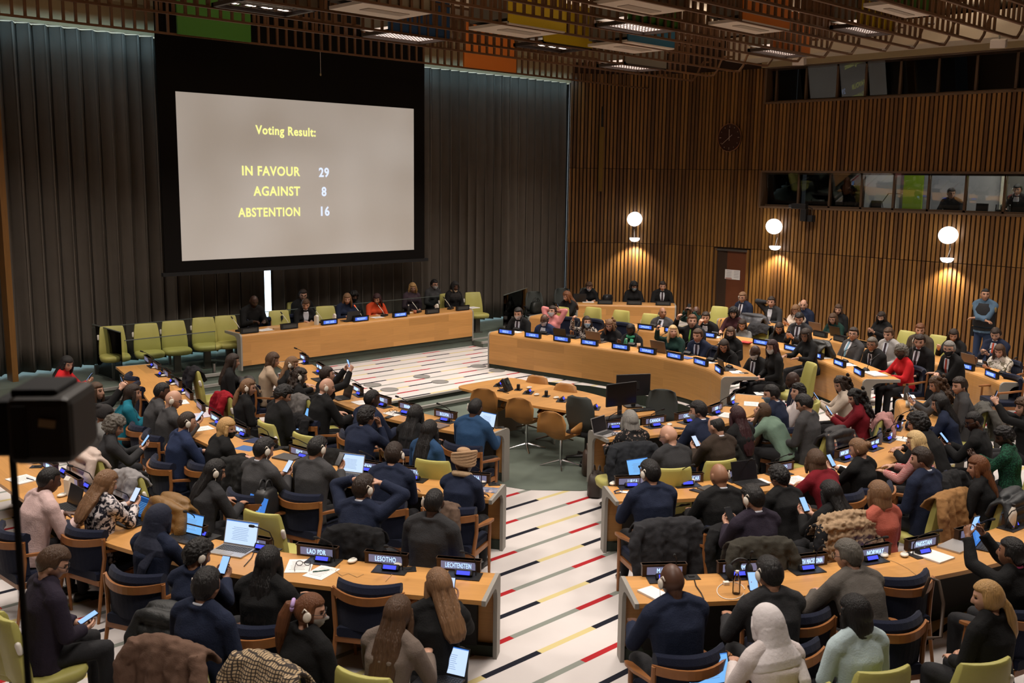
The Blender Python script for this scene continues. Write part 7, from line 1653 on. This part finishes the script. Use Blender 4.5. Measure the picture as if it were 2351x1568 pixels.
for key, u, v, sc, sh, lab, turn, w_ in LT:
    p, n = on_desk(key, u, v); e, nn, _ = nearest(key, p.x, p.y); dd = max(0.20, min(0.46, (Vector((p.x, p.y))-e).dot(nn))); q = e+nn*dd
    laptop(Vector((q.x, q.y, p.z)), facing(nn)+R(turn), sc, sh, lab, w_, w_*0.68)
def lap_of(label, scr, shell, lab, dx=0.0, dy=0.33, z=0.60, w=0.31):
    root, S, loc, rz = REG[label]; p = Matrix.Rotation(rz, 3, 'Z') @ Vector((dx, dy, 0)); laptop(Vector((loc.x+p.x, loc.y+p.y, loc.z+z)), rz, scr, shell, lab, w, w*0.68, 112)
lap_of('person with long brown hair in a taupe checked blazer', 'w', 'k', 'lap laptop with white screen right of the taupe checked blazer', 0.20, .42, .62)
lap_of('person in a white headscarf and white top with a lap laptop', 'B', 'k', 'lap laptop with sky-blue screen left of the white headscarf', -0.26, .36, .62, .33)
lap_of('person with long black hair and headset behind a lap laptop', 'b', 'k', 'lap laptop with plain blue screen behind the ISRAEL plate', 0.16, .44, .66)
lap_of('bald man with glasses in a charcoal suit with a laptop', 'B', 'k', 'lap laptop with pale blue screen left of the bald man with glasses', -0.16, .42, .68)
lap_of('broad person in a black jacket looking down at a phone', 'B', 'k', 'tablet laptop with sky-blue screen left of the broad person in black', -0.24, .5, .72)
# closed laptops, folders, tablets and papers
def sheet(key, u, v, w, d, label, material=PAPER, th=0.004, turn=0, name='paper', z=None, lift=0.0):
    if key: p, n = on_desk(key, u, v); e, nn, zz = nearest(key, p.x, p.y); rz = facing(nn)+R(turn); p.z = zz+lift
    else: p = at(u, v, z); rz = R(turn)
    t = thing(name, label, name.replace('_', ' '), p, rz); MB().box((0, 0, th/2+0.001), (w, d, th)).build('cover' if th > 0.008 else 'page', material, t)
    if th <= 0.012 and material is PAPER:
        l = MB()
        for i in range(7): l.box((-w*0.05, d*(0.32-0.1*i), th+0.0016), (w*(0.62-0.06*(i % 3)), d*0.018, 0.0008))
        l.build('print', mat('grey_print', (0.30, 0.29, 0.30), 0.8), t)
    return t
DKBLUE = mat('dark_blue_cover', (0.012, 0.022, 0.07), 0.5); GREYC = mat('grey_cover', (0.055, 0.052, 0.050), 0.5); TABLET = emis('tablet_screen', (0.16, 0.26, 0.50), 0.7)
SHEETS = [('L1', 688, 1300, .22, .30, 'white printed sheets under the black eyeglasses', PAPER, .004, 18, 'paper'), ('L1', 738, 1315, .20, .27, 'white sheet under a dark green pen right of the eyeglasses', PAPER, .003, -12, 'paper'), ('L1', 52, 1102, .30, .24, 'open white notebook with a pen at the left edge', PAPER, .010, 10, 'notebook'), ('L1', 15, 1035, .24, .28, 'white papers behind the dark camera post', PAPER, .006, 0, 'paper'),
 ('L2', 1118, 1125, .24, .18, 'glossy picture magazine at the LIBERIA plate', 'mag', .004, 0, 'magazine'), ('L2', 592, 1013, .30, .22, 'dark blue folder with a small gold crest', DKBLUE, .006, 20, 'folder'), ('L2', 566, 1030, .24, .17, 'black tablet lying on the desk by the blond bob', TABLET, .008, 20, 'tablet'), ('L2', 660, 1052, .30, .22, 'grey folder with papers and a phone before the grey-suited men', GREYC, .02, 10, 'folder'), ('L2', 462, 985, .22, .28, 'white sheets before the man in bright navy', PAPER, .004, 0, 'paper'), ('L2', 412, 924, .30, .24, 'white sheets before the bald man with a white headset', PAPER, .004, 0, 'paper'), ('L2', 455, 955, .30, .30, 'lilac-white document standing before the bald man', mat('lilac_paper', (0.45, 0.41, 0.47), 0.8), .006, 0, 'document'),
 ('L3', 828, 925, .26, .20, 'white pad before the bald man in a black suit', PAPER, .006, 0, 'notepad'), ('L3', 905, 950, .26, .22, 'white papers with eyeglasses at the BENIN plate', PAPER, .006, 0, 'paper'), ('L3', 1000, 978, .32, .22, 'closed grey-brown laptop at the BOLIVIA plate', TAUPE, .016, 0, 'closed_laptop'), ('L3', 893, 958, .075, .15, 'black phone lying on the inner left desk', BLACK, .009, 20, 'phone'),
 ('R1', 1500, 1364, .16, .22, 'white notebook left of the bald man in navy', PAPER, .016, 30, 'notebook'), ('R1', 2140, 1277, .24, .30, 'white folder with papers at the PAKISTAN plate', PAPER, .014, 10, 'folder'), ('R1', 2195, 1256, .31, .22, 'closed silver laptop between the PAKISTAN and PHILIPPINES plates', SILV, .016, 12, 'closed_laptop'),
 ('R2', 1827, 1103, .30, .24, 'white papers under the arm of the crimson jacket', PAPER, .006, 0, 'paper'), ('R2', 1740, 1107, .24, .18, 'white papers with a blue case at the MEXICO plate', PAPER, .006, 0, 'paper'), ('R2', 1930, 1075, .22, .18, 'cream papers before the black blazer', PAPER, .006, 0, 'paper'), ('R2', 2070, 1008, .24, .26, 'white sheet with a pen before the curly black hair', PAPER, .004, 0, 'paper'), ('R2', 1600, 1128, .08, .15, 'black phone lying left of the bald man in black', BLACK, .009, 30, 'phone'), ('R2', 1625, 1122, .20, .14, 'dark notebook right of the black phone', GREYC, .012, 20, 'notebook'), ('R2', 2085, 910, .26, .20, 'white papers at the far end of the second right desk', PAPER, .004, 0, 'paper'),
 ('R3', 1672, 955, .30, .22, 'white folder with pens at the inner right desk', PAPER, .012, 10, 'folder'), ('R3', 1725, 928, .30, .22, 'white papers left of the blue face mask', PAPER, .006, 10, 'paper'), ('R3', 1745, 904, .22, .16, 'white sheet at the far end of the inner right desk', PAPER, .003, 20, 'paper'), ('R3', 1558, 984, .08, .15, 'black phone right of the CANADA plate', BLACK, .009, 40, 'phone'), ('R3', 1430, 995, .22, .16, 'white papers half under the black lace sleeve', PAPER, .004, 20, 'paper'),
 ('F1', 1182, 763, .26, .2, 'white papers under the hands at the GREECE plate', PAPER, .012, 0, 'paper'), ('F1', 1622, 832, .26, .2, 'white papers under the writing hand at the CROATIA plate', PAPER, .006, 0, 'paper'), ('F1', 1575, 822, .24, .18, 'blue booklet right of the CZECHIA plate', mat('blue_cover', (0.05, 0.10, 0.32), 0.5), .01, 0, 'booklet'), ('F1', 1690, 855, .26, .2, 'white papers before the masked man at the far desk end', PAPER, .008, 0, 'paper'), ('F1', 1707, 857, .075, .15, 'black phone at the tip of the far desk', BLACK, .009, 0, 'phone'), ('F2', 1888, 820, .34, .24, 'white papers right of the RUSSIAN FEDERATION plate', PAPER, .006, 0, 'paper'), ('F2', 1945, 838, .30, .22, 'open notebook before the light blue tie', PAPER, .010, 0, 'notebook'), ('F2', 2008, 860, .40, .26, 'open white binder before the bright red jacket', PAPER, .022, 10, 'binder'), ('F2', 1640, 774, .26, .2, 'white papers right of the UNITED KINGDOM plate', PAPER, .006, 0, 'paper'), ('F2', 1712, 786, .24, .18, 'red-edged booklet left of the THAILAND plate', mat('red_cover', (0.38, 0.03, 0.03), 0.5), .01, 0, 'booklet'),
 ('FB', 1350, 694, .30, .22, 'white papers under the writing person at the wall desk', PAPER, .012, 0, 'paper'), ('PD', 608, 758, .30, .24, 'white papers before the reading man on the podium', PAPER, .006, 0, 'paper'), ('PD', 635, 757, .14, .06, 'small tan wooden block on the podium desk', mat('tan_block', (0.42, 0.24, 0.10), 0.5), .04, 0, 'gavel_block'), ('PD', 866, 729, .26, .2, 'white papers under the hand of the orange-red jacket', PAPER, .006, 0, 'paper'), ('PD', 1085, 707, .26, .24, 'white papers at the right end of the podium desk', PAPER, .012, 0, 'paper'), ('PD', 932, 718, .24, .2, 'red and white papers behind the COUNCIL SECRETARY plate', PAPER, .006, 0, 'paper')]
for key, u, v, w_, d_, lab, m_, th, turn, nm in SHEETS:
    if m_ == 'mag':
        if 'magazine' not in MATS:
            m, nt, b = _new('magazine'); tc = nt.nodes.new('ShaderNodeTexCoord'); vo = nt.nodes.new('ShaderNodeTexVoronoi'); vo.inputs['Scale'].default_value = 22; cr = nt.nodes.new('ShaderNodeValToRGB'); nt.links.new(tc.outputs['Object'], vo.inputs['Vector']); nt.links.new(vo.outputs['Color'], cr.inputs[0]); nt.links.new(cr.outputs[0], b.inputs['Base Color'])
            cr.color_ramp.elements[0].color = (0.05, 0.07, 0.16, 1); cr.color_ramp.elements[1].color = (0.5, 0.34, 0.28, 1); e = cr.color_ramp.elements.new(0.5); e.color = (0.20, 0.22, 0.28, 1); b.inputs['Roughness'].default_value = 0.3; MATS['magazine'] = m
        m_ = MATS['magazine']
    sheet(key, u, v, w_, d_, lab, m_, th, turn, nm)
def pen(key, u, v, label, turn, col=(0.02, 0.10, 0.07), lift=0.006):
    p, n = on_desk(key, u, v); t = thing('pen', label, 'pen', (p.x, p.y, p.z+lift+0.004), facing(nearest(key, p.x, p.y)[1])+R(turn)); MB().tube([(-0.07, 0, 0), (0.06, 0, 0), (0.075, 0, 0)], [0.0045, 0.0045, 0.001], 7).build('barrel', mat('pen_%d' % int(col[1]*1000), col, 0.35), t)
    MB().box((-0.05, 0, 0.006), (0.04, 0.003, 0.002)).build('clip', STEEL, t)
pen('L1', 737, 1313, 'dark green pen lying on the white sheet', 35); pen('L1', 70, 1103, 'dark pen lying on the open notebook', 15, (0.01, 0.012, 0.03), 0.012); pen('R2', 2073, 1005, 'dark pen on the white sheet of the second right desk', 10, (0.01, 0.012, 0.02)); pen('R3', 1748, 903, 'dark pen at the far end of the inner right desk', 60, (0.01, 0.011, 0.02))
# eyeglasses on the papers
for key, u, v, lab in (('L1', 697, 1300, 'black eyeglasses folded open on white sheets by the LAO PDR plate'), ('L3', 903, 948, 'thin eyeglasses on white papers at the BENIN plate'), ('R3', 1412, 1001, 'brown eyeglasses beside the silver laptop at the BULGARIA plate')):
    p, n = on_desk(key, u, v); t = thing('eyeglasses', lab, 'eyeglasses', (p.x, p.y, p.z+0.012), facing(n)+R(200))
    for s in (-1, 1):
        b = MB(); b.tube([(s*0.034+0.027*math.cos(a), 0.0, 0.018+0.021*math.sin(a)) for a in [2*PI*i/16 for i in range(17)]], 0.0032, 6); b.build('rim', BLACK, t, True)
        MB().tube([(s*0.062, 0, 0.025), (s*0.066, 0.10, 0.012), (s*0.06, 0.14, 0.0)], 0.0026, 6).build('temple', BLACK, t, True)
    MB().tube([(-0.008, 0, 0.022), (0.008, 0, 0.022)], 0.0026, 6).build('bridge', BLACK, t)
# drinks
def carton(key, u, v, label, s=1.0):
    p, n = on_desk(key, u, v); t = thing('drink_carton', label, 'drink carton', p, facing(n)+R(20)); w_ = 0.072*s; h_ = 0.17*s
    MB().box((0, 0, h_/2), (w_, w_, h_)).build('body', WHITEPL, t); b = MB(); b.loft([[(-w_/2, -w_/2, h_), (w_/2, -w_/2, h_), (w_/2, w_/2, h_), (-w_/2, w_/2, h_)], [(-w_/2, -0.006, h_+0.03), (w_/2, -0.006, h_+0.03), (w_/2, 0.006, h_+0.03), (-w_/2, 0.006, h_+0.03)]]); b.build('gable_top', WHITEPL, t)
    MB().box((-w_*0.505, 0, h_*0.45), (0.002, w_*0.6, h_*0.6)).build('print', mat('grey_print', (0.30, 0.29, 0.30), 0.8), t)
carton('L1', 160, 1136, 'white drink carton beside the person in pale pink'); carton('PD', 727, 745, 'white drink carton left of the DISC DESK plate'); carton('PD', 768, 738, 'white drink carton right of the DISC DESK plate', .8); carton('PD', 1003, 716, 'pale drink carton before the masked person in a grey blazer', .9)
CLEAR = glass('clear_plastic', (0.90, 0.90, 0.90), 0.05)
def bottle(key, u, v, label, material, h=0.20, r=0.033, capc=WHITEPL, z=None):
    if key: p, n = on_desk(key, u, v)
    else: p = at(u, v, z)
    t = thing('bottle', label, 'bottle', p); pr = [(r*0.9, 0.0), (r, 0.01), (r, h*0.62), (r*0.92, h*0.68), (r*0.5, h*0.84), (r*0.42, h*0.9)]
    b = MB(); b.loft([[(q*math.cos(2*PI*i/16), q*math.sin(2*PI*i/16), zz) for i in range(16)] for q, zz in pr]); b.build('body', material, t, True); MB().tube([(0, 0, h*0.9), (0, 0, h)], r*0.46, 12).build('cap', capc, t)
bottle('R1', 1690, 1363, 'small clear plastic bottle at the MYANMAR plate', CLEAR, .20); bottle('R2', 2018, 1020, 'blue-grey plastic bottle between the NEW ZEALAND and NICARAGUA plates', mat('bottle_grey', (0.10, 0.11, 0.16), 0.3), .22, .036, DKBLUE); bottle('R1', 2322, 1213, 'white flask with black lid near the right edge', WHITEPL, .25, .037, BLACK)
bottle('R2', 2080, 918, 'grey water bottle with a loop lid at the right desk arm', mat('bottle_dark', (0.06, 0.065, 0.07), 0.3), .26, .04, BLACK); bottle('F1', 1438, 797, 'small clear bottle at the ESWATINI plate', CLEAR, .17); bottle('F2', 1846, 811, 'small water bottle with blue cap at the second far desk', CLEAR, .19, .03, mat('blue_cap', (0.08, 0.14, 0.40), 0.4)); bottle('PD', 938, 722, 'dark bottle behind the COUNCIL SECRETARY plate', BLACK, .22, .03)
def cup(key, u, v, label, material, h=.10, r=.038):
    p, n = on_desk(key, u, v); t = thing('cup', label, 'cup', p); b = MB(); b.loft([[(q*math.cos(2*PI*i/16), q*math.sin(2*PI*i/16), zz) for i in range(16)] for q, zz in ((r*.75, 0), (r, h), (r*.9, h-.004), (r*.9, h-.02))]); b.build('body', material, t, True); MB().tube([(0, 0, h-.022), (0, 0, h-.018)], r*.88, 14).build('drink', mat('coffee', (0.03, 0.014, 0.006), 0.3), t)
cup('F1', 1466, 800, 'tan paper cup left of the DENMARK plate', mat('tan_cup', (0.34, 0.22, 0.14), 0.7)); cup('R2', 2084, 935, 'white paper cup on the right desk arm', WHITEPL); cup('F2', 1656, 780, 'clear drinking glass right of the UNITED KINGDOM plate', CLEAR, .13, .036); cup('PD', 953, 720, 'small red-brown cup before the purple-grey blazer', mat('red_cup', (0.30, 0.09, 0.04), 0.5), .08)
# headphones standing at the MYANMAR plate, charger and cables
p, n = on_desk('R1', 1697, 1330); t = thing('headphones', 'black headphones standing before the MYANMAR plate', 'headphones', p, facing(n))
for s in (-1, 1): MB().ell((s*0.085, 0, 0.075), (0.030, 0.055, 0.068), 14, 10).build('ear_cushion', BLACKM, t, True)
b = MB(); b.tube([(0.088*math.cos(a), 0.0, 0.10+0.085*math.sin(a)) for a in [PI*i/12 for i in range(13)]], 0.012, 8); b.build('headband', BLACK, t, True)
p, n = on_desk('R1', 1667, 1342); t = thing('charger', 'small white charger with a looped white cable', 'charger', p, facing(n)); MB().box((0, 0, 0.014), (0.05, 0.04, 0.028)).build('plug', WHITEPL, t, bevel=0.004)
pts = []
for k in range(26): a = k/25*2*PI*0.93+0.3; q = at(1678+32*math.cos(a), 1356+20*math.sin(a), 0.754); pts.append(Vector((q.x, q.y, 0.754))-p)
q_ = Matrix.Rotation(-facing(n), 3, 'Z'); MB().tube([q_ @ x for x in pts], 0.0035, 5).build('cable', WHITEPL, t)
def cable(pts, z, label, material, r=0.004, name='cable'):
    P_ = [at(u, v, zz if isinstance(zz, float) else z) for u, v, *zz_ in pts for zz in [zz_[0] if zz_ else z]]
    o = MB().tube(P_, r, 5).build(name, material, None, True); tag(o, label, name)
cable([(596, 1245), (585, 1262), (578, 1280), (560, 1300)], .757, 'black power cable from the silver laptop on the left desk', BLACK); cable([(1594, 1330), (1598, 1345), (1610, 1362), (1616, 1375)], .757, 'black cable from the socket plate by the MALTA plate', BLACK, .005); cable([(780, 1297), (770, 1310), (785, 1322), (800, 1316), (820, 1325), (835, 1318)], .755, 'thin tan earpiece cord left of the LESOTHO plate', mat('tan_cord', (0.40, 0.26, 0.12), 0.6), .0022); cable([(916, 1305), (900, 1318), (885, 1335)], .755, 'thin tan earpiece cord right of the LESOTHO plate', mat('tan_cord', (0.40, 0.26, 0.12), 0.6), .0022); cable([(2030, 1282), (2055, 1290), (2085, 1305), (2110, 1325)], .755, 'thin tan earpiece cord at the NORWAY plate', mat('tan_cord', (0.40, 0.26, 0.12), 0.6), .0022)
cable([(1145, 890), (1150, 893), (1160, 897), (1155, 900), (1168, 903)], .745, 'coiled black cable beside the telephone', BLACK, .006)
p, n = on_desk('R2', 1420, 1130); t = thing('lanyard', 'navy lanyard with a white badge left of the LIBYA seat', 'lanyard', (p.x, p.y, p.z+0.004)); b = MB(); b.tube([(0.06*math.cos(a)+0.02*math.sin(3*a), 0.04*math.sin(a), 0.003+0.004*math.sin(2*a)) for a in [2*PI*i/22 for i in range(23)]], 0.006, 5); b.build('ribbon', DKBLUE, t); MB().box((0.03, -0.05, 0.003), (0.06, 0.09, 0.004), (0, 0, 0.6)).build('badge', PAPER, t)
# bags
def bag(u, v, z, w, d, h, col, label, rz=0.0, handles=True, name='bag', xy=None):
    p = at(u, v, z)
    if xy: p.x, p.y = xy
    t = thing(name, label, 'bag', p, rz); m = mat('bag_%d' % int(sum(col)*10000), col, 0.45, var=0.2, vscale=8)
    b = MB(); b.loft([[(w/2*s*math.copysign(abs(math.cos(a))**0.5, math.cos(a)), d/2*s*math.copysign(abs(math.sin(a))**0.6, math.sin(a)), zz) for a in [2*PI*i/20 for i in range(20)]] for s, zz in ((0.86, 0), (1, 0.02), (1.0, h*0.5), (0.86, h*0.9), (0.6, h))]); b.build('body', m, t, True)
    if handles:
        for s in (-1, 1): c = MB(); c.tube([(w*0.25*math.cos(a), s*d*0.18, h*0.92+0.12*math.sin(a)) for a in [PI*i/10 for i in range(11)]], 0.010, 6); c.build('handle', m, t, True)
bag(1368, 1135, 0.01, .36, .2, .30, (0.030, 0.022, 0.018), 'dark brown leather handbag on the floor at the BULGARIA desk end', R(30)); bag(1352, 1090, 0.01, .22, .2, .36, (0.045, 0.028, 0.020), 'brown leather bag behind the dark brown handbag', R(50)); bag(640, 731, POD_Z+.485, .30, .16, .2, (0.028, 0.024, 0.020), 'grey handbag on a lime chair behind the podium desk'); bag(612, 1210, 0.5, .3, .2, .42, (0.014, 0.014, 0.015), 'black backpack on a lime chair right of the mustard coat', R(30), True, 'backpack'); bag(1226, 700, .695, .36, .18, .3, (0.010, 0.012, 0.010), 'black bag with pale handles on an office chair', 0, True, 'bag', BAGXY); bag(2097, 985, .755, .3, .16, .13, (0.009, 0.009, 0.009), 'black felt hat lying on the right desk arm', 0, False, 'hat')
bag(1395, 690, 0.95, .3, .2, .16, (0.012, 0.012, 0.014), 'black bag on the wall desk', 0, False)
# microphones with white stems on the podium
for u, v, lab in ((578, 755, 'white-stemmed microphone before the reading man'), (688, 742, 'white-stemmed microphone before the leaning person'), (757, 732, 'white-stemmed microphone before the DISC DESK plate'), (846, 722, 'white-stemmed microphone with red ring at the PRESIDENT plate'), (905, 718, 'white-stemmed microphone at the COUNCIL SECRETARY plate'), (967, 707, 'white-stemmed microphone before the purple-grey blazer'), (1053, 701, 'white-stemmed microphone before the black headscarf')):
    p, n = on_desk('PD', u, v+12, .34); t = thing('microphone', lab, 'microphone', p, PI+0.5); MB().box((0, 0, 0.02), (0.2, 0.1, 0.04)).build('base', BLACK, t, bevel=0.006); MB().tube([(0, 0, 0.04), (0.01, -0.04, 0.12), (0.03, -0.14, 0.25)], 0.006, 6).build('stem', WHITEPL, t, True); MB().capsule((0.03, -0.14, 0.25), (0.035, -0.165, 0.285), 0.012, 0.012).build('head', BLACK if 'red' not in lab else mat('red_glow', (0.5, 0.06, 0.02), 0.4, emit=(0.9, 0.12, 0.03), es=0.6), t, True)
# round floor boxes on the stage
for k, (u, v) in enumerate(((855, 884), (894, 895), (968, 865), (1010, 877), (1098, 841), (1141, 851))):
    p = at(u, v, STAGE_Z); t = thing('floor_box', ['grey round floor cover nearest the raised phone', 'grey round floor cover left of the pit steps', 'grey round floor cover in the middle of the stage', 'grey round floor cover above the pit steps', 'grey round floor cover right before the podium end', 'grey round floor cover by the GREECE desk end'][k], 'floor cover', p)
    MB().tube([(0, 0, 0.0), (0, 0, 0.006)], 0.165, 24).build('lid', mat('grey_lid', (0.20, 0.195, 0.185), 0.7), t); b = MB(); b.tube([(0.165*math.cos(a), 0.165*math.sin(a), 0.005) for a in [2*PI*i/24 for i in range(25)]], 0.006, 5); b.build('ring', mat('lid_ring', (0.14, 0.135, 0.13), 0.5), t)
# booth equipment behind the lit window
for u, v, lab, w_, h_ in ((2012, 472, 'dark monitor in the fourth booth window', .3, .22), (2255, 475, 'black monitor left of the man in the lit booth', .3, .22), (2342, 478, 'black laptop screen before the man in the lit booth', .36, .28)):
    p = atX(u, v, 23.75); t = thing('booth_monitor', lab, 'monitor', (p.x, p.y, 3.445), R(75)); MB().box((0, 0, h_/2+0.02), (w_, 0.03, h_)).build('case', BLACK, t); MB().box((0, 0, 0.01), (w_*0.5, 0.1, 0.02)).build('foot', BLACK, t)
for u, v, lab in ((2292, 480, 'left glass jug on the lit booth counter'), (2314, 481, 'right glass jug on the lit booth counter')):
    p = atX(u, v, 23.6); t = thing('water_jug', lab, 'jug', (p.x, p.y, 3.445)); b = MB(); b.loft([[(r*math.cos(2*PI*i/14), r*math.sin(2*PI*i/14), z) for i in range(14)] for r, z in ((.06, 0), (.07, .08), (.06, .2), (.065, .23))]); b.build('glass_body', CLEAR, t, True); MB().tube([(0, 0, .005), (0, 0, .12)], .055, 12).build('water', mat('jug_water', (0.35, 0.36, 0.36), 0.2), t)
p = atX(2030, 460, 23.9); t = thing('desk_lamp', 'thin bent desk lamp in the fourth booth window', 'lamp', (p.x, p.y, 3.445)); MB().tube([(0, 0, 0), (0, 0.05, 0.2), (0, -0.1, 0.42)], 0.012, 6).build('arm', BLACK, t); MB().box((0, -0.27, 0.42), (0.05, 0.36, 0.02)).build('head', mat('lamp_head', (0.4, 0.4, 0.4), 0.4), t)

# strap over the PAKISTAN chair
p = at(2140, 1328, .88); q0 = Vector((p.x, p.y, .0)); o = MB().tube([(p.x-0.02, p.y+0.06, .70), (p.x, p.y+0.02, .88), (p.x+0.01, p.y-0.05, .87), (p.x, p.y-0.11, .70), (p.x-0.10, p.y-0.15, .45), (p.x-0.25, p.y-0.10, .47), (p.x-0.34, p.y-0.02, .60)], 0.016, 6, flat=0.35).build('shoulder_strap', mat('brown_strap', (0.045, 0.028, 0.018), 0.5), None, True); tag(o, 'brown shoulder strap hanging on the chair at the PAKISTAN plate', 'strap')

# ---------------------------------------------------------------- the press camera close to the viewer at the left edge
D_ = 2.3
def close(u, v, d=D_): r = ray(u, v); return EYEV+r*d
c = close(88, 968); t = thing('press_camera', 'dark out-of-focus press camera on a post at the left edge', 'camera', c, -R(44)+R(6))
MB().box((0.035, 0, 0.0), (0.14, 0.20, 0.155)).build('body', mat('worn_black', (0.020, 0.017, 0.015), 0.6), t, bevel=0.02); MB().box((-0.05, 0.02, -0.005), (0.07, 0.14, 0.13)).build('viewfinder', BLACKM, t, bevel=0.01)
MB().box((0.055, -0.102, 0.02), (0.035, 0.004, 0.018), (0, R(8), 0)).build('name_strip', mat('tan_strip', (0.36, 0.25, 0.14), 0.6), t); MB().box((-0.005, -0.102, 0.0), (0.03, 0.004, 0.12)).build('side_groove', BLACK, t)
MB().box((0.02, 0.0, 0.082), (0.10, 0.15, 0.02)).build('top_handle', BLACKM, t, bevel=0.006)
MB().tube([(-0.062, 0, -0.07), (-0.062, 0, -0.40), (-0.062, 0.0, -c.z+0.02)], 0.0085, 8).build('post', BLACKM, t); MB().box((-0.062, 0, -c.z+0.012), (0.4, 0.4, 0.024)).build('foot', BLACKM, t)
